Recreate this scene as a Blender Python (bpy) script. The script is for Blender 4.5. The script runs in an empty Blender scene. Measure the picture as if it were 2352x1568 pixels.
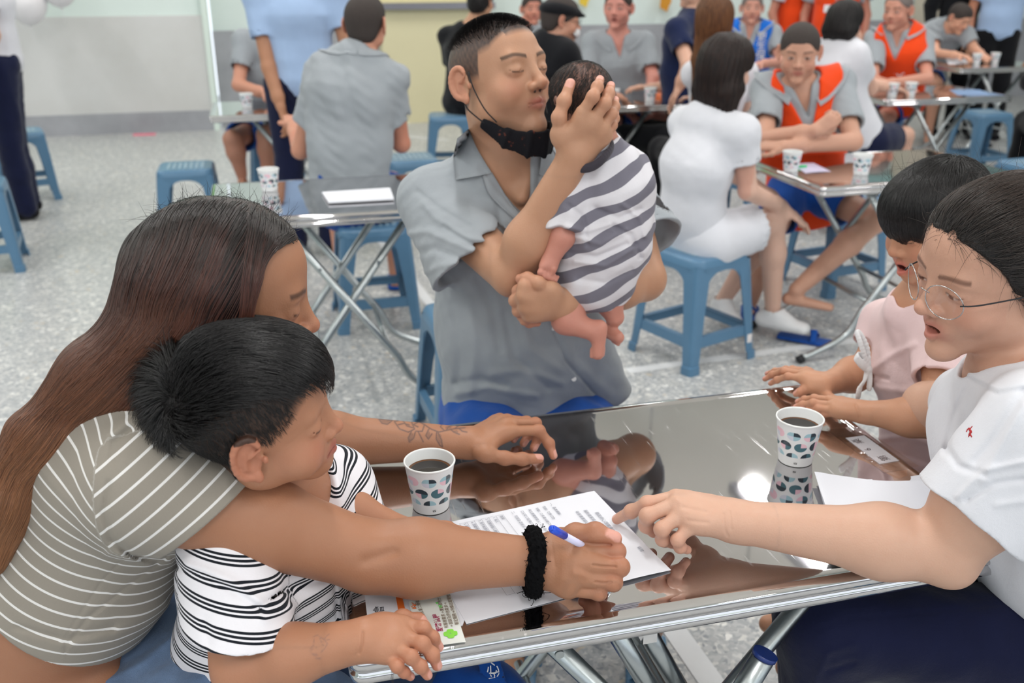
import bpy, bmesh, math, random
import numpy as np
from mathutils import Vector, Matrix
random.seed(7); rng=np.random.default_rng(11)
SC=bpy.context.scene; COL=SC.collection
# ------------------------------------------------------------------ camera, light, exposure
FPX=2200.0; TH=math.atan(871/FPX); TABLE_Z=0.74; CAM_H=TABLE_Z+0.775
cd=bpy.data.cameras.new('camera'); cam=bpy.data.objects.new('camera',cd); COL.objects.link(cam)
cd.sensor_width=36; cd.lens=FPX/2352*36; cam.location=(0,0,CAM_H); cam.rotation_euler=(math.pi/2-TH,0,0)
cd.dof.use_dof=True; cd.dof.focus_distance=1.30; cd.dof.aperture_fstop=5.0; cd.clip_start=.05
SC.camera=cam
vs=SC.view_settings; vs.view_transform='Standard'; vs.look='None'; vs.exposure=0.0; vs.gamma=1.0
w=bpy.data.worlds.new('world'); SC.world=w; w.use_nodes=True
w.node_tree.nodes['Background'].inputs[0].default_value=(.86,.93,1,1); w.node_tree.nodes['Background'].inputs[1].default_value=1.6
AL=math.radians(14.5); UX=np.array([math.cos(AL),math.sin(AL),0]); VX=np.array([-math.sin(AL),math.cos(AL),0])
def room(u,v,z=0.0): p=u*UX+v*VX; return np.array([p[0],p[1],z])
def lamp(u,v,z,sx,sy,pw,col=(1,.99,.97)):
    l=bpy.data.lights.new('tube_and_fill_light','AREA'); l.shape='RECTANGLE'; l.size=sx; l.size_y=sy; l.energy=pw; l.color=col
    o=bpy.data.objects.new('tube_and_fill_light',l); o.location=room(u,v,z); o.rotation_euler=(0,0,AL); COL.objects.link(o); return o
FU=(-5.67,-2.67,.33,3.33,6.33); FV=(-3.9,-.9,2.1,5.1,8.1)
for u in FU:
    for v in FV: lamp(u,v,3.62,.10,1.2,27)
for u in (-2.2,1.4,5.0):
    for v in (-1.6,1.4,4.4,7.4):   # added upward fill lamps, no fixture there, to brighten the ceiling
        o=lamp(u,v,2.7,3.4,3.4,17); o.rotation_euler=(math.pi,0,AL)
cy=SC.cycles; cy.max_bounces=6; cy.diffuse_bounces=3; cy.glossy_bounces=4; cy.transmission_bounces=5; cy.transparent_max_bounces=6; cy.caustics_refractive=False; cy.adaptive_threshold=.02
# ------------------------------------------------------------------ pixel helpers (real 3D points)
_c,_s=math.cos(TH),math.sin(TH)
def ray(px,py):
    u=(px-1176)/FPX; v=(py-784)/FPX
    return np.array([u,_c-v*_s,-_s-v*_c])
C0=np.array([0,0,CAM_H])
def Z(px,py,z=TABLE_Z): r=ray(px,py); return C0+r*(z-CAM_H)/r[2]
def Y(px,py,y): r=ray(px,py); return C0+r*y/r[1]
def proj(P):
    P=np.asarray(P,float); d=P-C0; w_=d[...,1]*_c-d[...,2]*_s
    return 1176+FPX*d[...,0]/w_, 784-FPX*(d[...,1]*_s+d[...,2]*_c)/w_
# ------------------------------------------------------------------ materials
def srgb(r,g,b):
    f=lambda c:(c/255)/12.92 if c<=10 else ((c/255+.055)/1.055)**2.4
    return (f(r),f(g),f(b),1)
class NT:
    def __init__(s,name):
        s.m=bpy.data.materials.new(name); s.m.use_nodes=True; s.t=s.m.node_tree; s.n=s.t.nodes; s.l=s.t.links
        s.b=s.n['Principled BSDF']
    def node(s,ty,ins={},**kw):
        n=s.n.new(ty)
        for k,v in kw.items(): setattr(n,k,v)
        for k,v in ins.items():
            if isinstance(v,bpy.types.NodeSocket): s.l.new(v,n.inputs[k])
            else: n.inputs[k].default_value=v
        return n
    def math(s,op,a,b=0.0,c=None):
        d={0:a,1:b}
        if c is not None: d[2]=c
        return s.node('ShaderNodeMath',d,operation=op).outputs[0]
    def mix(s,f,a,b):
        n=s.n.new('ShaderNodeMix'); n.data_type='RGBA'
        for k,v in ((0,f),(6,a),(7,b)):
            if isinstance(v,bpy.types.NodeSocket): s.l.new(v,n.inputs[k])
            else: n.inputs[k].default_value=v
        return n.outputs[2]
    def attr(s,nm): return s.node('ShaderNodeAttribute',attribute_name=nm)
    def ramp(s,f,stops,interp='LINEAR'):
        n=s.n.new('ShaderNodeValToRGB'); s.l.new(f,n.inputs[0]); cr=n.color_ramp; cr.interpolation=interp
        while len(cr.elements)<len(stops): cr.elements.new(.5)
        for e,(p,c) in zip(cr.elements,stops): e.position=p; e.color=c
        return n.outputs[0]
    def noise(s,scale,detail=3,rough=.5,vec=None,out=0):
        d={'Scale':scale,'Detail':detail,'Roughness':rough}
        if vec is None: vec=s.node('ShaderNodeTexCoord').outputs['Object']
        d['Vector']=vec
        return s.node('ShaderNodeTexNoise',d).outputs[out]
    def bump(s,h,strength=.3,dist=.01):
        n=s.node('ShaderNodeBump',{'Height':h,'Strength':strength,'Distance':dist}); s.l.new(n.outputs[0],s.b.inputs['Normal'])
    def set(s,**kw):
        for k,v in kw.items():
            k=k.replace('_',' ')
            if isinstance(v,bpy.types.NodeSocket): s.l.new(v,s.b.inputs[k])
            else: s.b.inputs[k].default_value=v
        return s.m
def simple(name,rgb,rough=.5,metal=0,var=.06,scale=30,bump=0,spec=.5,**kw):
    t=NT(name); c=srgb(*rgb)
    n=t.noise(scale)
    a=tuple(x*(1-var) for x in c[:3])+(1,); b=tuple(min(1,x*(1+var)) for x in c[:3])+(1,)
    col=t.mix(n,a,b)
    if bump: t.bump(t.noise(scale*6),bump,.002)
    return t.set(Base_Color=col,Roughness=rough,Metallic=metal,Specular_IOR_Level=spec,**kw)
M={}
def skin_mat():
    t=NT('skin'); a=t.attr('Col').outputs[0]; n=t.noise(60,4,.6); n2=t.noise(9,2)
    dk=t.node('ShaderNodeVectorMath',{0:a,1:(.80,.66,.60)},operation='MULTIPLY').outputs[0]
    mx=t.mix(t.math('MULTIPLY',t.math('ADD',n,t.math('MULTIPLY',n2,.6)),.30),a,dk)
    f=t.node('ShaderNodeTexVoronoi',{'Scale':420.0,'Vector':t.node('ShaderNodeTexCoord').outputs['Object']}).outputs[0]
    t.bump(t.math('ADD',f,t.noise(150,3)),.12,.0012)
    return t.set(Base_Color=mx,Roughness=.48,Specular_IOR_Level=.4,Subsurface_Weight=.12,Subsurface_Radius=(.012,.005,.003),Subsurface_Scale=.6)
M['skin']=skin_mat()
def cloth(name,rgb,var=.05,bump=.25,rough=.85,sc=900):
    t=NT(name); c=srgb(*rgb); n=t.noise(14,4,.6)
    a=tuple(x*(1-var) for x in c[:3])+(1,); b=tuple(min(1,x*(1+var)) for x in c[:3])+(1,)
    t.bump(t.math('ADD',t.noise(22,4,.6),t.math('MULTIPLY',t.noise(sc,1),.12)),bump,.01)
    return t.set(Base_Color=t.mix(n,a,b),Roughness=rough,Specular_IOR_Level=.15,Sheen_Weight=.15)
M['uniform']=cloth('grey_uniform_cotton',(157,163,169),sc=1200)
M['shorts']=cloth('royal_blue_cotton',(26,78,160))
M['orange']=cloth('orange_vest_cloth',(236,74,26))
M['bluevest']=cloth('blue_vest_cloth',(28,108,208))
M['white_cloth']=cloth('white_cotton',(219,220,227))
M['lightblue']=cloth('light_blue_shirt',(166,191,226))
M['navy']=cloth('navy_cloth',(22,28,58),.15)
M['navyshirt']=cloth('navy_shirt_cloth',(22,33,68),.1)
M['black']=cloth('black_cloth',(18,19,24),.15)
M['darkblue']=cloth('dark_blue_jeans',(15,20,50),.2,.3)
M['pink']=cloth('pale_pink_cotton',(232,205,206))
M['midblue']=cloth('light_denim',(120,150,190))
M['sock']=cloth('dark_sock',(36,36,44))
M['blackmask']=simple('black_mask_cloth',(22,22,26),.75,bump=.3)
M['whiteprint']=simple('white_print',(226,226,228),.7)
M['redthread']=simple('red_thread',(170,30,36),.7)
M['plastic']=simple('blue_stool_plastic',(86,126,158),.33,var=.05,scale=6)
M['foot_plastic']=simple('stool_foot_plastic',(96,144,176),.4)
M['sticker']=simple('white_sticker',(235,228,226),.5)
M['rubber']=simple('black_rubber',(24,25,30),.6)
M['blue_cap']=simple('blue_plastic_cap',(32,54,120),.3)
M['tube']=simple('galvanised_steel_tube',(176,182,184),.3,1,.12,25,.05)
M['rim']=simple('stainless_rim',(215,215,218),.1,1,.04,12)
def steel():
    t=NT('scratched_stainless_sheet'); tc=t.node('ShaderNodeTexCoord').outputs['Object']
    def scr(rot,sc):
        m=t.node('ShaderNodeMapping',{'Vector':tc,'Rotation':(0,0,rot),'Scale':(sc,sc*.035,1)}).outputs[0]
        n=t.noise(14,2,.5,m); return t.ramp(n,[(.66,(0,0,0,1)),(.70,(1,1,1,1)),(.73,(0,0,0,1))])
    a=scr(.3,9); b=scr(1.5,8); c=scr(2.4,11); d=scr(-.5,7)
    s=t.math('ADD',t.math('ADD',a,b),t.math('ADD',c,d))
    pm=t.ramp(t.noise(7,3,.6,tc),[(.45,(0,0,0,1)),(.62,(1,1,1,1))]); s=t.math('MULTIPLY',s,pm)
    base=t.mix(t.noise(3,3,.5,tc),srgb(196,194,195),srgb(212,211,212))
    r=t.math('ADD',.015,t.math('MULTIPLY',t.noise(5,4,.6,tc),.045)); r=t.math('ADD',r,t.math('MULTIPLY',s,.16))
    t.bump(t.math('ADD',t.math('MULTIPLY',s,.04),t.math('MULTIPLY',t.noise(4,1,.5,tc),1.0)),.10,.003)
    return t.set(Base_Color=base,Metallic=1.0,Roughness=r)
M['steel']=steel()
def clear_film(name,gl,bumpy=0):
    t=NT(name); tr=t.node('ShaderNodeBsdfTransparent'); g=t.node('ShaderNodeBsdfGlossy',{'Roughness':.06}); mx=t.node('ShaderNodeMixShader',{0:gl}); t.l.new(tr.outputs[0],mx.inputs[1]); t.l.new(g.outputs[0],mx.inputs[2])
    if bumpy: b=t.node('ShaderNodeBump',{'Height':t.noise(60,3),'Strength':.5,'Distance':.003}); t.l.new(b.outputs[0],g.inputs['Normal'])
    t.l.new(mx.outputs[0],t.n['Material Output'].inputs[0]); return t.m
M['paper']=simple('white_paper',(224,226,234),.6,var=.01,scale=4)
M['lilac']=simple('pale_lilac_plastic',(214,212,240),.3,var=.01)
M['pen_blue']=simple('blue_pen_plastic',(40,84,214),.2)
M['leaflet']=simple('pale_grey_leaflet',(222,226,222),.5,var=.02)
M['ink']=simple('grey_ink',(132,136,150),.6)
M['cup_white']=simple('white_paper_cup',(236,238,238),.45,var=.01)
M['coffee']=simple('black_coffee',(26,16,10),.05,spec=.6)
M['coffee_rim']=simple('coffee_rim_brown',(96,58,26),.1)
def cup_print():
    t=NT('printed_paper_cup'); u=t.attr('cu').outputs['Fac']; v=t.attr('cv').outputs['Fac']
    row=t.math('FLOOR',v); off=t.math('MULTIPLY',t.math('MODULO',t.math('ADD',row,10),2),.5)
    uu=t.math('ADD',u,off); fu=t.math('SUBTRACT',t.math('FRACT',uu),.5); fv=t.math('SUBTRACT',t.math('FRACT',v),.5)
    r=t.math('SQRT',t.math('ADD',t.math('MULTIPLY',fu,fu),t.math('MULTIPLY',fv,fv)))
    circ=t.math('LESS_THAN',r,.41)
    inr=t.math('MULTIPLY',t.math('GREATER_THAN',v,-.46),t.math('LESS_THAN',v,2.86))
    inr=t.math('MULTIPLY',inr,t.math('GREATER_THAN',v,-.0)); mask=t.math('MULTIPLY',circ,inr)
    # bottom row shows only half discs
    low=t.math('MULTIPLY',t.math('LESS_THAN',v,1.0),t.math('LESS_THAN',fv,-.02)); mask=t.math('MULTIPLY',mask,t.math('SUBTRACT',1.0,low))
    qx=t.math('GREATER_THAN',fu,0); qy=t.math('GREATER_THAN',fv,0)
    qy=t.math('MULTIPLY',qy,t.math('GREATER_THAN',v,1.0))
    cell=t.math('ADD',t.math('MULTIPLY',t.math('FLOOR',uu),3.7),t.math('MULTIPLY',row,9.3))
    half=t.math('GREATER_THAN',t.math('FRACT',t.math('MULTIPLY',cell,.61)),.5)
    q1=t.math('ADD',t.math('MULTIPLY',qx,t.math('ADD',1.3,half)),t.math('MULTIPLY',qy,2.1)); q1=t.math('ADD',q1,t.math('MULTIPLY',t.math('MULTIPLY',qx,qy),half))
    wn=t.node('ShaderNodeTexWhiteNoise',{'W':t.math('ADD',cell,q1)},noise_dimensions='1D').outputs['Value']
    pal=t.ramp(wn,[(0,srgb(34,50,62)),(.22,srgb(62,104,116)),(.38,srgb(158,194,206)),(.58,srgb(232,192,204)),(.84,srgb(205,208,222))],'CONSTANT')
    return t.set(Base_Color=t.mix(mask,srgb(226,228,230),pal),Roughness=.42)
M['cup_print']=cup_print()
def wood_like(n,rgb): return simple(n,rgb,.7)
def terrazzo():
    t=NT('terrazzo'); tc=t.node('ShaderNodeTexCoord').outputs['Object']
    jit=t.node('ShaderNodeVectorMath',{0:tc,1:t.node('ShaderNodeVectorMath',{0:t.noise(30,2,.5,tc,1),'Scale':.03},operation='SCALE').outputs[0]},operation='ADD').outputs[0]
    v=t.node('ShaderNodeTexVoronoi',{'Scale':52.0,'Vector':jit,'Randomness':1.0}); v2=t.node('ShaderNodeTexVoronoi',{'Scale':105.0,'Vector':jit})
    e=t.node('ShaderNodeTexVoronoi',{'Scale':52.0,'Vector':jit},feature='DISTANCE_TO_EDGE').outputs[0]
    wn=t.node('ShaderNodeSeparateColor',{0:v.outputs['Color']}).outputs
    wn2=t.node('ShaderNodeSeparateColor',{0:v2.outputs['Color']}).outputs
    chips=t.ramp(wn[0],[(0,srgb(170,172,174)),(.35,srgb(192,192,190)),(.62,srgb(222,221,216)),(.80,srgb(243,242,238)),(.93,srgb(136,142,150)),(.965,srgb(200,188,170))],'CONSTANT')
    fine=t.ramp(wn2[0],[(0,srgb(158,162,166)),(.4,srgb(184,186,187)),(.75,srgb(210,210,207)),(.92,srgb(128,134,142))],'CONSTANT')
    c=t.mix(t.math('GREATER_THAN',e,.10),fine,chips); 
    big=t.math('GREATER_THAN',wn[1],.42); c=t.mix(big,fine,c)
    c=t.mix(t.math('MULTIPLY',t.noise(1.2,2,.5,tc),.5),c,srgb(184,185,184))
    return t.set(Base_Color=c,Roughness=.36,Specular_IOR_Level=.4)
M['floor']=terrazzo()
def concrete(name,a,b,sc=1.5):
    t=NT(name); n=t.noise(sc,5,.6); n2=t.noise(60,2)
    c=t.mix(t.ramp(n,[(.3,(0,0,0,1)),(.7,(1,1,1,1))]),srgb(*a),srgb(*b))
    t.bump(n2,.1,.003); return t.set(Base_Color=c,Roughness=.7)
M['dado']=concrete('grey_rendered_dado',(205,205,203),(217,218,218))
M['dado_dark']=concrete('dark_grey_render',(152,154,160),(172,174,180),3)
M['mint']=simple('mint_wall_paint',(222,235,231),.7,var=.02,scale=3)
M['mint2']=simple('pale_mint_trim',(222,236,228),.6,var=.02)
M['cream']=simple('cream_panel',(222,215,178),.55,var=.03,scale=3)
M['cream2']=simple('pale_cream_panel',(236,226,176),.55,var=.03,scale=3)
M['ledge']=simple('grey_metal_ledge',(150,150,158),.3,.6)
M['beige']=simple('beige_column_paint',(204,194,178),.7,var=.03)
M['ceiling']=simple('ceiling_paint',(226,222,214),.8,var=.03,scale=2)
M['green_mural']=simple('green_mural_paint',(120,190,96),.7,var=.08,scale=3)
M['teal_mural']=simple('teal_mural_paint',(150,186,186),.7,var=.04,scale=3)
M['tape_white']=simple('white_floor_tape',(222,224,226),.5,var=.04)
M['pink_paper']=simple('pink_paper_scrap',(240,128,150),.7)
def emis(name,col,st):
    t=NT(name); return t.set(Base_Color=col,Emission_Color=col,Emission_Strength=st)
M['tube_glow']=emis('fluorescent_diffuser',(1,.97,.93,1),7.0)
# ------------------------------------------------------------------ mesh helpers
def tag(o,label=None,cat=None,group=None,kind=None):
    for k,v in (('label',label),('category',cat),('group',group),('kind',kind)):
        if v: o[k]=v
    return o
def link(name,me,mat=None,parent=None):
    o=bpy.data.objects.new(name,me); COL.objects.link(o)
    if mat is not None:
        for m_ in (mat if isinstance(mat,(list,tuple)) else [mat]): me.materials.append(m_)
    if parent is not None: o.parent=parent
    return o
def empty(name,loc=(0,0,0),rz=0,parent=None):
    o=bpy.data.objects.new(name,None); o.location=loc; o.rotation_euler=(0,0,rz); o.empty_display_size=.05; COL.objects.link(o)
    if parent: o.parent=parent
    return o
def mesh_of(name,V,F,smooth=True):
    me=bpy.data.meshes.new(name); me.from_pydata([tuple(map(float,v)) for v in V],[],F); me.validate(); me.update()
    if smooth: me.polygons.foreach_set('use_smooth',[True]*len(me.polygons))
    return me
class MB:
    def __init__(s): s.V=[];s.F=[];s.sm=[];s.mi=[]
    def add(s,V,F,sm=False,mi=0):
        b=len(s.V); s.V+= [tuple(map(float,v)) for v in V]; s.F+=[tuple(b+i for i in f) for f in F]; s.sm+=[sm]*len(F); s.mi+=[mi]*len(F); return s
    def box(s,c,sz,R=None,mi=0):
        c=np.array(c,float); h=np.array(sz,float)/2; V=[]
        for x in(-1,1):
            for y in(-1,1):
                for z in(-1,1):
                    p=h*[x,y,z]; V.append(c+(R@p if R is not None else p))
        return s.add(V,[(0,1,3,2),(4,6,7,5),(0,4,5,1),(2,3,7,6),(0,2,6,4),(1,5,7,3)],mi=mi)
    def prism(s,pts,n,h,mi=0):   # polygon pts (3D), extruded by vector n*h
        k=len(pts); n=np.array(n,float)*h; V=[np.array(p,float) for p in pts]+[np.array(p,float)+n for p in pts]
        F=[tuple(range(k))[::-1],tuple(range(k,2*k))]+[(i,(i+1)%k,(i+1)%k+k,i+k) for i in range(k)]
        return s.add(V,F,mi=mi)
    def tube(s,pts,r,seg=14,cap=True,flat=None,mi=0):
        P=[np.array(p,float) for p in pts]; n=len(P); rr=r if hasattr(r,'__len__') else [r]*n
        V=[];F=[]; T=[]
        for i in range(n):
            t=P[min(i+1,n-1)]-P[max(i-1,0)]; T.append(t/(np.linalg.norm(t)+1e-9))
        up=np.array([0,0,1.]) if abs(T[0][2])<.9 else np.array([1.,0,0]); a=np.cross(T[0],up); a/=np.linalg.norm(a)
        for i in range(n):
            a=a-T[i]*a.dot(T[i]); a/=np.linalg.norm(a); b=np.cross(T[i],a)
            for k in range(seg):
                q=2*math.pi*k/seg; V.append(P[i]+rr[i]*(math.cos(q)*a+math.sin(q)*b*(flat or 1)))
        for i in range(n-1):
            for k in range(seg):
                k2=(k+1)%seg; F.append((i*seg+k,i*seg+k2,(i+1)*seg+k2,(i+1)*seg+k))
        s.add(V,F,True,mi)
        if cap: s.add(V[:seg],[tuple(range(seg))[::-1]],mi=mi); s.add(V[-seg:],[tuple(range(seg))],mi=mi)
        return s
    def lathe(s,prof,c=(0,0,0),seg=48,mi=0,axis=None):
        c=np.array(c,float); V=[];F=[]; n=len(prof)
        for (r,z) in prof:
            for k in range(seg):
                q=2*math.pi*k/seg; V.append(c+[r*math.cos(q),r*math.sin(q),z])
        for i in range(n-1):
            for k in range(seg):
                k2=(k+1)%seg; F.append((i*seg+k,i*seg+k2,(i+1)*seg+k2,(i+1)*seg+k))
        return s.add(V,F,True,mi)
    def build(s,name,mat,parent=None,loc=None,merge=True):
        me=bpy.data.meshes.new(name); me.from_pydata(s.V,[],s.F)
        me.polygons.foreach_set('use_smooth',s.sm); me.polygons.foreach_set('material_index',s.mi)
        if merge:
            bm=bmesh.new(); bm.from_mesh(me); bmesh.ops.remove_doubles(bm,verts=bm.verts,dist=1e-5); bmesh.ops.recalc_face_normals(bm,faces=bm.faces); bm.to_mesh(me); bm.free()
        me.update(); return link(name,me,mat,parent)
def bez(pts,n=8):
    P=[np.array(p,float) for p in pts]; P=[2*P[0]-P[1]]+P+[2*P[-1]-P[-2]]; out=[]
    for i in range(1,len(P)-2):
        for k in range(n):
            t=k/n; a,b,c,d=P[i-1:i+3]
            out.append(.5*((2*b)+(c-a)*t+(2*a-5*b+4*c-d)*t*t+(-a+3*b-3*c+d)*t**3))
    out.append(P[-2]); return out
def rot2(a): return np.array([[math.cos(a),-math.sin(a),0],[math.sin(a),math.cos(a),0],[0,0,1.]])
def copy_tree(o,parent=None):
    c=o.copy(); COL.objects.link(c)
    if parent is not None: c.parent=parent
    for ch in list(o.children): copy_tree(ch,c)
    return c
# ------------------------------------------------------------------ the room
RA=rot2(AL)
def rbox(name,u0,u1,v0,v1,z0,z1,mat,kind='structure',parent=None):
    b=MB(); p=room((u0+u1)/2,(v0+v1)/2,(z0+z1)/2); b.box(p,(u1-u0,v1-v0,z1-z0),RA); o=b.build(name,mat,parent)
    if kind: o['kind']=kind
    return o
WV=9.86; US=-.42   # back wall line, step in the wall
rbox('floor',-9,13,-5,12.5,-.1,0,M['floor'])
rbox('ceiling',-9,13,-5,12.5,4.3,4.4,M['ceiling'])
rbox('wall_back',-9,US,WV+.02,WV+.3,0,4.3,M['mint'])
rbox('trim_1',-9,US,WV-.03,WV+.02,.19,1.055,M['dado'])
rbox('baseboard_back',-9,US,WV-.045,WV+.02,0,.19,M['dado_dark'])
rbox('trim_2',US-.02,US+.03,WV-.06,WV+.25,0,4.3,M['mint2'])
rbox('wall_back_2',US+.05,13,WV+.22,WV+.45,0,4.3,M['mint'])
rbox('trim_3',US+.05,13,WV+.17,WV+.22,0,.90,M['dado_dark'])
rbox('wall_left',-9.2,-9,-5,12.5,0,4.3,M['mint'])
rbox('wall_right',13,13.2,-5,12.5,0,4.3,M['mint'])
rbox('wall_front',-9,13,-5.3,-5.1,0,1.25,M['dado_dark']); rbox('wall_front_2',-9,13,-5.3,-5.1,2.9,4.3,M['mint'])  # unseen wall added to darken the rail reflections; the gap admits world light
rbox('trim_4',7.35,7.75,WV-.1,WV+.2,0,4.3,M['beige'])
# cream folding partition with its ledge
pn=empty('cream_panel',room(1.55,WV-.05)); pn.rotation_euler=(0,0,AL); tag(pn,kind='structure'); pn.name='door_1'
# patch door_1 = cream folding panel
rp=lambda name,u0,u1,v0,v1,z0,z1,mat: rbox(name,u0,u1,v0,v1,z0,z1,mat,None)
def reparent(o,p):
    bpy.context.view_layer.update(); o.parent=p; o.matrix_parent_inverse=p.matrix_world.inverted()
for nm,a in (('lower_panel',(1.22,2.28,WV-.08,WV+.17,.0,1.09,M['cream'])),('upper_panel',(1.22,2.28,WV-.04,WV+.17,1.15,3.2,M['cream2'])),('ledge',(1.16,2.34,WV-.16,WV+.17,1.09,1.15,M['ledge']))):
    reparent(rp(nm,*a),pn)
# painted hills and flowers high on the back wall (seen mirrored in the table tops)
def wall_shape(name,pts,v,mat,th=.012):
    b=MB(); b.prism([room(u,v,z) for u,z in pts],-VX,th); o=b.build(name,mat); o['kind']='structure'; return o
def hill(u0,u1,z0,amp,n,v,mat,name,zb):
    pts=[(u0+(u1-u0)*i/40, z0+amp*abs(math.sin(n*math.pi*i/40+.3))) for i in range(41)]
    return wall_shape(name,[(u1,zb),(u0,zb)]+pts,v,mat)
hill(-8.9,-1.2,1.75,.22,9,WV+.0,M['green_mural'],'trim_5',1.35)
wall_shape('trim_6',[(-1.15,1.5),(-.75,1.5),(-.75,3.3),(-1.15,3.1)],WV,M['green_mural'])
hill(2.5,12.8,3.2,.35,11,WV+.16,M['teal_mural'],'trim_7',2.35)
# white floor tape lines
def tape(name,p,q,wd=.05,z=.002):
    p=np.array(p,float);q=np.array(q,float);d=q-p;d/=np.linalg.norm(d);n=np.array([-d[1],d[0],0])*wd/2
    b=MB(); b.prism([p-n+[0,0,z-.0015],q-n+[0,0,z-.0015],q+n+[0,0,z-.0015],p+n+[0,0,z-.0015]],[0,0,1],.0015); o=b.build(name,M['tape_white']); return o
F0=lambda x,y:Z(x,y,0)
for k,(a,b,lab) in enumerate([((868,545),(1060,790),'white painted line on the floor running past the table leg behind the seated father'),((1440,852),(1990,778),'white painted floor line crossing behind the stool of the woman in white'),((1530,1420),(1700,1660),'wide white painted floor line under the front steel table')]):
    o=tape('floor_line',F0(*a),F0(*b),.05 if k<2 else .06); tag(o,lab,'floor line')
o=tape('floor_line',F0(900,310),F0(1030,322),.05); tag(o,'white floor line close to the cream panel','floor line')
b=MB(); c=F0(332,310); b.box(c+[0,0,.006],(.20,.05,.012),rot2(.2)); tag(b.build('paper_scrap',M['pink_paper']),'bright pink paper scrap lying by the grey wall','paper scrap')
# ceiling light fixtures
def fixture(u,v,k):
    e=empty('ceiling_light',room(u,v,3.74),AL)
    b=MB()
    for x in(-.5,.5): b=MB(); b.tube([(0,x,0),(0,x,.56)],.006,8); b.build('hanging_rod',M['ledge'],e)
    b=MB(); b.box((0,0,-.04),(.26,1.34,.08)); b.build('housing',M['ledge'],e)
    b=MB()
    for y in (-.07,.07): b.tube([(y,-.6,-.10),(y,.6,-.10)],.016,10)
    b.build('lamp_tube',M['tube_glow'],e); return e
fl=fixture(-4.5,-2.6,0); first=True
for iu,u in enumerate(FU):
    for iv,v in enumerate(FV):
        o=fl if first else copy_tree(fl); first=False
        o.location=room(u,v,3.74); tag(o,'grey fluorescent ceiling fixture with two glowing tubes','ceiling light','fluorescent fixtures on the hall ceiling')
# ------------------------------------------------------------------ folding steel tables
def rrect(L,Wd,r,n=6):
    out=[]
    for cx,cy,a0 in ((L-r,r,-90),(L-r,Wd-r,0),(r,Wd-r,90),(r,r,180)):
        for k in range(n+1):
            a=math.radians(a0+90*k/n); out.append((cx,cy,math.cos(a),math.sin(a)))
    return out
def make_table(L=.90,Wd=.60):
    e=empty('folding_table')
    prof=[(-.030,0),(-.0165,0),(-.0145,.0007),(-.0125,0),(-.009,0),(-.004,-.0015),(-.001,-.0055),(0,-.011),(-.0008,-.0155),(-.004,-.0185),(-.0045,-.0205),(-.001,-.023),(0,-.028),(-.001,-.034),(-.006,-.038),(-.02,-.038)]
    r=.018; R=rrect(L,Wd,r); n=len(R); V=[];F=[]
    for (o,z) in prof:
        for (cx,cy,nx,ny) in R:
            q=max(r+o,.0005) if o>-r else .0005; ex=(r+o) if o<=-r else 0
            V.append((cx+nx*q+(ex if nx>0 else -ex)*(abs(nx)>.0) *0 + (math.copysign(-ex,-nx) if abs(nx)>1e-6 else 0)*1, cy+ny*q+(math.copysign(-ex,-ny) if abs(ny)>1e-6 else 0), z))
    # simple robust offset: recompute as inset rounded rectangles
    V=[]
    for (o,z) in prof:
        rr=max(r+o,.0008); ins=max(0,-o-r+.0008)
        for (cx,cy,nx,ny) in R:
            sx=1 if cx>L/2 else -1; sy=1 if cy>Wd/2 else -1
            V.append((cx-sx*ins+nx*rr,cy-sy*ins+ny*rr,z))
    for i in range(len(prof)-1):
        for k in range(n):
            k2=(k+1)%n; F.append((i*n+k,(i+1)*n+k,(i+1)*n+k2,i*n+k2))
    b=MB(); b.add(V,F,True); b.add(V[:n],[tuple(range(n))],False); 
    b.add([(x,y,z) for x,y,z in V[-n:]],[tuple(range(n))[::-1]],False,1)
    b.build('tabletop',[M['steel'],M['tube']],e)
    uc=L/2; zt=-.045
    for s,nm in ((1,'leg'),(-1,'leg')):
        for v in ((.05,Wd-.07) if s>0 else (.085,Wd-.105)):
            b=MB(); P=[(uc-s*.21,v,zt),(uc+s*.15,v,zt-.50),(uc+s*.19,v,zt-.575),(uc+s*.25,v,zt-.62),(uc+s*.40,v,-.725)]
            P=[P[0]]+bez(P[1:],5); b.tube(P,.0135,14,mi=0)
            d=np.array(P[-1])-np.array(P[-2]); d/=np.linalg.norm(d); l=b.build(nm,M['tube'],e)
            b=MB(); q=np.array(P[-1]); b.tube([q-d*.012,q+d*.014],.0175,14); b.build('rubber_tip',M['rubber'],l)
            for t in (.05,.30): 
                b=MB(); p=np.array(P[0])*(1-t)+np.array(P[1])*t; b.tube([p+[0,-.0125,0],p+[0,-.0165,0]],.006,12); b.build('rivet',M['tube'],l)
    for s in (1,-1):
        b=MB(); b.tube([(uc+s*.12,.05,zt-.46),(uc+s*.12,Wd-.07,zt-.46)],.009,10); b.build('cross_bar',M['tube'],e)
        b=MB(); b.tube([(uc+s*.21,.05,zt),(uc+s*.21,Wd-.07,zt)],.011,10); b.build('hinge_bar',M['tube'],e)
    for v in (.066,Wd-.088):
        b=MB(); b.tube([(uc,v-.016,zt-.29),(uc,v+.02,zt-.29)],.008,12); b.build('pivot_bolt',M['tube'],e)
    return e
A3=lambda *a:np.array(a,float)
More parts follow.
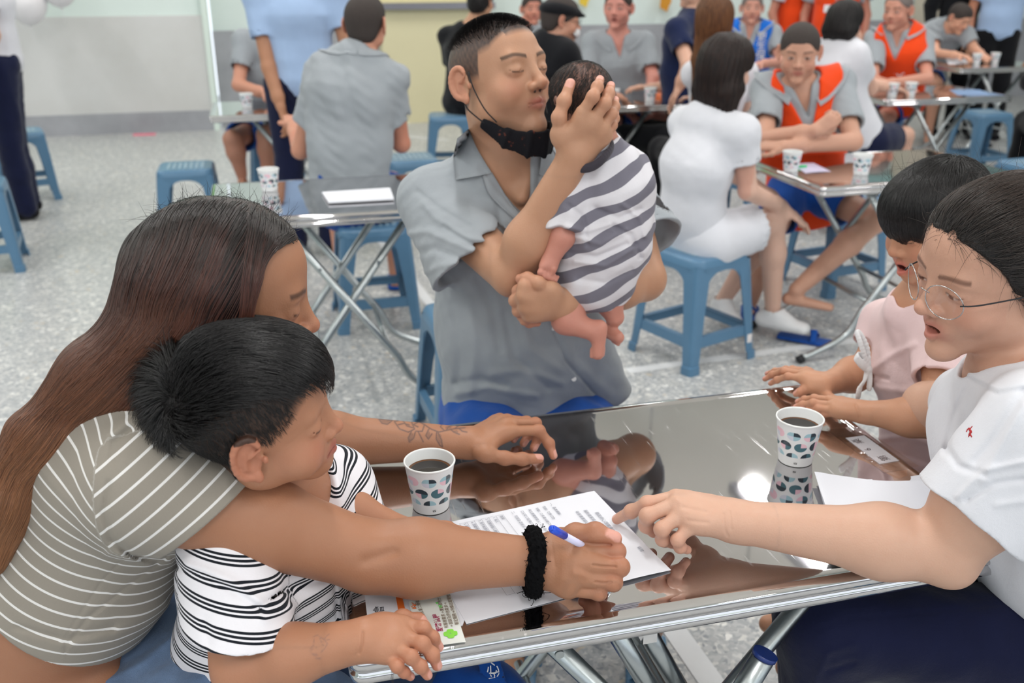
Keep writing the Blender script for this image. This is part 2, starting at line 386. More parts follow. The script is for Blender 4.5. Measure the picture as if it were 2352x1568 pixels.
def make_latch(e,Wd=.6):
    b=MB(); b.tube([(.33,.10,-.05),(.47,.10,-.34)],.014,14); b.tube([(.37,.12,-.05),(.51,.12,-.34)],.014,14); o=b.build('support_strut',M['tube'],e)
    b=MB(); b.box((.40,.096,-.10),(.02,.02,.045),None); b.build('latch_clip',M['rim'],e)
    b=MB(); b.tube(bez([(.41,.09,-.085),(.43,.08,-.07),(.45,.08,-.08),(.47,.08,-.055),(.50,.07,-.05)],5),.0015,6); b.build('wire',M['rubber'],e)
    q=Z(1757,1503,.60); q=q-room(*TB['main'],TABLE_Z); q=A3(q@UX/1.06,q@VX,-.14); d=A3(-.08,0,-.17)
    b=MB(); b.tube([q,q+d],.0165,20,cap=True); s=b.build('stub_tube',M['tube'],e)
    b=MB(); b.tube([q-d*.015,q+d*.02],.0178,20); b.build('end_cap',M['blue_cap'],s)
tables={}
TB=dict(main=(.042,.935),l2=(-.20,3.14),r1=(1.985,3.10),bl=(-.27,5.50),cc=(1.56,5.30),r2=(3.66,5.14),r3=(5.34,6.62))
LB=dict(main='front steel folding table covered with forms and two coffee cups',l2='steel folding table behind the mother with one cup and a booklet on it',r1='steel folding table in front of the man in orange vest with crossed arms',bl='steel folding table close to the grey wall where the man in blue shorts sits',cc='steel folding table with three cups in front of the grey-shirted man facing the camera',r2='steel folding table of the older man in orange vest with two cups',r3='farthest steel folding table, where a young man in grey bends over writing')
t0=make_table()
for i,(k,(u,v)) in enumerate(TB.items()):
    o=t0 if i==0 else copy_tree(t0); o.location=room(u,v,TABLE_Z); o.rotation_euler=(0,0,AL); tables[k]=o
    tag(o,LB[k],'table','stainless steel folding tables')
make_latch(tables['main']); tables['main'].scale=(1.06,1,1)
def TP(k,x,y,z=0.0): # point in table coordinates
    u,v=TB[k]; return room(u+x,v+y,TABLE_Z+z)
# ------------------------------------------------------------------ plastic stools
def make_stool(H=.455,S=.30,SB=.37):
    e=empty('plastic_stool')
    b=MB(); r=.05; R=rrect(S,S,r,6)
    def ring(ins,z):
        rr=max(r-ins,.004); i2=max(0,ins-r+.004)
        return [(cx-(1 if cx>S/2 else -1)*i2+nx*rr-S/2, cy-(1 if cy>S/2 else -1)*i2+ny*rr-S/2, z) for cx,cy,nx,ny in R]
    n=len(R); rings=[ring(-.004,H-.035),ring(0,H-.012),ring(.006,H-.003),ring(.018,H),ring(.028,H-.002),ring(.05,H-.002)]
    V=[p for q in rings for p in q]; F=[]
    for i in range(len(rings)-1):
        for k in range(n): k2=(k+1)%n; F.append((i*n+k,i*n+k2,(i+1)*n+k2,(i+1)*n+k))
    b.add(V,F,True); b.add(rings[-1],[tuple(range(n))])
    b.add([(x,y,H-.03) for x,y,z in rings[1]],[tuple(range(n))[::-1]])
    b.build('seat',M['plastic'],e)
    b=MB()
    for i in range(7):
        x=-.09+.03*i; b.box((x,0,H-.0005),(.016,.17,.003))
    b.build('seat_rib',M['plastic2'],e)
    for sx in (-1,1):
        for sy in (-1,1):
            b=MB(); lv=[(H-.03,S/2,.088),(H-.09,S/2+.006,.070),(H*.5,(S/2+SB/2)/2,.058),(.035,SB/2-.004,.046),(.033,SB/2+.003,.052),(0,SB/2+.005,.052)]
            V=[];F=[];m=0
            for z,h,w_ in lv:
                q=.016; th=.005
                out=[(h-w_,h),(h-q*1.1,h),(h-q*.3,h-q*.3),(h,h-q*1.1),(h,h-w_)]; inn=[(h-th,h-w_),(h-th,h-q*1.3),(h-q*.3-th,h-q*.3-th),(h-q*1.3,h-th),(h-w_,h-th)]
                pts=out+inn; m=len(pts); V+=[(sx*x,sy*y,z) for x,y in pts]
            for i in range(len(lv)-1):
                for k in range(m): k2=(k+1)%m; F.append((i*m+k,i*m+k2,(i+1)*m+k2,(i+1)*m+k))
            b.add(V,F,False); b.add(V[-m:],[tuple(range(m))])
            b.build('leg',M['plastic'],e)
    for k in range(4):
        a=k*math.pi/2; Rk=rot2(a)
        b=MB(); hh=S/2+.003; pts=[]
        for t in np.linspace(-1,1,13): 
            x=t*(S/2-.045); z=H-.055-.075*abs(t)**3.2; pts.append((x,z))
        P=[np.array([x,hh,z]) for x,z in pts]; P2=[np.array([x,hh,H-.03]) for x,z in pts]
        V=[Rk@p for p in P]+[Rk@p for p in P2]+[Rk@(p-[0,.005,0]) for p in P]+[Rk@(p-[0,.005,0]) for p in P2]; q=len(P); F=[]
        for i in range(q-1): F+=[(i,i+1,q+i+1,q+i),(2*q+i,3*q+i,3*q+i+1,2*q+i+1),(i,2*q+i,2*q+i+1,i+1)]
        b.add(V,F,False); b.build('apron',M['plastic'],e)
        b=MB(); w_=SB/2-.012; b.box(Rk@np.array([0,w_-.008,.125]),(2*w_-.07,.012,.042),Rk); b.box(Rk@np.array([0,w_-.016,.144]),(2*w_-.07,.02,.005),Rk); b.build('stretcher',M['plastic'],e)
    return e
M['plastic2']=simple('stool_seat_rib_plastic',(140,166,184),.4)
st0=make_stool()
ST=[ # (x,y,rot,label)
 ((.745,3.70),.60,'blue plastic stool under the woman in white top and frayed skirt'),
 ((-.62,4.12),.25,'blue plastic stool under the man in grey turned away from the camera'),
 ((-1.83,5.36),.25,'empty blue plastic stool beside the green-reflecting end of a steel table'),
 ((-.60,5.62),.28,'blue plastic stool with ribbed seat half hidden by the father\'s shoulder'),
 ((-.47,7.3),.1,'blue plastic stool of the seated person dressed in black'),
 ((-2.80,4.92),.38,'blue plastic stool at the left edge next to the navy trousers'),
 ((-3.34,6.55),.5,'blue plastic stool behind the standing woman in navy trousers'),
 ((-.12,2.93),.3,'blue plastic stool just behind the father in the grey shirt'),
 ((1.62,4.62),.4,'blue plastic stool under the man in orange vest with crossed arms'),
 ((2.98,5.45),.35,'empty blue plastic stool in front of the older man\'s table'),
 ((3.55,5.75),.2,'blue plastic stool at the right edge by the person in black'),
 ((2.65,7.05),.25,'blue plastic stool under the older man in orange vest'),
 ((3.62,7.45),.2,'blue plastic stool behind the older man\'s table'),
 ((-1.55,6.3),.3,'blue plastic stool of the man in blue shorts by the wall'),
 ((1.02,1.16),.45,'blue plastic stool under the woman with glasses'),
 ((-.83,.93),.25,'blue plastic stool under the mother in the striped top'),
 ((.98,1.62),.3,'blue plastic stool under the girl in pale pink'),
 ((.02,2.02),.25,'blue plastic stool under the father holding the baby'),
 ((1.10,5.15),.3,'blue plastic stool of the woman with long brown hair'),
 ((2.02,5.72),.3,'blue plastic stool of the woman with the black bob'),
 ((.62,6.75),.3,'blue plastic stool of the grey-shirted man facing the camera'),
 ((3.05,9.0),.3,'blue plastic stool of the young man writing at the farthest table'),
]
for i,((x,y),a,lab) in enumerate(ST):
    o=st0 if i==0 else copy_tree(st0); o.location=(x,y,0); o.rotation_euler=(0,0,a); tag(o,lab,'stool','blue plastic stools')
b=MB(); b.box((.165,.185,.075),(.026,.002,.05),rot2(-math.pi/4)); 
b=MB(); b.box((.150,-.1775,.08),(.026,.002,.055)); b.build('price_sticker',M['sticker'],st0)
# ------------------------------------------------------------------ paper cups
def make_cup(Rt=.039,Rb=.0275,Hc=.080):
    e=empty('paper_cup'); b=MB(); seg=64; V=[];F=[];cu=[];cv=[]
    n=24
    for i in range(n+1):
        t=i/n; z=.0005+t*(Hc-.004); r=Rb+(Rt-.0015-Rb)*t
        for k in range(seg+1):
            q=2*math.pi*k/seg; V.append((r*math.cos(q),r*math.sin(q),z)); cu.append(k/seg*8); cv.append((t-.10)/.265)
    for i in range(n):
        for k in range(seg): F.append((i*(seg+1)+k,i*(seg+1)+k+1,(i+1)*(seg+1)+k+1,(i+1)*(seg+1)+k))
    me=mesh_of('wall',V,F); 
    for nm,d in (('cu',cu),('cv',cv)):
        at=me.attributes.new(nm,'FLOAT','POINT'); at.data.foreach_set('value',d)
    link('wall',me,M['cup_print'],e)
    b=MB(); b.lathe([(0,.004),(Rb-.001,.004),(Rt-.0028,Hc-.003),(Rt-.0025,Hc-.001),(Rt-.0012,Hc),(Rt,Hc-.0012),(Rt,Hc-.003),(Rt-.0014,Hc-.0042)],seg=64); b.build('liner',M['cup_white'],e)
    b=MB(); zc=.062; rc=Rb+(Rt-.0028-Rb)*zc/Hc-.0008; b.lathe([(0,zc),(rc*.90,zc)],seg=64); b.lathe([(rc*.90,zc),(rc*.96,zc+.0002),(rc,zc+.0008)],seg=64,mi=1); b.build('coffee',[M['coffee'],M['coffee_rim']],e)
    b=MB()
    for q in (-.95,2.2):
        n=A3(math.cos(q),math.sin(q),.14); n/=np.linalg.norm(n); tv=A3(-math.sin(q),math.cos(q),0); up=np.cross(n,tv); c=A3(math.cos(q),math.sin(q),0)*.0286+A3(0,0,.0085)
        for a_,b_ in (((-1,-1),(1,-1)),((1,-1),(1,1)),((1,1),(-1,1)),((-1,1),(-1,-1)),((-1,-1),(1,1)),((-1,1),(1,-1))): p_=c+(tv*a_[0]+up*a_[1])*.0021; q_=c+(tv*b_[0]+up*b_[1])*.0021; b.tube([p_,q_],.00025,5)
    b.build('printed_mark',M['rubber'],e)
    return e
c0=make_cup()
def cup_at(px,py,lab,rz=0,k=0,z=TABLE_Z+.0005):
    global c0
    o=c0 if k==0 else copy_tree(c0); p=Z(px,py,z); o.location=p; o.rotation_euler=(0,0,rz); tag(o,lab,'cup','printed paper cups')
CUPS=[(990,1161,'paper cup of black coffee beside the tattooed forearm',-.35),(1826,1055,'paper cup of coffee by the girl\'s hand',-.9),(620,437,'paper cup on the table behind the mother',.5),
(1816,393,'paper cup by the green pen, near the crossed arms of the man in orange vest',1.1),(1977,400,'paper cup next to the flower reflection, right of the crossed arms',2.2),(2048,221,'first of two paper cups near the older man\'s elbow',.3),(2090,219,'second of two paper cups near the older man\'s elbow, away from the bobbed woman',1.9),
(2242,146,'paper cup at the writing man\'s hand',1.3),(2284,144,'paper cup standing apart at the end of the farthest table',2.6),(568,247,'paper cup before the man in blue shorts by the grey wall',.8),(1408,236,'paper cup half hidden by the father\'s fingers',1.5),(1493,232,'paper cup in the middle of the table before the grey-shirted man',2.9),(1553,229,'paper cup nearest the woman with long brown hair, on an orange sheet',.1)]
for k,(x,y,lab,rz) in enumerate(CUPS): cup_at(x,y,lab,rz,k)
# ------------------------------------------------------------------ text
def text(body,size,parent,loc,rz,mat,name='print',ext=.0001,line=1.0,align='LEFT',bold=0):
    cu=bpy.data.curves.new(name,'FONT'); cu.body=body; cu.size=size; cu.extrude=ext; cu.offset=bold; cu.space_line=line; cu.align_x=align; cu.fill_mode='BOTH'
    o=bpy.data.objects.new(name,cu); COL.objects.link(o); dg=bpy.context.evaluated_depsgraph_get(); me=bpy.data.meshes.new_from_object(o.evaluated_get(dg)); bpy.data.objects.remove(o)
    me.materials.clear(); o=link(name,me,mat,parent); o.location=loc; o.rotation_euler=(0,0,rz); return o
def sheet(name,O,ex,ey,L,Wd,mat,hfun=None,th=.00025,nx=30,ny=20):
    """paper sheet, local x along ex, y along ey; own object whose origin is O"""
    me_V=[];F=[]
    for j in range(ny+1):
        for i in range(nx+1):
            x=L*i/nx; y=Wd*j/ny; me_V.append((x,y,(hfun(x,y) if hfun else 0)+th))
    for j in range(ny):
        for i in range(nx): a=j*(nx+1)+i; F.append((a,a+1,a+nx+2,a+nx+1))
    n=len(me_V); me_V+=[(x,y,z-th) for x,y,z in me_V]; F+=[tuple(n+k for k in f[::-1]) for f in F]
    bd=[i for i in range(nx+1)]+[j*(nx+1)+nx for j in range(1,ny+1)]+[ny*(nx+1)+i for i in range(nx-1,-1,-1)]+[j*(nx+1) for j in range(ny-1,0,-1)]
    F+=[(bd[k],bd[k]+n,bd[(k+1)%len(bd)]+n,bd[(k+1)%len(bd)]) for k in range(len(bd))]
    o=link(name,mesh_of(name,me_V,F,True),mat); o.location=O; o.rotation_euler=(0,0,math.atan2(ex[1],ex[0])); return o
# ------------------------------------------------------------------ sculpting engine: smooth unions of limbs, meshed on a grid
A_=lambda *a:np.array(a,float)
def nrm(v): v=np.asarray(v,float); return v/(np.linalg.norm(v)+1e-12)
def perp(ax,side):
    s_=np.asarray(side,float); s_=s_-ax*s_.dot(ax)
    if np.linalg.norm(s_)<1e-6: s_=np.cross(ax,[.3,.5,.8])
    return nrm(s_)
class EC:   # tapered limb with elliptic section
    def __init__(s,a,b,r1,r2,side=(1,0,0),d1=None,d2=None):
        s.a=A_(*a);s.b=A_(*b);s.r1=r1;s.r2=r2;s.d1=r1 if d1 is None else d1;s.d2=r2 if d2 is None else d2
        ab=s.b-s.a; s.L=np.linalg.norm(ab)+1e-9; s.ax=ab/s.L; s.side=perp(s.ax,side); s.nn=np.cross(s.ax,s.side); s.round=(d1 is None)
        s.c=(s.a+s.b)/2; s.R=s.L/2+max(r1,r2,s.d1,s.d2)
    def d(s,P):
        rel=P-s.a; h=rel@s.ax; t=np.clip(h/s.L,0,1)
        if s.round:
            q=rel-(t*s.L)[...,None]*s.ax; return np.sqrt(np.einsum('...i,...i->...',q,q))-(s.r1+(s.r2-s.r1)*t)
        z=h-t*s.L; x=rel@s.side; y=rel@s.nn; w_=s.r1+(s.r2-s.r1)*t; d_=s.d1+(s.d2-s.d1)*t; m=np.minimum(w_,d_)
        k0=(x/w_)**2+(y/d_)**2+(z/m)**2; k1=(x/w_**2)**2+(y/d_**2)**2+(z/m**2)**2
        k0=np.sqrt(k0); return k0*(k0-1)/(np.sqrt(k1)+1e-6)
class EL:   # oriented ellipsoid
    def __init__(s,c,r,X=(1,0,0),Y_=(0,1,0),Z_=(0,0,1)):
        s.c=A_(*c); s.r=A_(*(r if hasattr(r,'__len__') else (r,r,r))); s.M=np.array([nrm(X),nrm(Y_),nrm(Z_)]); s.R=s.r.max()
    def d(s,P):
        q=(P-s.c)@s.M.T; k0=np.sqrt(((q/s.r)**2).sum(-1)); k1=np.sqrt(((q/s.r**2)**2).sum(-1)); return k0*(k0-1)/(k1+1e-6)
def smin(a,b,k):
    if k<=0: return np.minimum(a,b)
    h=np.maximum(k-np.abs(a-b),0)/k; return np.minimum(a,b)-h*h*k*.25
def smax(a,b,k): return -smin(-a,-b,k)
def lbd(p,Q):   # never closer than the bounding ball says
    d=p.d(Q)
    if isinstance(p,EC) and p.round: return d
    r=Q-p.c; return np.maximum(d,np.sqrt(np.einsum('...i,...i->...',r,r))-p.R)
class SD:
    """ordered list of (primitive or SD group, k, op, offset)"""
    def __init__(s): s.it=[]; s.post=[]
    def u(s,p,k=.02,off=0.): s.it.append((p,k,'u',off)); return s
    def sub(s,p,k=.01,off=0.): s.it.append((p,k,'s',off)); return s
    def fn(s,f): s.post.append(f); return s
    def limb(s,pts,rad,k=.02,kk=None,side=None,flat=None):
        g=SD(); 
        for i in range(len(pts)-1):
            if side is not None: g.u(EC(pts[i],pts[i+1],rad[i],rad[i+1],side,rad[i]*flat[i],rad[i+1]*flat[i+1]),.012)
            else: g.u(EC(pts[i],pts[i+1],rad[i],rad[i+1]),kk if kk is not None else .01)
        return s.u(g,k)
    def bounds(s):
        lo=np.full(3,1e9);hi=-lo
        for p,k,op,off in s.it:
            if op=='s': continue
            if isinstance(p,SD): l,h=p.bounds()
            else: l,h=p.c-p.R,p.c+p.R
            lo=np.minimum(lo,l-abs(off));hi=np.maximum(hi,h+abs(off))
        return lo,hi
    def d(s,P,cen=None,Rb=0.):
        D=np.full(P.shape[:-1],10.0)
        for p,k,op,off in s.it:
            if cen is not None:
                if isinstance(p,SD): 
                    l,h=p.bounds(); c=(l+h)/2; R=np.linalg.norm(h-l)/2
                else: c,R=p.c,p.R
                m=np.linalg.norm(cen-c,axis=-1)-R-off<Rb*1.01+1.6*k+.05
                if not m.any(): continue
                idx=np.nonzero(m)[0]; Q=P[idx]
                dd=(p.d(Q,cen[idx],Rb) if isinstance(p,SD) else lbd(p,Q))-off
                D[idx]=smin(D[idx],dd,k) if op=='u' else smax(D[idx],-dd,k)
            else:
                dd=(p.d(P) if isinstance(p,SD) else lbd(p,P))-off; D=smin(D,dd,k) if op=='u' else smax(D,-dd,k)
        for f in s.post: D=f(P,D)
        return D
def fgrad(f,P,e):
    K=np.array([[1,-1,-1],[-1,-1,1],[-1,1,-1],[1,1,1]],float); g=np.zeros_like(P); m=0
    for k in K: dv=f(P+k*e); g+=dv[...,None]*k; m=m+dv
    return g/(4*e), m/4
def polygonize(sd,v,box=None,excl=None,proj_it=1,lohi=None):
    lo,hi=lohi if lohi is not None else sd.bounds(); lo=lo-2*v-.013;hi=hi+2*v+.013
    if box is not None: lo=np.maximum(lo,box[0]-2*v);hi=np.minimum(hi,box[1]+2*v)
    n=8; B=n*v; i0=np.floor(lo/B).astype(int); i1=np.ceil(hi/B).astype(int)
    g=np.stack(np.meshgrid(*[np.arange(a,b) for a,b in zip(i0,i1)],indexing='ij'),-1).reshape(-1,3)
    cen=(g+.5)*B; Rb=B*.87
    # coarse cull in chunks
    keep=[]
    for ch in range(0,len(g),60000):
        c=cen[ch:ch+60000]; dv=sd.d(c[:,None,:],c,Rb)[:,0]; keep.append(np.abs(dv)<Rb*1.4+.004)
    keep=np.concatenate(keep); g=g[keep]
    if not len(g): return np.zeros((0,3)),[]
    off=np.stack(np.meshgrid(*[np.arange(n+1)]*3,indexing='ij'),-1).reshape(-1,3)
    Vs=[];Ks=[];Q=[]
    ks=lambda c:((c[...,0]+8192)*16384+(c[...,1]+8192))*16384+(c[...,2]+8192)
    qk=[]
    for ch in range(0,len(g),300):
        gg=g[ch:ch+300]; P=(gg[:,None,:]*n+off[None])*v; c=(gg+.5)*B
        D=sd.d(P,c,Rb).reshape(-1,n+1,n+1,n+1); D=np.where(D==0,1e-9,D); Sg=D<0
        cnt=np.zeros((len(gg),n,n,n)); acc=np.zeros((len(gg),n,n,n,3))
        for ax in range(3):
            o1,o2=[a for a in range(3) if a!=ax]
            for da in(0,1):
                for db in(0,1):
                    s0=[slice(0,n)]*3; s0[o1]=slice(da,da+n); s0[o2]=slice(db,db+n); s1=list(s0); s1[ax]=slice(1,n+1)
                    a=D[(slice(None),*s0)]; b=D[(slice(None),*s1)]; m=(a<0)!=(b<0); t=np.where(m,a/(a-b+1e-20),0)
                    cnt+=m; 
                    for q,val in ((ax,t),(o1,da*m),(o2,db*m)): acc[...,q]+=val*m
        m=cnt>0
        if not m.any(): continue
        w=np.argwhere(m); cell=gg[w[:,0]]*n+w[:,1:]; p=(cell+acc[m]/cnt[m][:,None])*v
        Vs.append(p); Ks.append(ks(cell))
        for ax in range(3):
            s1=[slice(0,n)]*3; s1[ax]=slice(1,n+1); a=Sg[:,:n,:n,:n]; b=Sg[(slice(None),*s1)]; m=a!=b; w=np.argwhere(m)
            if len(w): cell=gg[w[:,0]]*n+w[:,1:]; qk.append((cell,np.full(len(cell),ax),a[m]))
    if not Vs: return np.zeros((0,3)),[]
    V=np.concatenate(Vs);K=np.concatenate(Ks); o=np.argsort(K);K=K[o];V=V[o]
    cell=np.concatenate([q[0] for q in qk]);ax=np.concatenate([q[1] for q in qk]);sg=np.concatenate([q[2] for q in qk])
    E_=np.eye(3,dtype=int); F=[]
    for a in range(3):
        m=ax==a; c=cell[m]; s_=sg[m]; b1=E_[(a+1)%3]; b2=E_[(a+2)%3]
        ids=[];ok=np.ones(len(c),bool)
        for dd in (0*b1,-b1,-b1-b2,-b2):
            k=ks(c+dd); i=np.searchsorted(K,k); i=np.minimum(i,len(K)-1); ok&=K[i]==k; ids.append(i)
        q=np.stack(ids,1)[ok]; s_=s_[ok]; q=np.where(s_[:,None],q,q[:,::-1]); F.append(q)
    F=np.concatenate(F)
    if excl is not None or box is not None:
        fc=V[F].mean(1); m=np.ones(len(F),bool)
        if box is not None: m&=((fc>=box[0])&(fc<=box[1])).all(1)
        for e in (excl or []): m&=~((fc>e[0])&(fc<e[1])).all(1)
        F=F[m]
        us=np.unique(F); mp=np.full(len(V),-1); mp[us]=np.arange(len(us)); V=V[us]; F=mp[F]
    for _ in range(proj_it):
        out=V.copy()
        for ch in range(0,len(V),40000):
            P=V[ch:ch+40000]; gr,d0=fgrad(sd.d,P,v*.35); l=(gr**2).sum(-1,keepdims=True)+.05; st=-d0[:,None]*gr/l
            L=np.linalg.norm(st,axis=1,keepdims=True); st*=np.minimum(1,.6*v/(L+1e-12)); out[ch:ch+40000]=P+st
        V=out
    return V,F
def npmesh(name,V,F):
    me=bpy.data.meshes.new(name); nv,nf=len(V),len(F)
    me.vertices.add(nv); me.vertices.foreach_set('co',np.asarray(V,np.float32).ravel())
    me.loops.add(nf*4); me.loops.foreach_set('vertex_index',np.asarray(F,np.int32).ravel())
    me.polygons.add(nf); me.polygons.foreach_set('loop_start',np.arange(nf,dtype=np.int32)*4)
    me.polygons.foreach_set('use_smooth',np.ones(nf,bool)); me.update(); me.validate(); return me
def sculpt(name,sd,v,mat,parent,col=None,attrs=None,fine=None,origin=None):
    """one mesh object; fine = list of (lo,hi,voxel) regions meshed finer"""
    parts=[]
    fb=[(f[0],f[1]) for f in (fine or [])]
    parts.append(polygonize(sd,v,excl=fb))
    for i,f in enumerate(fine or []): parts.append(polygonize(sd,f[2],box=(f[0]-v*.7,f[1]+v*.7),excl=fb[:i]))
    V=[];F=[];b=0
    for pv,pf in parts:
        if len(pv)==0: continue
        V.append(pv);F.append(pf+b);b+=len(pv)
    V=np.concatenate(V);F=np.concatenate(F)
    org=np.zeros(3) if origin is None else np.asarray(origin)
    me=npmesh(name,V-org,F)
    if col is not None:
        c=np.ones((len(V),4),np.float32); c[:,:3]=col(V); at=me.attributes.new('Col','FLOAT_COLOR','POINT'); at.data.foreach_set('color',c.ravel())
    for nm,f in (attrs or {}).items():
        at=me.attributes.new(nm,'FLOAT','POINT'); at.data.foreach_set('value',np.asarray(f(V),np.float32))
    o=link(name,me,mat,parent); 
    if parent is None: o.location=org
    elif origin is not None: o.location=(0,0,0)
    return o
def lin(rgb): return np.array(srgb(*rgb)[:3])
def gauss(d,w): return np.exp(-(d/w)**2)
def segd(P,a,b):
    a=A_(*a);b=A_(*b);ab=b-a;t=np.clip((P-a)@ab/(ab@ab+1e-12),0,1);return np.linalg.norm(P-a-t[...,None]*ab,axis=-1)
def pathd(P,pts):
    D=np.full(P.shape[:-1],1e3)
    for i in range(len(pts)-1): D=np.minimum(D,segd(P,pts[i],pts[i+1]))
    return D
def vnoise(P,sc,seed=0):
    """cheap smooth pseudo-noise, about -1..1"""
    r=np.random.default_rng(seed); o=0
    for k in range(5):
        d=r.normal(size=3); d/=np.linalg.norm(d); o=o+np.sin((P@d)*sc*(1+.35*k)+r.uniform(0,6.28)+1.3*np.sin((P@np.roll(d,1))*sc*.6+r.uniform(0,6)))
    return o/3.
def pxfold(folds,amp_sign=1):
    """folds: list of (pixel polyline, width_px, height_m): ridges/creases laid on the side of the surface that faces the camera"""
    def f(P,D):
        near=np.abs(D)<.03
        if not near.any(): return D
        Q=P[near]; x,y=proj(Q); o=np.zeros(len(Q))
        for pts,wd,am in folds:
            dd=np.full(len(Q),1e9)
            for (x0,y0),(x1,y1) in zip(pts[:-1],pts[1:]):
                ax,ay=x1-x0,y1-y0; t=np.clip(((x-x0)*ax+(y-y0)*ay)/(ax*ax+ay*ay+1e-9),0,1); dd=np.minimum(dd,np.hypot(x-x0-t*ax,y-y0-t*ay))
            o+=am*np.exp(-(dd/wd)**2)
        D=D.copy(); D[near]-=o; return D
    return f
# ------------------------------------------------------------------ heads
class Head:
    """frame: O centre of head, F forward, U up; x = the person's right"""
    def __init__(s,O,F,U=(0,0,1),sc=1.0,**kw):
        s.O=A_(*O); s.F=nrm(F); U=A_(*U); s.U=nrm(U-s.F*s.F.dot(U)); s.X=nrm(np.cross(s.F,s.U)); s.sc=sc; s.kw=kw
        s.child=kw.get('child',0); s.mouth=kw.get('mouth',.0); s.female=kw.get('female',0)
    def w(s,x,y,z): return s.O+s.sc*(x*s.X+y*s.F+z*s.U)
    def loc(s,P):
        q=(P-s.O)/s.sc; return np.stack([q@s.X,q@s.F,q@s.U],-1)
    def el(s,c,r): return EL(s.w(*c),np.array(r)*s.sc,s.X,s.F,s.U)
    def ec(s,a,b,r1,r2,d1=None,d2=None,side=None):
        k=s.sc; return EC(s.w(*a),s.w(*b),r1*k,r2*k,s.X if side is None else side,None if d1 is None else d1*k,None if d2 is None else d2*k)
    def sdf(s,detail=True,ears=True):
        k=s.sc; h=SD(); ch=s.child; c=ch; o=s.kw
        cr=o.get('cr',1.0); h.u(s.el((0,-.012*cr,.032*cr),((.075+.004*c)*cr,.096*cr,.083*cr)),.0)
        h.u(s.el((0,.028,.05*cr),((.063+.004*c)*cr,.061,.055*cr)),.03*k)
        h.u(s.el((0,.030,-.022),(.060,.060,.068-.006*c)),.03*k)
        jw=o.get('jaw',1.0)
        h.u(s.ec((0,.015,-.052+.006*c),(0,.064-.006*c,-.094+.014*c),.052*jw,.024*jw,.045,.020),.03*k)
        for x in(-1,1):
            h.u(s.el((x*.047*jw,.006,-.058+.008*c),(.018,.024,.020)),.03*k)
            ck=1+.35*c; h.u(s.el((x*.040,.058,-.030-.008*c),(.023*ck,.020*ck,.022*ck)),.022*k)
        if detail:
            h.u(s.ec((-.036,.076,.024),(.036,.076,.024),.011*(1-.5*c),.011*(1-.5*c)),.018*k)
            for x in(-1,1): h.sub(s.el((x*.032,.104,.006),(.019,.016,.013)),.016*k)
            for x in(-1,1): h.u(s.el((x*.032,.0755,.005),(.0165,.0135,.0125)),.006*k)
            for x in(-1,1): h.sub(s.ec((x*.019,.090,.0035),(x*.046,.080,.005),.0012,.0012),.002*k)
        nl=1-.35*c
        h.u(s.ec((0,.083,.020),(0,.083+.022*nl,-.022),.006,.0095),.012*k)
        h.u(s.el((0,.083+.022*nl,-.0235),(.0105,.0105,.0095)),.006*k)
        for x in(-1,1): h.u(s.el((x*.0135,.083+.012*nl,-.027),(.0075,.009,.0072)),.006*k)
        if detail:
            for x in(-1,1): h.sub(s.el((x*.0068,.083+.019*nl,-.0345),(.0038,.0045,.0035)),.003*k)
        m=s.mouth
        h.u(s.el((0,.074,-.054),(.027,.018,.022)),.016*k)
        lp=1+.25*o.get('lips',0)
        ul=-.0505+.15*m; ll=-.0605-.9*m
        for x in(-1,1):
            h.u(s.ec((x*.0225,.0815,-.056),(0,.0925,ul),.0028,.0048*lp),.004*k)
            h.u(s.ec((x*.020,.0815,-.0565),(0,.0905,ll),.0030,.0062*lp),.004*k)
        if m>0: h.sub(s.el((0,.094,(ul+ll)/2),(.0165,.020,.55*m+.0015)),.003*k)
        elif detail: h.sub(s.ec((-.021,.087,-.0558),(0,.099,-.0552),.0014,.0014),.0025*k); h.sub(s.ec((.021,.087,-.0558),(0,.099,-.0552),.0014,.0014),.0025*k)
        h.u(s.el((0,.078-.006*c,-.092+.014*c-.6*m),(.017,.014,.014)),.018*k)
        if ears and o.get('ears',1):
            for x in(-1,1): s.ear(h,x)
        return h
    def ear(s,h,x,e=1.0):
        k=s.sc; e=s.kw.get('ear',1.0); g=SD(); X0=.074+.003*s.child
        n=nrm(s.X*x+s.F*.55); t=nrm(s.F-s.X*x*.55)
        def p(y,z,o): return (x*(X0+.004+o+max(0,-y)*.5), -.006+s.kw.get('ey',0)+y*e, -.002+z*e)
        g.u(EL(s.w(*p(-.004,.003,.001)),np.array((.0040,.0150*e,.0265*e))*k,n,t,s.U),.0)
        ring=[p(-.004+.0158*math.cos(q),.004+.027*math.sin(q),.004) for q in np.radians(np.linspace(40,262,13))]
        for a,b in zip(ring[:-1],ring[1:]): g.u(s.ec(a,b,.0037,.0037),.004*k)
        g.u(s.el(p(.001,-.025,.003),(.005,.0068,.0085)),.006*k)
        g.u(s.el(p(.012,-.003,-.001),(.004,.0035,.0055)),.004*k)
        g.u(s.ec(p(-.008,.012,.003),p(-.009,-.008,.003),.0022,.0026),.004*k)
        g.sub(s.el(p(.002,-.003,.0090),(.0088,.0085,.0125)),.003*k); g.u(s.ec(p(.010,.016,.004),p(-.002,.006,.0045),.0018,.0024),.003*k)
        h.u(g,.007*k)
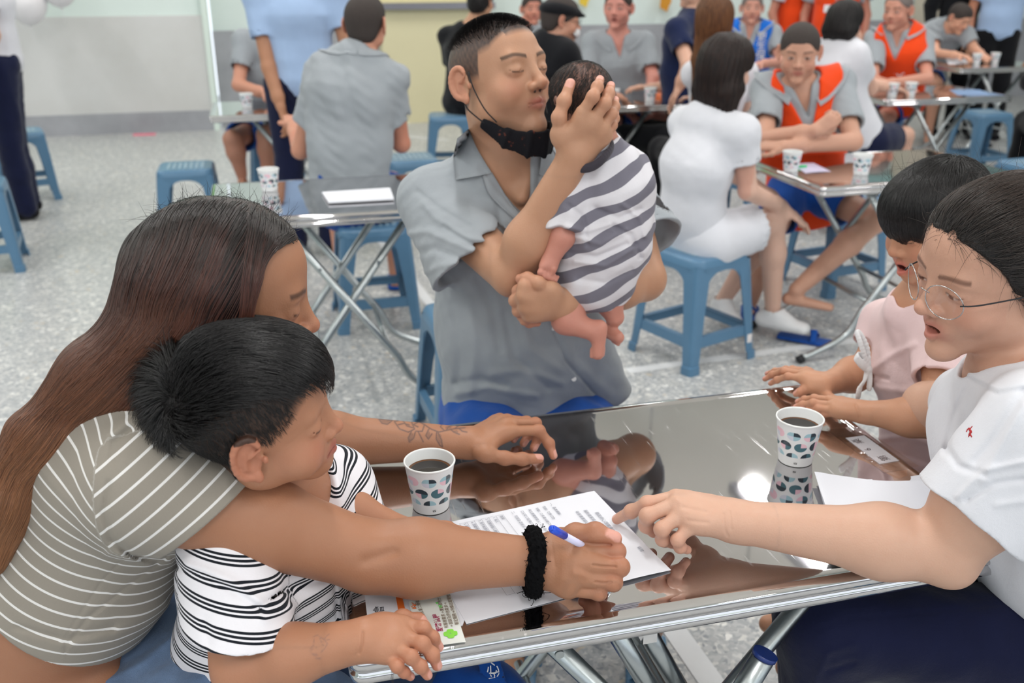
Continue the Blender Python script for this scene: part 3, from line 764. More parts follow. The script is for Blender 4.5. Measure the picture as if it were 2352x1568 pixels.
    # painted skin colours (brows, lips, eyes, blush)
    def paint(s,P,base,eyes='open',brow=True,stubble=None,lip=(176,98,90)):
        q=s.loc(P); x,y,z=q[:,0],q[:,1],q[:,2]; c=np.tile(lin(base),(len(P),1)) if not isinstance(base,np.ndarray) else base.copy()
        front=(y>.05)&(np.abs(x)<.07)&(z>-.12)&(z<.06)
        def mixc(c,col,a): a=np.clip(a,0,1)[:,None]; return c*(1-a)+lin(col)*a
        ax=np.abs(x)
        if brow:
            bz=.026+.0045*np.sin((ax-.014)/.036*2.2)-.15*np.maximum(ax-.04,0)
            a=np.exp(-((z-bz)/.0036)**4)*((ax>.013)&(ax<.052))*front; c=mixc(c,(52,38,32),a*.8)
        m=s.mouth; 
        lz=-.0555; a=np.exp(-(((x/.022)**2)**1.5+((z-lz+.35*m)/(.0105+.55*m))**4))*(y>.074); c=mixc(c,lip,a*.8*(front))
        if m>0:
            a=((x/.0165)**2+((z-lz+.4*m)/(.5*m+.001))**2<1)&(y<.088)&(y>.05)&(ax<.02); c[a]=lin((84,30,28))
        elif True:
            a=np.exp(-((z+.0553+.004*(ax/.022)**2)/.0011)**2)*(ax<.0225)*(y>.074); c=mixc(c,(110,52,46),a*.75)
        ex=(ax-.032)/.0135; 
        up=.0045*(1-ex**2)+.0045; lo=-.0038*(1-ex**2)+.0035
        inn=(np.abs(ex)<1)&front
        if eyes=='open':
            e=inn&(z<up)&(z>lo); c[e]=lin((228,222,218)); gx=s.kw.get('gaze',0.0); ix=np.where(x>0,x-.032,x+.032)-gx
            ir=np.hypot(ix,z-.0048); c[e&(ir<.0056)]=lin((42,26,20)); c[e&(ir<.0026)]=lin((10,8,8))
            a=np.exp(-((z-up)/.0011)**2)*inn; c=mixc(c,(30,22,20),a*.9); a=np.exp(-((z-lo)/.0008)**2)*inn; c=mixc(c,(120,76,64),a*.6)
        elif eyes=='half':
            up2=.0012*(1-ex**2)+.0040; e=inn&(z<up2)&(z>lo+.0004); c[e]=lin((214,206,200)); gx=s.kw.get('gaze',0.0); ix=np.where(x>0,x-.032,x+.032)-gx
            c[e&(np.hypot(ix,z-.0025)<.0056)]=lin((36,24,20)); a=np.exp(-((z-up2)/.0012)**2)*inn; c=mixc(c,(26,20,18),a*.95); a=np.exp(-((z-lo)/.0008)**2)*inn; c=mixc(c,(130,84,72),a*.5)
        elif eyes=='down':
            lz2=.0030-.0022*(1-ex**2); a=np.exp(-((z-lz2)/.0015)**2)*inn; c=mixc(c,(34,24,20),a*.9)
        # warmer cheeks, nose tip and ears
        a=.28*np.exp(-((ax-.045)/.02)**2-((z+.025)/.022)**2)*(y>.03)+.22*np.exp(-(x/.014)**2-((z+.024)/.012)**2)*(y>.09)+.30*((ax>.079)&(np.abs(y)<.04))
        c=mixc(c,(204,120,100),a)
        c=mixc(c,(70,34,26),(np.hypot(ax-.0068,z+.035)<.0032)&(y>.09))
        return c
# ------------------------------------------------------------------ hands
def hand(sd,wrist,J,rad,k=.006,palm=.011,thenar=True,wr=None,fd=None):
    """J: dict finger-> list of joints (first = knuckle); thumb first joint at palm base side. rad = finger radius scale (m)"""
    W_=A_(*wrist); g=SD(); r=rad; wr=wr or r*2.6
    kn=[A_(*J[f][0]) for f in ('index','middle','ring','pinky')]
    for i,m in enumerate(kn):
        base=W_+(kn[i]-kn[1])*.35
        g.u(EC(base,m,r*1.75,r*1.25),r*1.5)
    for a,b in zip(kn[:-1],kn[1:]): g.u(EC(a*.86+W_*.14,b*.86+W_*.14,r*1.25,r*1.2),r*1.0)
    if 'thumb' in J:
        th=[A_(*p) for p in J['thumb']]; g.u(EC(W_*.75+th[0]*.25,th[0]*.7+th[1]*.3,r*1.9,r*1.45),r*2.0)
        g.u(EC(th[0],kn[0]*.7+W_*.3,r*1.2,r*1.0),r*2)
    sd.u(g,r*1.6)
    fr={'index':1.0,'middle':1.03,'ring':.97,'pinky':.84,'thumb':1.18}
    for f,pts in J.items():
        pts=[A_(*p) for p in pts]; rr=r*fr[f]; h=SD(); n=len(pts)
        taper=[1.10,1.0,.92,.78] if n==4 else [1.15,1.02,.85]
        if n==5: taper=[1.1,1.05,.98,.9,.78]
        for i in range(n-1):
            h.u(EC(pts[i],pts[i+1],rr*taper[i]*.97,rr*taper[i+1]),rr*.5)
            if i>0: h.u(EL(pts[i],rr*taper[i]*1.01),rr*.7)
        sd.u(h,r*.28)
    return sd
def nail_paint(c,P,J,rad,up,col=(226,170,158),amt=.75):
    """nails as paler pink plates on the back of each fingertip"""
    for f,pts in J.items():
        a=A_(*pts[-2]);b=A_(*pts[-1]); ax=nrm(b-a); r=rad*{'thumb':1.2,'pinky':.8}.get(f,1.0)
        u=up[f] if isinstance(up,dict) else up; u=A_(*u); u=nrm(u-ax*ax.dot(u)); sdv=np.cross(ax,u)
        q=P-(b-ax*r*.12); h=q@ax; n_=q@u; s_=q@sdv
        m=np.clip(1.3-((h/(r*.80))**4+(s_/(r*.64))**4),0,1)*(n_>r*.30)*(np.linalg.norm(q,axis=1)<r*1.9)
        m=np.clip(m*2,0,1)[:,None]*amt; c=c*(1-m)+lin(col)*m
    return c
# ------------------------------------------------------------------ people
SK=(222,178,150); SK2=(204,158,128); SK3=(188,138,108)
def torso(J,R,sc=1,w=1.0,d=1.0,sh=.055):
    g=SD(); p,wa,c,n=[A_(*J[k]) for k in ('pelvis','waist','chest','neck')]
    g.u(EC(p,wa,.158*w*sc,.138*w*sc,R,.112*d*sc,.100*d*sc),.0)
    g.u(EC(wa,c,.138*w*sc,.160*w*sc,R,.100*d*sc,.112*d*sc),.05*sc)
    t=c*.3+n*.7; g.u(EC(c,t,.160*w*sc,.10*w*sc,R,.112*d*sc,.070*d*sc),.05*sc)
    for k in('shL','shR'): g.u(EC(J[k],n-(n-c)*.10,sh*sc,.058*sc),.06*sc)
    return g
def planecut(p,n,soft=0): 
    p=A_(*p);n=nrm(n)
    return lambda P,D: np.maximum(D,(P-p)@n)
def simple_hand(sd,W_,dirn,pn,r=.0085,curl=.5,side=1,spread=.0,thumb=1):
    """generic hand: direction of fingers, palm normal (towards the palm), side=+1 thumb towards cross(pn,dir)"""
    W_=A_(*W_); d=nrm(dirn); n=nrm(A_(*pn)-d*d.dot(A_(*pn))); t=np.cross(n,d)*side; s=r/.0085; J={}
    for i,(f,L,o) in enumerate((('index',.088,.027),('middle',.092,.009),('ring',.087,-.009),('pinky',.078,-.026))):
        k=W_+d*L*s+t*o*s; ln=np.array([.040,.026,.021])*s*(.82 if f=='pinky' else 1); pts=[k]; a=curl*.5; q=k
        dd=nrm(d+t*spread*(1.5-i)*.3)
        for l in ln: v=dd*math.cos(a)+n*math.sin(a); q=q+v*l; pts.append(q); a+=curl*.85
        J[f]=pts
    if thumb:
        b=W_+d*.028*s+t*.028*s+n*.008*s; v=nrm(d*.8+t*.75+n*.35*curl); m=b+v*.036*s; v2=nrm(d*1+t*.1+n*.5*curl); J['thumb']=[b,m,m+v2*.028*s,m+v2*.050*s]
    hand(sd,W_,J,r); return J
def figure(name,label,base,yaw,pose='sit',lean=0.,sc=1.0,J=None,head=None,skin=SK2,top=None,vest=None,bottom=None,hair=None,v=.007,sleeve=.62,
           legs=True,shoe=None,group=None,hands=(.5,.5),w=1.0,fold=.004,extra=None,seed=1,hdir=None,kindofcollar='shirt',bl=.55):
    v=v*1.1; F=A_(math.cos(math.radians(yaw)),math.sin(math.radians(yaw)),0); R=A_(F[1],-F[0],0); B=A_(base[0],base[1],0)
    def L(r,f,z): return B+R*r*sc+F*f*sc+A_(0,0,1)*z*(sc if pose!='sit' else 1)
    zz=lambda z:.50+(z-.50)*sc
    if pose=='sit':
        D=dict(pelvis=L(0,0,.55),waist=L(0,.02+lean*.2,zz(.70)),chest=L(0,lean*.45,zz(.90)),neck=L(0,lean*.65,zz(1.045)),
          shL=L(-.175*w,lean*.62,zz(1.0)),shR=L(.175*w,lean*.62,zz(1.0)),elL=L(-.25,lean*.5+.16,zz(.80)),elR=L(.25,lean*.5+.16,zz(.80)),
          wrL=L(-.08,lean*.5+.36,.80),wrR=L(.08,lean*.5+.36,.80),hipL=L(-.09,.02,.53),hipR=L(.09,.02,.53),knL=L(-.13,.42,.52),knR=L(.13,.42,.52),
          anL=L(-.13,.40,.08),anR=L(.13,.40,.08))
        hc=L(0,lean*.80+.03,zz(1.20))
    else:
        D=dict(pelvis=L(0,0,.95),waist=L(0,.01,1.08),chest=L(0,lean*.3,1.27),neck=L(0,lean*.5,1.42),shL=L(-.18*w,lean*.45,1.37),shR=L(.18*w,lean*.45,1.37),
          elL=L(-.25,-.02,1.10),elR=L(.25,-.02,1.10),wrL=L(-.25,.08,.87),wrR=L(.25,.08,.87),hipL=L(-.09,0,.90),hipR=L(.09,0,.90),knL=L(-.1,.02,.49),knR=L(.1,.02,.49),anL=L(-.1,0,.08),anR=L(.1,0,.08))
        hc=L(0,lean*.6+.03,1.585)
    D={k:A_(*p) for k,p in D.items()}
    for k,p in (J or {}).items(): D[k]=A_(*p)
    J=D; hd=dict(head or {}); hp=hd.pop('yaw',yaw); pt=hd.pop('pitch',0); rl=hd.pop('roll',0); hc=A_(*hd.pop('c',hc)); hs=hd.pop('s',sc if sc>.85 else sc*1.12)
    a=math.radians(hp); b=math.radians(pt); hF=A_(math.cos(a)*math.cos(b),math.sin(a)*math.cos(b),math.sin(b)); hU=nrm(A_(0,0,1)+nrm(np.cross(hF,[0,0,1]))*math.sin(math.radians(rl)))
    H=Head(hc,hF,hU,hs,**hd)
    root=empty(name,B); tag(root,label,'person',group)
    org=B
    # skin
    body=SD(); body.u(torso(J,R,sc,w*.93,.92,.045),0); nk=.053*hs*(.88 if hd.get('female') else 1)
    body.u(EC(J['neck'],H.w(0,-.02,-.05),nk*1.08,nk),.03)
    for s in 'LR':
        body.u(EC(J['sh'+s],J['el'+s],.047*sc,.037*sc),.03); body.u(SD().u(EC(J['el'+s],J['wr'+s]*.75+J['el'+s]*.25,.039*sc,.031*sc)).u(EC(J['wr'+s]*.75+J['el'+s]*.25,J['wr'+s],.031*sc,.0235*sc),.02),.015)
        hv=(hdir or {}).get(s); dv,pn=hv if hv else (nrm(nrm(J['wr'+s]-J['el'+s])+F*.2),(0,0,-1))
        simple_hand(body,J['wr'+s],dv,pn,.0082*sc,hands[0 if s=='L' else 1],side=(1 if s=='L' else -1)*(-1))
        if legs:
            body.u(SD().u(EC(J['hip'+s],J['kn'+s],.078*sc,.054*sc)).u(EC(J['kn'+s],J['kn'+s]*.65+J['an'+s]*.35,.052*sc,.053*sc),.03).u(EC(J['kn'+s]*.65+J['an'+s]*.35,J['an'+s],.053*sc,.033*sc),.03),.03)
            td=(hdir or {}).get('foot'+s,F); fo=J['an'+s]; body.u(SD().u(EC(fo+A_(0,0,-.045)-td*.03,fo+td*.14+A_(0,0,-.055),.030*sc,.024*sc,np.cross(td,[0,0,1]),.026*sc,.016*sc)),.02)
    body.u(H.sdf(detail=v<.0095),.02)
    ph=lambda P: H.paint(P,skin)
    k=1.0
    fine=[(hc-.14*hs,hc+.14*hs,min(v,.0045))] if hd.get('fine',1) else None
    sculpt('body',body,v,M['skin'],root,col=ph,fine=fine,origin=org)
    gm=None
    wr=lambda amp,sd_=seed: (lambda P,Dv: Dv-amp*np.maximum(vnoise(P*A_(1,1,.38)+A_(0,0,.3)*P[...,:1],26,sd_),-.2)-amp*.22*vnoise(P,60,sd_+5))
    front=nrm(F)
    if top:
        t=SD(); g=torso(J,R,sc,w,1.0); g2=SD().u(g,0,.016*sc); t.u(g2,0)
        up=nrm(J['neck']-J['pelvis'])
        for s in 'LR':
            e=J['sh'+s]*(1-sleeve)+J['el'+s]*sleeve; ax=nrm(J['el'+s]-J['sh'+s]); q=SD().u(EC(J['sh'+s],e+ax*.04,.066*sc,.066*sc)); q.sub(EC(e-ax*.02,e+ax*.08,.056*sc,.060*sc),.004); q.fn(planecut(e,ax)); t.u(q,.03)
            if sleeve>.95:
                wq=J['el'+s]*.1+J['wr'+s]*.9; q=SD().u(EC(J['el'+s],wq,.056*sc,.040*sc)); t.u(q,.02)
        hem=J['pelvis']-up*.05*sc if pose=='sit' else J['pelvis']-up*.08*sc
        if 'hem' in (extra or {}): hem=A_(*extra['hem'])
        hemc=planecut(hem,-up); nb=J['neck']; 
        t.sub(EC(nb-up*.01,H.w(0,-.01,-.06),nk+.012,nk+.03),.01)
        if kindofcollar=='shirt':
            t.sub(EC(nb+F*.07*sc+up*.03,J['chest']+F*.135*sc+up*.03,.042*sc,.004,R,.06*sc,.03),.008)
        t.fn(wr(fold)); t.fn(hemc)
        o=sculpt('shirt',t,v,top,root,origin=org); gm=t
        if kindofcollar=='shirt':
            for x in(-1,1):
                n,m=9,4; IN=[];OUT=[]
                for i in range(n):
                    u=i/(n-1); an=math.radians(178-150*u); dr=F*math.cos(an)+R*x*math.sin(an)
                    IN.append(nb+dr*(nk+.012)+up*(.040-.050*u)*sc); q_=nb+dr*(.092+.022*u)*sc+up*(-.006-.082*u**2)*sc; st=q_+(dr*.7+up*.7)*.16; ds=-nrm(dr*.7+up*.7); OUT.append((st,ds))
                P=np.array([o[0] for o in OUT]); DS=np.array([o[1] for o in OUT])
                vd=torso(J,R,sc,w,1.02); fd=(lambda Q:np.minimum(t.d(Q),vd.d(Q)-.036*sc)) if vest else t.d
                for _ in range(25): P=P+DS*np.clip(fd(P),0,.05)[:,None]
                P=P-DS*.004; V=[]
                for i in range(n):
                    for j in range(m+1): s_=j/m; V.append(IN[i]*(1-s_)+P[i]*s_-DS[i]*.010*math.sin(math.pi*s_)-org)
                Fq=[(i*(m+1)+j,i*(m+1)+j+1,(i+1)*(m+1)+j+1,(i+1)*(m+1)+j) for i in range(n-1) for j in range(m)]; N_=len(V); off_=[-DS[i]*.003 for i in range(n) for j in range(m+1)]
                V+=[p+o2 for p,o2 in zip(V[:N_],off_)]; Fq+=[tuple(N_+k2 for k2 in f[::-1]) for f in Fq]
                bd=[j for j in range(m+1)]+[i*(m+1)+m for i in range(1,n)]+[(n-1)*(m+1)+j for j in range(m-1,-1,-1)]+[i*(m+1) for i in range(n-2,0,-1)]
                Fq+=[(bd[k],bd[(k+1)%len(bd)],bd[(k+1)%len(bd)]+N_,bd[k]+N_) for k in range(len(bd))]
                link('collar',mesh_of('collar',V,Fq,False),top,o)
    if vest:
        t=SD(); g=torso(J,R,sc,w,1.02); t.u(g,0,.032*sc); up=nrm(J['neck']-J['pelvis']); nb=J['neck']
        t.sub(torso(J,R,sc,w,1.0),.004,.015)
        for x,s in((-1,'L'),(1,'R')): t.sub(EL(J['sh'+s]+R*x*.035*sc-up*.03,(.062*sc,.13*sc,.16*sc),R,F,up),.01)
        t.sub(EC(nb-up*.0,H.w(0,0,-.05),nk+.03,nk+.04),.01)
        t.sub(EC(nb+F*.10*sc+up*.02,J['waist']*.25+J['chest']*.75+F*.17*sc,.085*sc,.006,R,.07,.05),.006)
        t.fn(wr(.003,seed+3)); t.fn(planecut(J['pelvis']-up*.06*sc,-up)); o=sculpt('vest',t,v,vest,root,origin=org); gm=t
    if bottom:
        mat,kind=bottom; t=SD(); t.u(EC(J['pelvis'],J['waist'],.165*w*sc,.142*w*sc,R,.125*sc,.108*sc),0)
        for s in 'LR':
            if kind=='shorts':
                e=J['hip'+s]*(1-bl)+J['kn'+s]*bl; ax=nrm(J['kn'+s]-J['hip'+s]); q=SD().u(EC(J['hip'+s],e+ax*.05,.100*sc,.096*sc)); q.sub(EC(e-ax*.03,e+ax*.1,.084*sc,.088*sc),.004); q.fn(planecut(e,ax)); t.u(q,.04)
            elif kind=='trousers':
                m_=J['kn'+s]*.5+J['an'+s]*.5; q=SD().u(EC(J['hip'+s],J['kn'+s],.102*sc,.072*sc)).u(EC(J['kn'+s],m_,.072*sc,.072*sc),.03).u(EC(m_,J['an'+s]+A_(0,0,.0),.072*sc,.068*sc),.03); t.u(q,.04)
        if kind=='skirt':
            e=(J['knL']+J['knR'])/2*.58+J['pelvis']*.42
            for s in 'LR': t.u(EC(J['hip'+s],J['kn'+s]*.7+J['hip'+s]*.3,.112*sc,.098*sc),.06)
            t.fn(planecut(e,nrm(e-J['pelvis']))); t.fn(lambda P,Dv:Dv-.006*np.abs(vnoise(P,150,9))*(((P-e)@nrm(e-J['pelvis']))>-.03))
        t.fn(wr(fold*.8,seed+7)); t.fn(planecut(J['waist'],nrm(J['waist']-J['pelvis'])))
        sculpt('shorts' if kind=='shorts' else ('trousers' if kind=='trousers' else 'skirt'),t,v,mat,root,origin=org)
    if shoe=='slipper':
        for s in 'LR':
            td=(hdir or {}).get('foot'+s,F); td=nrm(td); fo=J['an'+s]; sdn=np.cross(td,[0,0,1]); b0=fo*A_(1,1,0)+A_(0,0,.012); q=SD().u(EC(b0-td*.05,b0+td*.17,.042,.046,sdn,.010,.010)); q.u(EC(b0+td*.10-sdn*.042+A_(0,0,.012),b0+td*.09+A_(0,0,.045),.014,.016,td,.005,.005),.006); q.u(EC(b0+td*.09+A_(0,0,.045),b0+td*.10+sdn*.042+A_(0,0,.012),.016,.014,td,.005,.005),.006); sculpt('slipper',q,.005,M['shorts'],root,origin=org)
    elif shoe:
        for s in 'LR':
            td=(hdir or {}).get('foot'+s,F); fo=J['an'+s]; sdn=np.cross(td,[0,0,1]); q=SD().u(EC(fo+A_(0,0,-.035)-td*.035,fo+td*.14+A_(0,0,-.05),.042*sc,.040*sc,sdn,.040*sc,.026*sc)); q.u(EC(fo+A_(0,0,.0),fo+td*.06+A_(0,0,-.03),.045*sc,.035*sc),.02); q.sub(EC(fo,fo+A_(0,0,.1),.036,.04),.005)
            q.fn(planecut((0,0,.004),(0,0,-1))); sculpt('shoe',q,.006,shoe,root,origin=org)
    if hair: hair_shell(root,H,hair,v,org,R)
    return dict(root=root,H=H,J=J,F=F,R=R,org=org,body=body,garment=gm)
def hair_mat(name,a,b,rough=.38,sc=1.0):
    t=NT(name); tc=t.node('ShaderNodeTexCoord').outputs['Object']; m=t.node('ShaderNodeMapping',{'Vector':tc,'Scale':(130*sc,130*sc,9*sc)}).outputs[0]
    n=t.noise(1.0,4,.65,m); c=t.mix(t.ramp(n,[(.35,(0,0,0,1)),(.68,(1,1,1,1))]),srgb(*a),srgb(*b)); t.bump(n,.7,.006)
    return t.set(Base_Color=c,Roughness=rough+.1,Specular_IOR_Level=.28)
M['hair_black']=hair_mat('black_hair',(14,12,13),(38,34,34))
M['hair_brown']=hair_mat('dark_reddish_brown_hair',(20,12,11),(42,26,22))
M['hair_ltbrown']=hair_mat('long_brown_hair',(66,38,22),(120,78,46))
M['hair_buzz']=simple('buzzed_black_hair',(58,50,47),.8,var=.35,scale=160,bump=.5)
M['hair_grey']=simple('grey_buzzed_hair',(118,108,104),.8,var=.25,scale=160,bump=.5)
def hair_shell(root,H,hair,v,org,R):
    kind=hair[0]; mat=hair[1]; k=H.sc; g=SD(); th=.004 if kind=='buzz' else (.020 if kind in('bob','long') else .012)
    g.u(H.el((0,-.014,.034),(.0765+th,.097+th,.084+th)),0); g.u(H.el((0,.022,.056),(.062+th,.060+th,.052+th)),.03*k)
    if kind!='buzz': g.u(H.el((0,-.05,-.02),(.062+th,.055+th,.05+th)),.03*k)
    else: g.u(H.el((0,-.045,-.03),(.055+th,.048+th,.045+th)),.03*k)
    def keep(P,D):
        q=H.loc(P); x,y,z=q[...,0],q[...,1],q[...,2]
        # hairline: rises over the forehead, drops behind the ears
        hl=hair[2] if len(hair)>2 else .058
        line=np.where(y>.0,hl-.045*np.clip(1-y/.06,0,1)*(np.abs(x)/.075)**1.5*1.3, np.interp(-y,[0,.03,.06,.10],[hl-.058*1.0,-.03,-.065,-.075]) )
        line=np.where(y>.0,line,np.minimum(line,hl-.02))
        bl=np.clip((y+.01)/.03,0,1); l2=np.interp(-y,[0,.02,.05,.10],[.02,-.02,-.062,-.075]); l1=hl-.05*np.clip((np.abs(x)-.035)/.04,0,1); line=l1*bl+l2*(1-bl)
        return np.maximum(D,(line-z)*k*.8)
    if kind in('bob','long','buzz','short','bowl'): 
        cap=SD().u(g,0); cap.fn(keep)
    G=SD(); G.u(cap,0)
    if kind in('bob','long'):
        Ln=hair[3] if len(hair)>3 else .2
        bk=H.O-H.F*.055*k; dn=A_(0,0,-1)
        for x in(-1,1):
            a=H.w(x*.062,-.02,.03); b=a+dn*Ln*.5-H.F*.01+H.X*x*.012; c_=a+dn*Ln-H.F*.02+H.X*x*.006
            G.u(EC(a,b,.034*k,.036*k,H.F,.022*k,.024*k),.03); G.u(EC(b,c_,.036*k,.028*k,H.F,.024*k,.018*k),.03)
        a=H.w(0,-.05,.02); b=a+dn*Ln*.55-H.F*.015; c_=a+dn*Ln*1.02-H.F*.012
        wd=1.14 if kind=='bob' else 1.0; G.u(EC(a,b,.078*wd*k,.082*wd*k,H.X,.052*k,.047*k),.03); G.u(EC(b,c_,.082*wd*k,.078*wd*k,H.X,.047*k,.022*k),.03)
        G.fn(lambda P,D: D-.0018*np.sin(np.arctan2((P-H.O)@H.X,-((P-H.O)@H.F)+.02)*38+3*np.sin(P[...,2]*14))-.0022*vnoise(P*A_(1,1,.15),60,5))
    if kind in('short','bowl'): G.fn(lambda P,D: D-.0022*vnoise(P,110,3))
    sculpt('hair',G,min(v,.005),mat,root,origin=org)
# ------------------------------------------------------------------ background people
def Jd(**k): return {a:A_(*b) for a,b in k.items()}
# woman in white on the near stool
lw=figure('person','person in white top and frayed white skirt, back turned, crossing hands over one knee',(.76,3.74),22,'sit',lean=.05,sc=.95,
  J=Jd(neck=Y(1628,262,3.72),chest=Y(1600,380,3.70),waist=Y(1590,480,3.72),pelvis=Y(1610,560,3.74),shL=Y(1575,285,3.85),shR=Y(1702,305,3.60),elR=Y(1718,438,3.62),wrR=Y(1800,478,3.80),elL=Y(1690,400,4.0),wrL=Y(1795,470,3.92),
    hipL=Y(1640,560,3.85),hipR=Y(1640,555,3.66),knL=Y(1770,520,3.98),knR=Y(1775,505,3.80),anL=Y(1660,690,4.02),anR=Y(1775,716,3.85)),
  head=dict(c=Y(1668,160,3.72),yaw=38,pitch=-6,female=1,s=.97),skin=(222,184,166),top=M['white_cloth'],bottom=(M['white_cloth'],'skirt'),hair=('bob',M['hair_brown'],.058,.185),v=.006,shoe=M['whiteprint'],hands=(.3,.3),w=.92,
  hdir={'R':((.8,.2,-.55),(0,0,-1)),'L':((.8,.1,-.55),(0,0,-1)),'footR':A_(.85,-.5,0),'footL':A_(.2,-.98,0)},kindofcollar='tee',sleeve=.50,seed=3,fold=.003)
# man in orange vest, crossed arms
om=figure('person','person in orange vest with buzz cut, arms crossed on the steel table',(1.42,4.50),-100,'sit',lean=.25,
  J=Jd(neck=Y(1840,205,4.32),chest=Y(1850,270,4.36),waist=Y(1850,345,4.42),pelvis=Y(1850,470,4.50),shL=Y(1925,190,4.36),shR=Y(1762,205,4.36),elR=Y(1758,318,4.10),wrR=Y(1872,300,3.98),elL=Y(1960,325,4.10),wrL=Y(1800,336,3.95),
    hipR=Y(1810,440,4.4),hipL=Y(1880,440,4.4),knR=Y(1760,560,4.15),knL=Y(2010,505,4.15),anR=Y(1725,690,4.2),anL=Y(1830,665,3.85)),
  head=dict(c=Y(1836,122,4.27),yaw=-105,pitch=-12,s=1.03),skin=(206,160,138),top=M['uniform'],vest=M['orange'],bottom=(M['shorts'],'shorts'),hair=('buzz',M['hair_buzz'],.060),v=.0065,sleeve=.72,shoe='slipper',hands=(.3,1.3),seed=5,
  hdir={'R':((.8,.1,.5),(0,1,0)),'L':((-1,.1,0),(0,.3,-1)),'footL':A_(.9,-.5,0),'footR':A_(-.2,-1,0)})
# man in grey seen from behind
gb=figure('person','person in grey shirt seen from behind, seated beyond the table with one cup',(-.66,4.15),97,'sit',lean=.02,
  J=Jd(neck=Y(822,128,4.20),chest=Y(805,215,4.15),waist=Y(800,340,4.12),pelvis=Y(805,470,4.12),shL=Y(738,165,4.18),shR=Y(895,180,4.18),elL=Y(690,345,4.25),wrL=Y(672,285,4.5),elR=Y(922,330,4.25),wrR=Y(885,310,4.5)),
  head=dict(c=Y(840,58,4.24),yaw=78,pitch=0,s=1.02,ear=1.1),skin=(206,150,126),top=M['uniform'],bottom=(M['shorts'],'shorts'),hair=('buzz',M['hair_buzz'],.060),v=.0065,sleeve=.62,shoe='slipper',seed=8,w=1.08,fold=.011,hands=(.6,.6))
# standing person in light blue shirt
sb=figure('person','standing person in light blue shirt beside the grey-shirted back, head out of view',(-1.10,5.15),95,'stand',lean=0,sc=1.0,
  J=Jd(elL=Y(618,155,5.05),wrL=Y(645,245,5.0)),skin=SK3,top=M['lightblue'],bottom=(M['navy'],'trousers'),hair=('short',M['hair_black'],.06),v=.008,sleeve=.60,seed=9,w=1.08,shoe=M['black'],hands=(.6,.6),fold=.005)
# seated man in blue shorts
bm_=figure('person','person in grey T-shirt and blue shorts sitting at the table by the wall',(-1.52,6.2),-78,'sit',lean=.25,
  J=Jd(shR=Y(562,95,6.0),elR=Y(548,195,5.85),wrR=Y(610,215,5.75),knR=Y(535,320,5.72),anR=Y(555,400,5.72),knL=Y(612,310,5.72),anL=Y(615,400,5.72)),
  head=dict(c=(-1.33,6.02,1.25),yaw=-70),skin=(206,150,126),top=M['uniform'],bottom=(M['shorts'],'shorts'),hair=('buzz',M['hair_buzz'],.06),v=.008,kindofcollar='tee',seed=12,bl=.7,hands=(.8,.8))
# standing woman at the left edge
figure('person','standing person in white blouse and wide navy trousers at the left edge',(-3.10,6.02),200,'stand',
  J=Jd(),skin=(214,172,150),top=M['white_cloth'],bottom=(M['navy'],'trousers'),hair=('long',M['hair_black'],.06,.3),v=.009,seed=14,w=1.0,shoe=M['black'],kindofcollar='tee',sleeve=.5,fold=.008,sc=1.02)
figure('person','person in navy sitting on the stool at the very left edge',(-2.98,5.05),170,'sit',skin=(214,172,150),top=M['lightblue'],bottom=(M['navyshirt'],'trousers'),hair=('short',M['hair_black'],.06),v=.010,seed=15,kindofcollar='tee')
# black-clad person behind the father
figure('person','person dressed in black with dark hair, mostly hidden behind the father\'s buzzed head',(-.36,7.35),60,'sit',lean=.1,skin=SK2,top=M['black'],bottom=(M['black'],'trousers'),hair=('short',M['hair_black'],.058),v=.009,seed=16,kindofcollar='tee',sleeve=.98,
  head=dict(c=Y(1105,6,7.4),yaw=60))
figure('person','person whose face shows between the father\'s forehead and the black flat cap',(.10,7.95),-80,'sit',skin=(214,150,130),top=M['uniform'],bottom=(M['shorts'],'shorts'),hair=('buzz',M['hair_buzz'],.06),v=.009,seed=17,head=dict(c=Y(1222,22,7.95),yaw=-80))
# flat cap man
cp=figure('person','person in a black flat cap, glasses and white face mask, dressed in black',(.33,6.3),40,'sit',lean=.1,skin=(206,156,132),top=M['black'],bottom=(M['black'],'trousers'),hair=('buzz',M['hair_buzz'],.02),v=.008,seed=18,kindofcollar='tee',
  J=Jd(neck=Y(1262,95,5.3),chest=Y(1255,160,5.3),waist=Y(1260,220,5.3),pelvis=Y(1265,300,5.3),shL=Y(1215,120,5.4),shR=Y(1300,125,5.2),elR=Y(1330,190,5.2),wrR=Y(1400,215,5.4),elL=Y(1260,190,5.5),wrL=Y(1340,200,5.6),hipL=Y(1250,310,5.4),hipR=Y(1270,310,5.25),
     knL=Y(1400,330,5.6),knR=Y(1400,345,5.4),anL=Y(1400,470,5.6),anR=Y(1400,480,5.4)),head=dict(c=Y(1287,48,5.3),yaw=10,pitch=-8))
H=cp['H']; g=SD(); g.u(H.el((0,-.012,.052),(.092,.112,.052)),0); g.u(H.ec((-.045,.10,.042),(.045,.10,.042),.022,.022,.008,.008,side=H.F),.03); g.fn(lambda P,D:np.maximum(D,-(P-H.w(0,0,.030))@H.U)); sculpt('flat_cap',g,.005,M['black'],cp['root'],origin=cp['org'])
g=SD(); g.u(H.el((0,.062,-.05),(.055,.052,.042)),0); g.sub(H.el((0,.055,-.05),(.054,.05,.05)),.003); sculpt('face_mask',g,.005,M['whiteprint'],cp['root'],origin=cp['org'])
b=MB()
for x in(-1,1): b.tube([H.w(x*.030+.022*math.cos(q),.100,.006+.017*math.sin(q)) for q in np.linspace(0,6.28,17)],.0012,6); b.tube([H.w(x*.052,.098,.008),H.w(x*.078,.0,.008)],.0012,6)
b.V=[tuple(np.array(v)-cp['org']) for v in b.V]; b.build('glasses',M['rubber'],cp['root'])
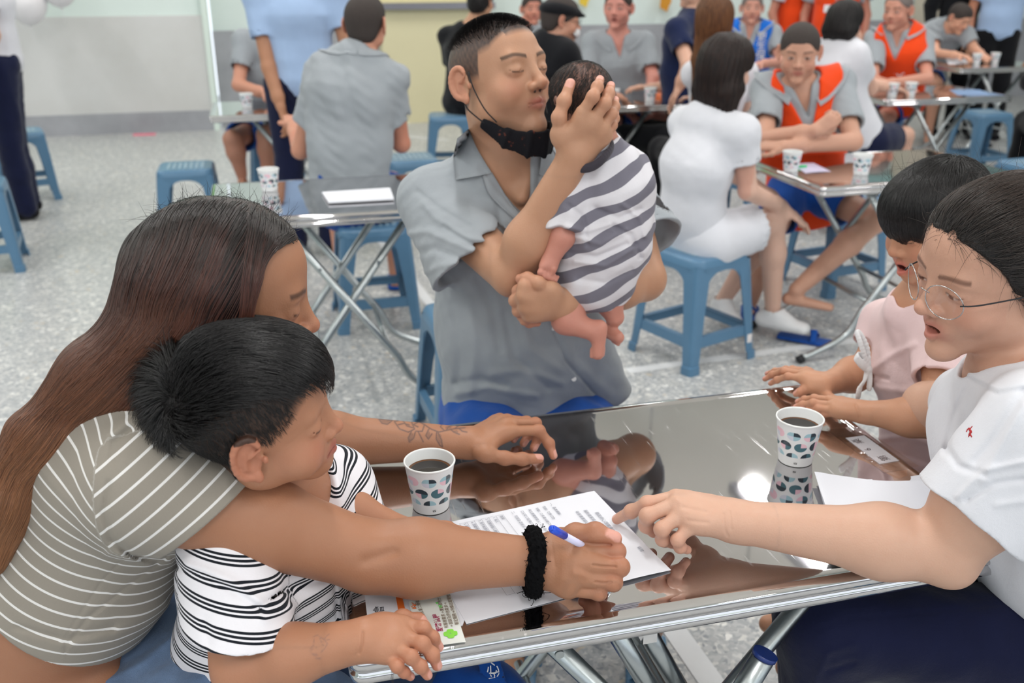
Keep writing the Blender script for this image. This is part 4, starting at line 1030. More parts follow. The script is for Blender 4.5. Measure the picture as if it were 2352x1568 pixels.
# grey-shirted man facing camera
figure('person','person in a grey uniform shirt facing the camera across the table with three cups',(.98,6.75),-95,'sit',lean=.15,skin=(216,152,138),top=M['uniform'],bottom=(M['shorts'],'shorts'),hair=('buzz',M['hair_buzz'],.06),v=.0075,seed=20,sleeve=.75,
  J=Jd(neck=Y(1420,90,6.4),chest=Y(1425,140,6.42),waist=Y(1430,200,6.45),pelvis=Y(1435,262,6.5),shR=Y(1362,98,6.42),shL=Y(1480,98,6.42),elR=Y(1350,195,6.3),elL=Y(1500,180,6.25),wrR=Y(1450,262,6.2),wrL=Y(1480,290,6.1),hipR=Y(1405,270,6.4),hipL=Y(1460,270,6.4),knR=Y(1405,285,6.05),knL=Y(1540,280,6.05),anR=Y(1450,385,6.1),anL=Y(1500,385,6.0)),
  head=dict(c=Y(1420,20,6.36),yaw=-110,mouth=.008,s=1.05))
# navy shirt person
figure('person','person in a navy T-shirt beside the woman with long brown hair',(1.10,5.75),140,'sit',lean=.05,skin=(214,170,148),top=M['navyshirt'],bottom=(M['black'],'trousers'),hair=('short',M['hair_black'],.06),v=.008,seed=21,kindofcollar='tee',sleeve=.6,
  J=Jd(neck=Y(1600,38,5.9),chest=Y(1580,100,5.9),waist=Y(1570,165,5.9),pelvis=Y(1575,230,5.9),shL=Y(1555,70,5.7),shR=Y(1625,60,6.1),elL=Y(1580,150,5.5),wrL=Y(1560,200,5.5)),head=dict(c=Y(1600,-28,5.9),yaw=150))
figure('person','person with long brown hair falling over the back, behind the woman in white',(1.08,5.15),105,'sit',skin=(222,184,166),top=M['white_cloth'],bottom=(M['black'],'trousers'),hair=('long',M['hair_ltbrown'],.058,.42),v=.007,seed=22,w=.85,kindofcollar='tee',sc=.95,
  J=Jd(elL=Y(1590,165,5.2),wrL=Y(1600,230,5.4)),head=dict(c=Y(1640,48,4.95),yaw=80,female=1))
# blue vest man
bv=figure('person','person in blue vest over a grey shirt, far back beside the cream wall panel',(1.86,7.9),-100,'sit',lean=.1,skin=(214,158,140),top=M['uniform'],vest=M['bluevest'],bottom=(M['shorts'],'shorts'),hair=('buzz',M['hair_grey'],.06),v=.009,seed=23,
  J=Jd(),head=dict(c=Y(1727,20,7.8),yaw=-100))
# two standing orange vests
figure('person','standing person in orange vest and white sleeve, left of the badge wearer',(2.49,8.9),-60,'stand',skin=(180,130,110),top=M['white_cloth'],vest=M['orange'],bottom=(M['shorts'],'shorts'),hair=('buzz',M['hair_buzz'],.06),v=.011,seed=24)
sv=figure('person','standing person in orange vest with white badge, behind the black bob',(2.75,8.6),-110,'stand',skin=(180,130,110),top=M['uniform'],vest=M['orange'],bottom=(M['shorts'],'shorts'),hair=('buzz',M['hair_buzz'],.06),v=.011,seed=25)
# bob woman
figure('person','person with a black bob and white top, leaning an elbow on the older man\'s table',(2.05,5.72),50,'sit',skin=(222,180,160),top=M['white_cloth'],bottom=(M['navy'],'shorts'),hair=('bob',M['hair_black'],.05,.11),v=.007,seed=26,kindofcollar='tee',sleeve=.6,w=.9,
  J=Jd(neck=Y(1930,108,5.7),chest=Y(1930,150,5.68),waist=Y(1925,205,5.7),shL=Y(1885,118,5.8),shR=Y(1965,125,5.6),elR=Y(2000,205,5.75),wrR=Y(1972,110,5.95),elL=Y(1990,190,6.1),wrL=Y(2040,200,6.1)),
  hdir={'R':((-.1,.1,1),(-1,0,0))},head=dict(c=Y(1940,55,5.7),yaw=40,pitch=-5,female=1,s=.97))
# older man in orange vest
ov=figure('person','older person in orange vest with shaved grey hair, by two cups',(2.62,7.0),-120,'sit',lean=.15,skin=(208,152,132),top=M['uniform'],vest=M['orange'],bottom=(M['shorts'],'shorts'),hair=('buzz',M['hair_grey'],.07),v=.0075,seed=27,sleeve=.7,
  J=Jd(neck=Y(2066,72,6.75),chest=Y(2066,118,6.75),waist=Y(2064,170,6.8),pelvis=Y(2060,235,6.85),shR=Y(2010,90,6.75),shL=Y(2118,92,6.75),elR=Y(2005,185,6.55),wrR=Y(2080,205,6.4),elL=Y(2130,180,6.5),wrL=Y(2020,195,6.3)),
  head=dict(c=Y(2062,25,6.7),yaw=-135,pitch=-5,s=1.05))
# young man writing
figure('person','young person in a grey uniform shirt bending over to write at the farthest table',(3.75,9.1),-110,'sit',lean=.5,skin=(222,170,144),top=M['uniform'],bottom=(M['shorts'],'shorts'),hair=('buzz',M['hair_buzz'],.055),v=.008,seed=28,sleeve=.6,
  J=Jd(neck=Y(2182,62,8.65),chest=Y(2165,80,8.8),shR=Y(2140,75,8.75),shL=Y(2218,80,8.6),elR=Y(2150,122,8.5),wrR=Y(2205,128,8.25),elL=Y(2240,115,8.5),wrL=Y(2255,125,8.3)),head=dict(c=Y(2203,42,8.55),yaw=-65,pitch=-28))
figure('person','standing person in light blue shirt and black trousers at the upper right',(4.33,8.95),-100,'stand',skin=SK3,top=M['lightblue'],bottom=(M['black'],'trousers'),hair=('short',M['hair_black'],.06),v=.010,seed=29,w=1.1,shoe=M['black'])
figure('person','standing person in black clothes behind the young man who is writing',(4.08,9.25),-90,'stand',skin=SK3,top=M['black'],bottom=(M['black'],'trousers'),hair=('short',M['hair_black'],.06),v=.010,seed=30,shoe=M['black'],sleeve=.98,kindofcollar='tee',sc=1.02)
figure('person','person in black seen at the right edge of the photo behind the blue stools',(3.52,6.1),80,'sit',skin=SK3,top=M['black'],bottom=(M['black'],'trousers'),hair=('short',M['hair_black'],.06),v=.010,seed=31,sleeve=.98,kindofcollar='tee')
# ------------------------------------------------------------------ combed hair strands
def strands_object(name,parent,PTS,rad,mat,org,tip=.25):
    N,n,_=PTS.shape; hc=bpy.data.hair_curves.new(name); hc.add_curves([n]*N)
    hc.attributes['position'].data.foreach_set('vector',(PTS-org).astype(np.float32).ravel())
    r=hc.attributes.get('radius') or hc.attributes.new('radius','FLOAT','POINT'); tt=np.linspace(0,1,n)
    rr=np.tile(rad*(1-(1-tip)*tt**2),(N,1)); r.data.foreach_set('value',rr.astype(np.float32).ravel())
    o=bpy.data.objects.new(name,hc); COL.objects.link(o); hc.materials.append(mat); o.parent=parent; return o
def comb(sd,roots,dirf,length,nseg,lift,stick=.8,jit=.0,seed=0,grav=0):
    P=roots.copy(); N=len(P); out=[P.copy()]; r=np.random.default_rng(seed); jv=r.normal(size=(N,3))*jit; L=np.broadcast_to(length,(N,))
    prev=None
    for i in range(1,nseg):
        t=i/(nseg-1); g,d=fgrad(sd.d,P,.003); g/=np.linalg.norm(g,axis=1,keepdims=True)+1e-9
        v=dirf(P,t)+jv; v=v/(np.linalg.norm(v,axis=1,keepdims=True)+1e-9)
        v=v-g*np.minimum(0,(v*g).sum(1,keepdims=True)); v=v/(np.linalg.norm(v,axis=1,keepdims=True)+1e-9)
        if prev is not None: v=v*.6+prev*.4
        P=P+v*(L/(nseg-1))[:,None]; d=sd.d(P); tgt=lift(t,N); 
        P=P+g*((np.maximum(tgt-d,0))+(np.minimum(tgt-d,0))*stick)[:,None]; prev=v; out.append(P.copy())
    return np.stack(out,1)
def surf_points(sd,n,center,r,keep,seed=0):
    """random points on a closed surface near center"""
    g=np.random.default_rng(seed); res=[]; tot=0
    while tot<n:
        d=g.normal(size=(n,3)); d/=np.linalg.norm(d,axis=1,keepdims=True); P=center+d*r*1.6
        for _ in range(6): dd=sd.d(P); P=P-d*dd[:,None]*.9
        k=keep(P)&(np.abs(sd.d(P))<.002); res.append(P[k]); tot+=k.sum()
        if len(res)>12: break
    return np.concatenate(res)[:n]
def strand_mat(name,stops,var=.5,rough=.32):
    t=NT(name); h=t.node('ShaderNodeHairInfo'); c=t.ramp(h.outputs['Intercept'],stops)
    rnd=h.outputs['Random']; k=t.math('ADD',1-var/2,t.math('MULTIPLY',rnd,var)); c2=t.node('ShaderNodeVectorMath',{0:c,1:t.node('ShaderNodeCombineXYZ',{0:k,1:k,2:k}).outputs[0]},operation='MULTIPLY').outputs[0]
    return t.set(Base_Color=c2,Roughness=rough,Specular_IOR_Level=.55)
M['str_black']=strand_mat('black_hair_strands',[(0,srgb(10,9,10)),(1,srgb(24,21,23))],.9,.36)
M['str_mother']=strand_mat('dark_roots_to_brown_strands',[(0,srgb(22,18,18)),(.07,srgb(30,22,20)),(.18,srgb(66,38,30)),(.55,srgb(104,64,42)),(1,srgb(150,104,70))],.9,.36)
M['str_mother2']=strand_mat('dark_roots_front_strands',[(0,srgb(22,18,18)),(.20,srgb(32,22,20)),(.42,srgb(70,40,34)),(1,srgb(98,58,42))],.9,.36)
M['str_brown']=strand_mat('dark_brown_strands',[(0,srgb(26,20,18)),(1,srgb(60,44,36))],.9,.36)
def stripes_mat(name,base,line,attr,lines,period,bump=.15,rough=.85,edge=0):
    """lines: list of (start,end) fractions of the period painted with the line colour, along attribute"""
    t=NT(name); a=t.attr(attr).outputs['Fac']; f=t.math('FRACT',t.math('DIVIDE',a,period)); m=None
    for lo,hi in lines:
        q=t.math('MULTIPLY',t.math('GREATER_THAN',f,lo),t.math('LESS_THAN',f,hi)); m=q if m is None else t.math('MAXIMUM',m,q)
    n=t.noise(400,2); b=srgb(*base); c=t.mix(t.math('MULTIPLY',n,.25),b,tuple(x*.8 for x in b[:3])+(1,))
    t.bump(t.math('ADD',t.noise(30,3),t.math('MULTIPLY',t.noise(1200,1),.2)),bump,.006)
    return t.set(Base_Color=t.mix(m,c,srgb(*line)),Roughness=rough,Specular_IOR_Level=.15,Sheen_Weight=.1)
def skincol(base,H=None,**kw):
    def f(P):
        c=np.tile(lin(base),(len(P),1))
        if H is not None:
            m=np.linalg.norm(P-H.O,axis=1)<.17*H.sc
            if m.any(): c[m]=H.paint(P[m],base,**kw)
        return c
    return f
def handcol(c,P,J,rad,up,center,R=.14,knuck=(196,120,98),am=.30,nail=(228,172,160),na=.75):
    m=np.linalg.norm(P-center,axis=1)<R
    if not m.any(): return c
    Q=P[m]; cc=c[m]
    for f,pts in J.items():
        for p in pts[1:-1]: a=(am*gauss(np.linalg.norm(Q-A_(*p),axis=1),rad*1.4))[:,None]; cc=cc*(1-a)+lin(knuck)*a
        a=(am*1.1*gauss(np.linalg.norm(Q-A_(*pts[-1]),axis=1),rad*1.8))[:,None]; cc=cc*(1-a)+lin((222,140,120))*a
    cc=nail_paint(cc,Q,J,rad,up,nail,na); c[m]=cc; return c
def HJ(**k): return {f:[Z(*p) for p in pts] for f,pts in k.items()}
def HJY(**k): return {f:[Y(*p) for p in pts] for f,pts in k.items()}
# ================================================================== mother
def mother():
    org=A_(-.72,1.10,0); root=empty('person',org); tag(root,'person with long brown hair and grey striped top, writing on the form with a pen','person')
    H=Head(Y(520,688,1.12),(math.cos(.20)*.985,math.sin(.20)*.985,-.17),(0,-.0,1),1.0,female=1,jaw=.95)
    ch,wa,pe,nk=A_(-.485,1.13,.93),A_(-.60,1.12,.74),A_(-.71,1.12,.57),A_(-.43,1.13,1.03)
    shR=Y(345,1118,1.0); elR=Y(850,1278,1.045); wrR=Z(1243,1288,.787); shL=A_(-.37,1.29,1.0); elL=Z(610,1010,.795); wrL=Z(1078,1016,.776)
    JR=HJ(index=[(1322,1256,.812),(1416,1266,.812),(1408,1276,.786),(1378,1282,.776)],middle=[(1322,1292,.803),(1424,1302,.800),(1408,1304,.775),(1376,1304,.768)],
      ring=[(1318,1328,.786),(1409,1337,.783),(1392,1334,.763),(1362,1330,.757)],pinky=[(1306,1352,.770),(1376,1361,.768),(1362,1353,.754),(1340,1348,.751)],thumb=[(1280,1248,.797),(1322,1226,.824),(1368,1222,.834),(1412,1236,.830)])
    JL=HJ(index=[(1180,990,.794),(1238,988,.790),(1261,1018,.768),(1271,1046,.751)],middle=[(1178,972,.796),(1230,972,.787),(1236,1004,.765),(1226,1028,.752)],
      ring=[(1165,964,.790),(1210,968,.780),(1214,998,.760),(1202,1018,.751)],pinky=[(1148,962,.780),(1186,968,.770),(1190,994,.757),(1180,1010,.750)],thumb=[(1108,1040,.778),(1160,1052,.768),(1200,1054,.762),(1238,1053,.756)])
    B=SD(); B.u(EC(pe,wa,.165,.14,(0,1,0),.12,.105),0); B.u(EC(wa,ch,.14,.15,(0,1,0),.105,.11),.06); B.u(EC(ch,nk,.15,.07,(0,1,0),.10,.06),.05)
    B.u(EC(nk,H.w(0,-.02,-.05),.055,.05),.03); B.u(EC(nk,shR,.05,.05),.04); B.u(EC(nk,shL,.05,.05),.04)
    B.u(SD().u(EC(shR,shR*.5+elR*.5,.060,.054),0).u(EC(shR*.5+elR*.5,elR,.054,.043),.02),.03)
    m1=elR*.72+wrR*.28; B.u(SD().u(EC(elR,m1,.043,.046),0).u(EC(m1,wrR,.046,.0285,(0,0,1),.044,.031),.03),.02)
    hand(B,wrR,JR,.0104,wr=.03); B.u(EL(Z(1345,1300,.79),(.034,.022,.024),(1,-.3,0),(.3,1,0)),.012)
    B.u(EC(shL,elL,.055,.045),.03); m2=elL*.7+wrL*.3; B.u(SD().u(EC(elL,m2,.046,.044),0).u(EC(m2,wrL,.044,.0245,(0,0,1),.042,.028),.03),.02)
    hand(B,wrL,JL,.0088)
    hipN=A_(-.66,1.02,.55); knN=A_(-.27,1.02,.545); hipF=A_(-.66,1.22,.55); knF=A_(-.25,1.24,.545); anN=A_(-.42,.98,.09); anF=A_(-.40,1.22,.09)
    for h,k,a in((hipN,knN,anN),(hipF,knF,anF)): B.u(EC(h,k,.085,.055),.04); B.u(EC(k,a,.05,.035),.03); B.u(EC(a-A_(.03,0,.04),a+A_(.14,0,-.05),.032,.024),.02)
    B.u(H.sdf(),.02)
    # creases: wrist, elbow pit, knuckle folds
    B.fn(pxfold([([(1362,1297),(1385,1300),(1414,1301)],2.5,-.0022),([(1368,1336),(1385,1338),(1404,1337)],2.5,-.0020),([(1335,1247),(1370,1251),(1416,1250)],3,-.0026),([(1340,1268),(1400,1266)],12,.0012),([(1340,1238),(1400,1232)],9,.0016),([(1285,1222),(1330,1218)],12,.0025),([(1330,1262),(1352,1264)],10,.0010),([(1320,1316),(1345,1322)],9,.0022),([(1352,1218),(1356,1236)],2.2,-.0007),([(1361,1216),(1364,1236)],2.2,-.0006),
      ([(838,1288),(880,1275),(905,1268)],12,-.0035),([(845,1240),(900,1232)],30,.002),([(1265,1240),(1275,1300)],4,-.0006)],1))
    tat=[[(870,962),(878,972),(890,974),(900,966),(893,962),(880,963),(870,962)],[(890,965),(905,964)],[(906,968),(918,985),(938,992),(952,985),(945,968),(925,962),(906,968)],[(925,965),(935,978),(948,982)],[(950,975),(962,968),(975,975),(970,990),(955,990)],
      [(945,990),(938,1005),(940,1014),(950,1006),(954,992)],[(960,990),(968,1006),(972,1014)],[(975,975),(990,985),(1008,992),(1025,988),(1045,984),(1068,982)],[(985,985),(978,1000),(984,1008),(992,996)],[(1003,992),(1002,1008),(1010,1022),(1016,1026),(1014,1010),(1006,994)],
      [(1025,988),(1030,980),(1040,976)],[(1035,986),(1045,993),(1055,997)],[(1045,984),(1054,976),(1064,974)],[(1020,988),(1012,980),(1016,972)],[(960,980),(950,975)],[(1055,984),(1062,990),(1072,992)],[(915,975),(928,972),(940,976)]]
    fills=[((885,967),(12,5)),((944,1002),(6,9)),((1009,1008),(5,13)),((984,998),(4,8)),((1030,982),(7,4)),((1046,991),(7,3))]
    def col(P):
        c=skincol((170,122,94),H,eyes='down')(P)
        c=handcol(c,P,JR,.0104,{'thumb':(0,-.35,1),'index':(1,0,-.5),'middle':(1,0,-.5),'ring':(1,0,-.5),'pinky':(1,0,-.5)},Z(1340,1290,.79)); c=handcol(c,P,JL,.0088,{'thumb':(0,-.3,1),'index':(1,-.2,.5),'middle':(1,0,.5),'ring':(1,0,.3),'pinky':(1,0,.3)},Z(1200,1010,.78))
        m=(P[:,1]>1.32)&(P[:,2]>.775)&(P[:,0]>-.3)&(P[:,0]<.05)
        if m.any():
            x,y=proj(P[m]); dd=np.full(m.sum(),1e9)
            for pl in tat:
                for (x0,y0),(x1,y1) in zip(pl[:-1],pl[1:]):
                    ax,ay=x1-x0,y1-y0; t=np.clip(((x-x0)*ax+(y-y0)*ay)/(ax*ax+ay*ay+1e-9),0,1); dd=np.minimum(dd,np.hypot(x-x0-t*ax,y-y0-t*ay))
            a=.78*np.exp(-(dd/1.7)**2)
            for (fx,fy),(rx,ry) in fills: a=np.maximum(a,.42*(((x-fx)/rx)**2+((y-fy)/ry)**2<1))
            c[m]=c[m]*(1-a[:,None])+lin((72,62,66))*a[:,None]
        return c
    lo=np.minimum; 
    def bx(*P,pad=.03): P=np.array(P); return P.min(0)-pad,P.max(0)+pad
    f1=bx(Z(1250,1230,.80),Z(1430,1370,.75),Z(1250,1300,.80),pad=.018); f2=bx(Z(860,1000,.78),Z(1285,1010,.77),pad=.052); f3=(H.O-.13,H.O+.13)
    sculpt('body',B,.0034,M['skin'],root,col=col,fine=[(*f1,.0013),(*f2,.0014),(*f3,.0028)],origin=org)
    # top: grey with thin white stripes
    ax=nrm(ch-pe); aa=nrm(elR-shR); side=A_(0,1,0)
    T=SD(); t=SD(); t.u(EC(pe,wa,.172,.150,side,.125,.118),0); t.u(EC(wa,ch,.150,.162,side,.116,.125),.06); t.u(EC(ch,nk,.162,.075,side,.118,.068),.05); t.u(EC(nk,shL,.06,.06),.05); t.u(EL(ch+A_(.085,0,-.06),(.06,.12,.07)),.05)
    t.u(EC(nk+A_(.0,-.02,-.01),shR,.058,.066),.05)
    hem=Y(160,1490,1.0); t.fn(planecut(hem,-nrm(ch-pe)-A_(.28,0,0)))
    sn=nrm(A_(.62,-.05,-.78)); e=Y(478,1182,.985); ea=shR+aa*((e-shR)@aa); q=SD(); q.u(EC(shR,ea+aa*.10,.072,.070)); q.u(EL(shR*.9+ch*.1,(.075,.07,.075)),.03); q.sub(EC(ea-aa*.02,ea+aa*.16,.0640,.0640),.002); q.fn(planecut(e,sn))
    T.u(t,0); T.u(q,.022)
    T.fn(pxfold([([(250,1110),(236,1180),(255,1240),(300,1275),(360,1290)],7,-.004),([(250,1000),(290,970),(340,960)],14,.004),([(255,1060),(262,1015),(300,985)],8,-.003),([(330,985),(400,990),(470,1010)],10,.002),([(380,1280),(300,1340),(200,1420),(150,1490)],5,-.0018),([(150,1480),(260,1460),(380,1390)],18,.003),([(40,1440),(150,1470),(260,1440)],9,-.003),([(250,1270),(330,1290),(390,1290)],9,.003),([(310,1250),(230,1340),(170,1430),(148,1470),(152,1510)],1.6,-.0016)],1))
    def s_at(P):
        sb=(P-pe)@ax-.18*np.maximum((P-ch)@nrm(np.cross(ax,side))*-1,0)**1*0
        fr=np.maximum(P[:,0]-(-.50+.0*P[:,2]),0); sb=sb+fr*.32
        sa=(P-e)@sn; dB=t.d(P); dA=q.d(P)
        isA=(dA<dB-.0)&(P[:,1]<1.12)&(P[:,0]>-.47); return np.where(isA,sa+.19+.0022,sb)
    M['tee']=stripes_mat('grey_jersey_with_white_stripes',(150,143,133),(226,224,222),'s',[(.40,.56)],.0190)
    sculpt('striped_top',T,.0026,M['tee'],root,attrs={'s':s_at},origin=org)
    # jeans
    J_=SD(); J_.u(EC(pe-ax*.04,pe+ax*.085,.182,.168,side,.136,.122),0)
    for h,k,a in((hipN,knN,anN),(hipF,knF,anF)): J_.u(EC(h,k,.103,.073),.05); J_.u(EC(k,a,.068,.055),.03)
    J_.u(EL(pe+A_(-.03,0,-.02),(.13,.17,.10)),.05); J_.u(EL(Y(400,1535,1.06),(.11,.10,.10)),.05)
    wl=Y(345,1568,1.0); J_.fn(planecut(wl,A_(-.24,-.1,.95))); J_.fn(pxfold([([(230,1568),(330,1520),(420,1440)],7,.003),([(100,1600),(330,1500),(430,1430)],4,-.0015)],1)); J_.fn(lambda P,D:D-.003*vnoise(P,55,4))
    sculpt('jeans',J_,.004,M['denim'],root,origin=org)
    # scrunchie on the right wrist
    c=Z(1225,1290,.787); d=nrm(wrR-elR); u=nrm(A_(0,0,1)-d*d[2]); s_=np.cross(d,u); S=SD(); K=22
    R_=[c+d*.0015*math.sin(3*q)+(u*math.cos(q)+s_*math.sin(q))*.0355 for q in np.linspace(0,2*math.pi,K+1)]
    for a,b in zip(R_[:-1],R_[1:]): S.u(EC(a,b,.0105,.0105),.004)
    S.fn(lambda P,D:D-.0016*vnoise(P,620,2)-.0010*vnoise(P,1300,8)); sc_=sculpt('scrunchie',S,.0014,M['fuzzy'],root,origin=org)
    g=np.random.default_rng(5); fz=[]
    for i in range(240):
        q=g.uniform(0,6.28); ph=g.uniform(0,6.28); rdl=u*math.cos(q)+s_*math.sin(q); n_=rdl*math.cos(ph)+d*math.sin(ph); p=c+rdl*.0355+n_*.0090; tg=g.normal(size=3)*.0035
        fz.append([p,p+n_*.0022+tg*.4,p+n_*.003+tg*.9,p+n_*.0018+tg*1.3,p+tg*1.4])
    strands_object('yarn_loop',sc_,np.array(fz),.00035,M['fuzzy'],org,1.0)
    # hair: scalp mass, flat long panel over the cheek, long fall down the back
    Gm=SD(); Gm.u(H.el((0,-.014,.034),(.088,.102,.092)),0); Gm.u(H.el((0,.022,.052),(.074,.064,.056)),.03)
    Gm.u(H.ec((.066,.010,.04),(.070,.022,-.08),.052,.056,.026,.020,side=H.F),.03)
    Gm.u(H.ec((.055,-.045,.02),(.065,-.05,-.10),.06,.07,.032,.032,side=H.F),.03)
    Gm.u(H.ec((-.066,.005,.04),(-.070,.015,-.09),.05,.055,.024,.02,side=H.F),.03)
    bp=[H.w(.0,-.062,.03),Y(400,750,1.10),Y(275,875,1.07),Y(150,1010,1.045),Y(55,1140,1.02),Y(10,1270,1.00)]
    br=[.072,.080,.080,.072,.056,.036]; bd=[.055,.050,.042,.034,.026,.018]
    for i in range(5): Gm.u(EC(bp[i],bp[i+1],br[i],br[i+1],(0,-.55,.85),bd[i],bd[i+1]),.03)
    def cutf(P,D):
        q=H.loc(P); x,y,z=q[...,0],q[...,1],q[...,2]; ed=np.where(z>.088,.16,.026+.55*np.clip(z-.03,0,.08)+.006*np.sin(z*60))
        open_=np.maximum((np.abs(x)+.6*(y-.05)<9)*(y-ed)*.9,-1); return np.maximum(D,open_*1.0)
    Gm.fn(cutf); 
    bpm=np.array(bp)
    Gm.fn(lambda P,D:D-.0016*vnoise(P*A_(1,1,.6),90,6))
    hm=sculpt('hair',Gm,.0032,M['hair_mother'],root,origin=org,attrs={'f':lambda P:np.linalg.norm(P-H.O,axis=1)})
    # strands
    def flow(P,t):
        q=H.loc(P); dn=-H.U*1.0-H.F*(.15)*0; out=H.X*np.sign(q[:,0:1]+.004)*np.clip(q[:,2:3]*16-.5,0,1.2)
        back=-H.F*np.clip((q[:,1:2]-.035)*22,0,1.6)*(q[:,2:3]<.10)
        headv=back+dn*np.clip(1.1-q[:,2:3]*6,.05,1)+out-H.F*np.where(q[:,1:2]<.02,.35,.0)*1.0
        # follow the fall of hair once behind / below the head
        i=np.argmin(((P[:,None]-bpm[None])**2).sum(-1),1); nxt=bpm[np.minimum(i+1,5)]; fall=nxt-bpm[np.maximum(i-(i==5),0)]; fall=fall/(np.linalg.norm(fall,axis=1,keepdims=True)+1e-9)
        wgt=np.clip((-q[:,1:2]-.00)*18,0,1)*np.clip((.05-q[:,2:3])*14,0,1); wgt=np.maximum(wgt,(np.linalg.norm(P-H.O,axis=1)[:,None]>.16)*1.0)
        return headv*(1-wgt)+fall*wgt*1.2
    keep=lambda P:(lambda q:(q[:,2]>.03)&(q[:,1]<.085))(H.loc(P))
    Rt=surf_points(Gm,5200,H.O,.1,keep,3); q=H.loc(Rt); L=np.where(q[:,1]<.0,rng.uniform(.50,.80,len(Rt)),rng.uniform(.20,.27,len(Rt)))
    sh=q[:,1]>=.0
    A1=comb(Gm,Rt[sh],flow,L[sh],26,lambda t,N:.0006+.0022*t,.7,.035,1); A2=comb(Gm,Rt[~sh],flow,L[~sh],44,lambda t,N:.0006+.0035*t,.75,.05,2)
    strands_object('hair_strands',hm,A1,.00040,M['str_mother2'],org); strands_object('hair_strands',hm,A2,.00042,M['str_mother'],org)
    # short flyaway hairs along the parting
    Rf=surf_points(Gm,260,H.O,.1,lambda P:(lambda q:(q[:,2]>.09)&(np.abs(q[:,0])<.06))(H.loc(P)),9); g=np.random.default_rng(4)
    d0=(Rf-H.O); d0/=np.linalg.norm(d0,axis=1,keepdims=True); tg=g.normal(size=Rf.shape)*.7; fly=np.stack([Rf+d0*t*.010+tg*t*t*.014 for t in np.linspace(0,1,7)],1); strands_object('flyaway_hair',hm,fly,.00022,M['str_black'],org)
    return H,org,root,wrR,JR
M['denim']=cloth('washed_blue_denim',(104,126,158),.5,.5)
M['fuzzy']=simple('black_terry_yarn',(12,12,14),.95,bump=.4,spec=.1)
def hm_mat():
    t=NT('brown_hair_mass'); a=t.attr('f').outputs['Fac']; tc=t.node('ShaderNodeTexCoord').outputs['Object']; n=t.noise(1,4,.6,t.node('ShaderNodeMapping',{'Vector':tc,'Scale':(90,90,12)}).outputs[0])
    c=t.ramp(t.math('ADD',a,t.math('MULTIPLY',n,.03)),[(.10,srgb(18,14,14)),(.15,srgb(44,26,21)),(.42,srgb(70,42,28)),(.8,srgb(92,60,38))]); t.bump(n,.5,.005); return t.set(Base_Color=c,Roughness=.5)
M['hair_mother']=hm_mat()
mom=mother()
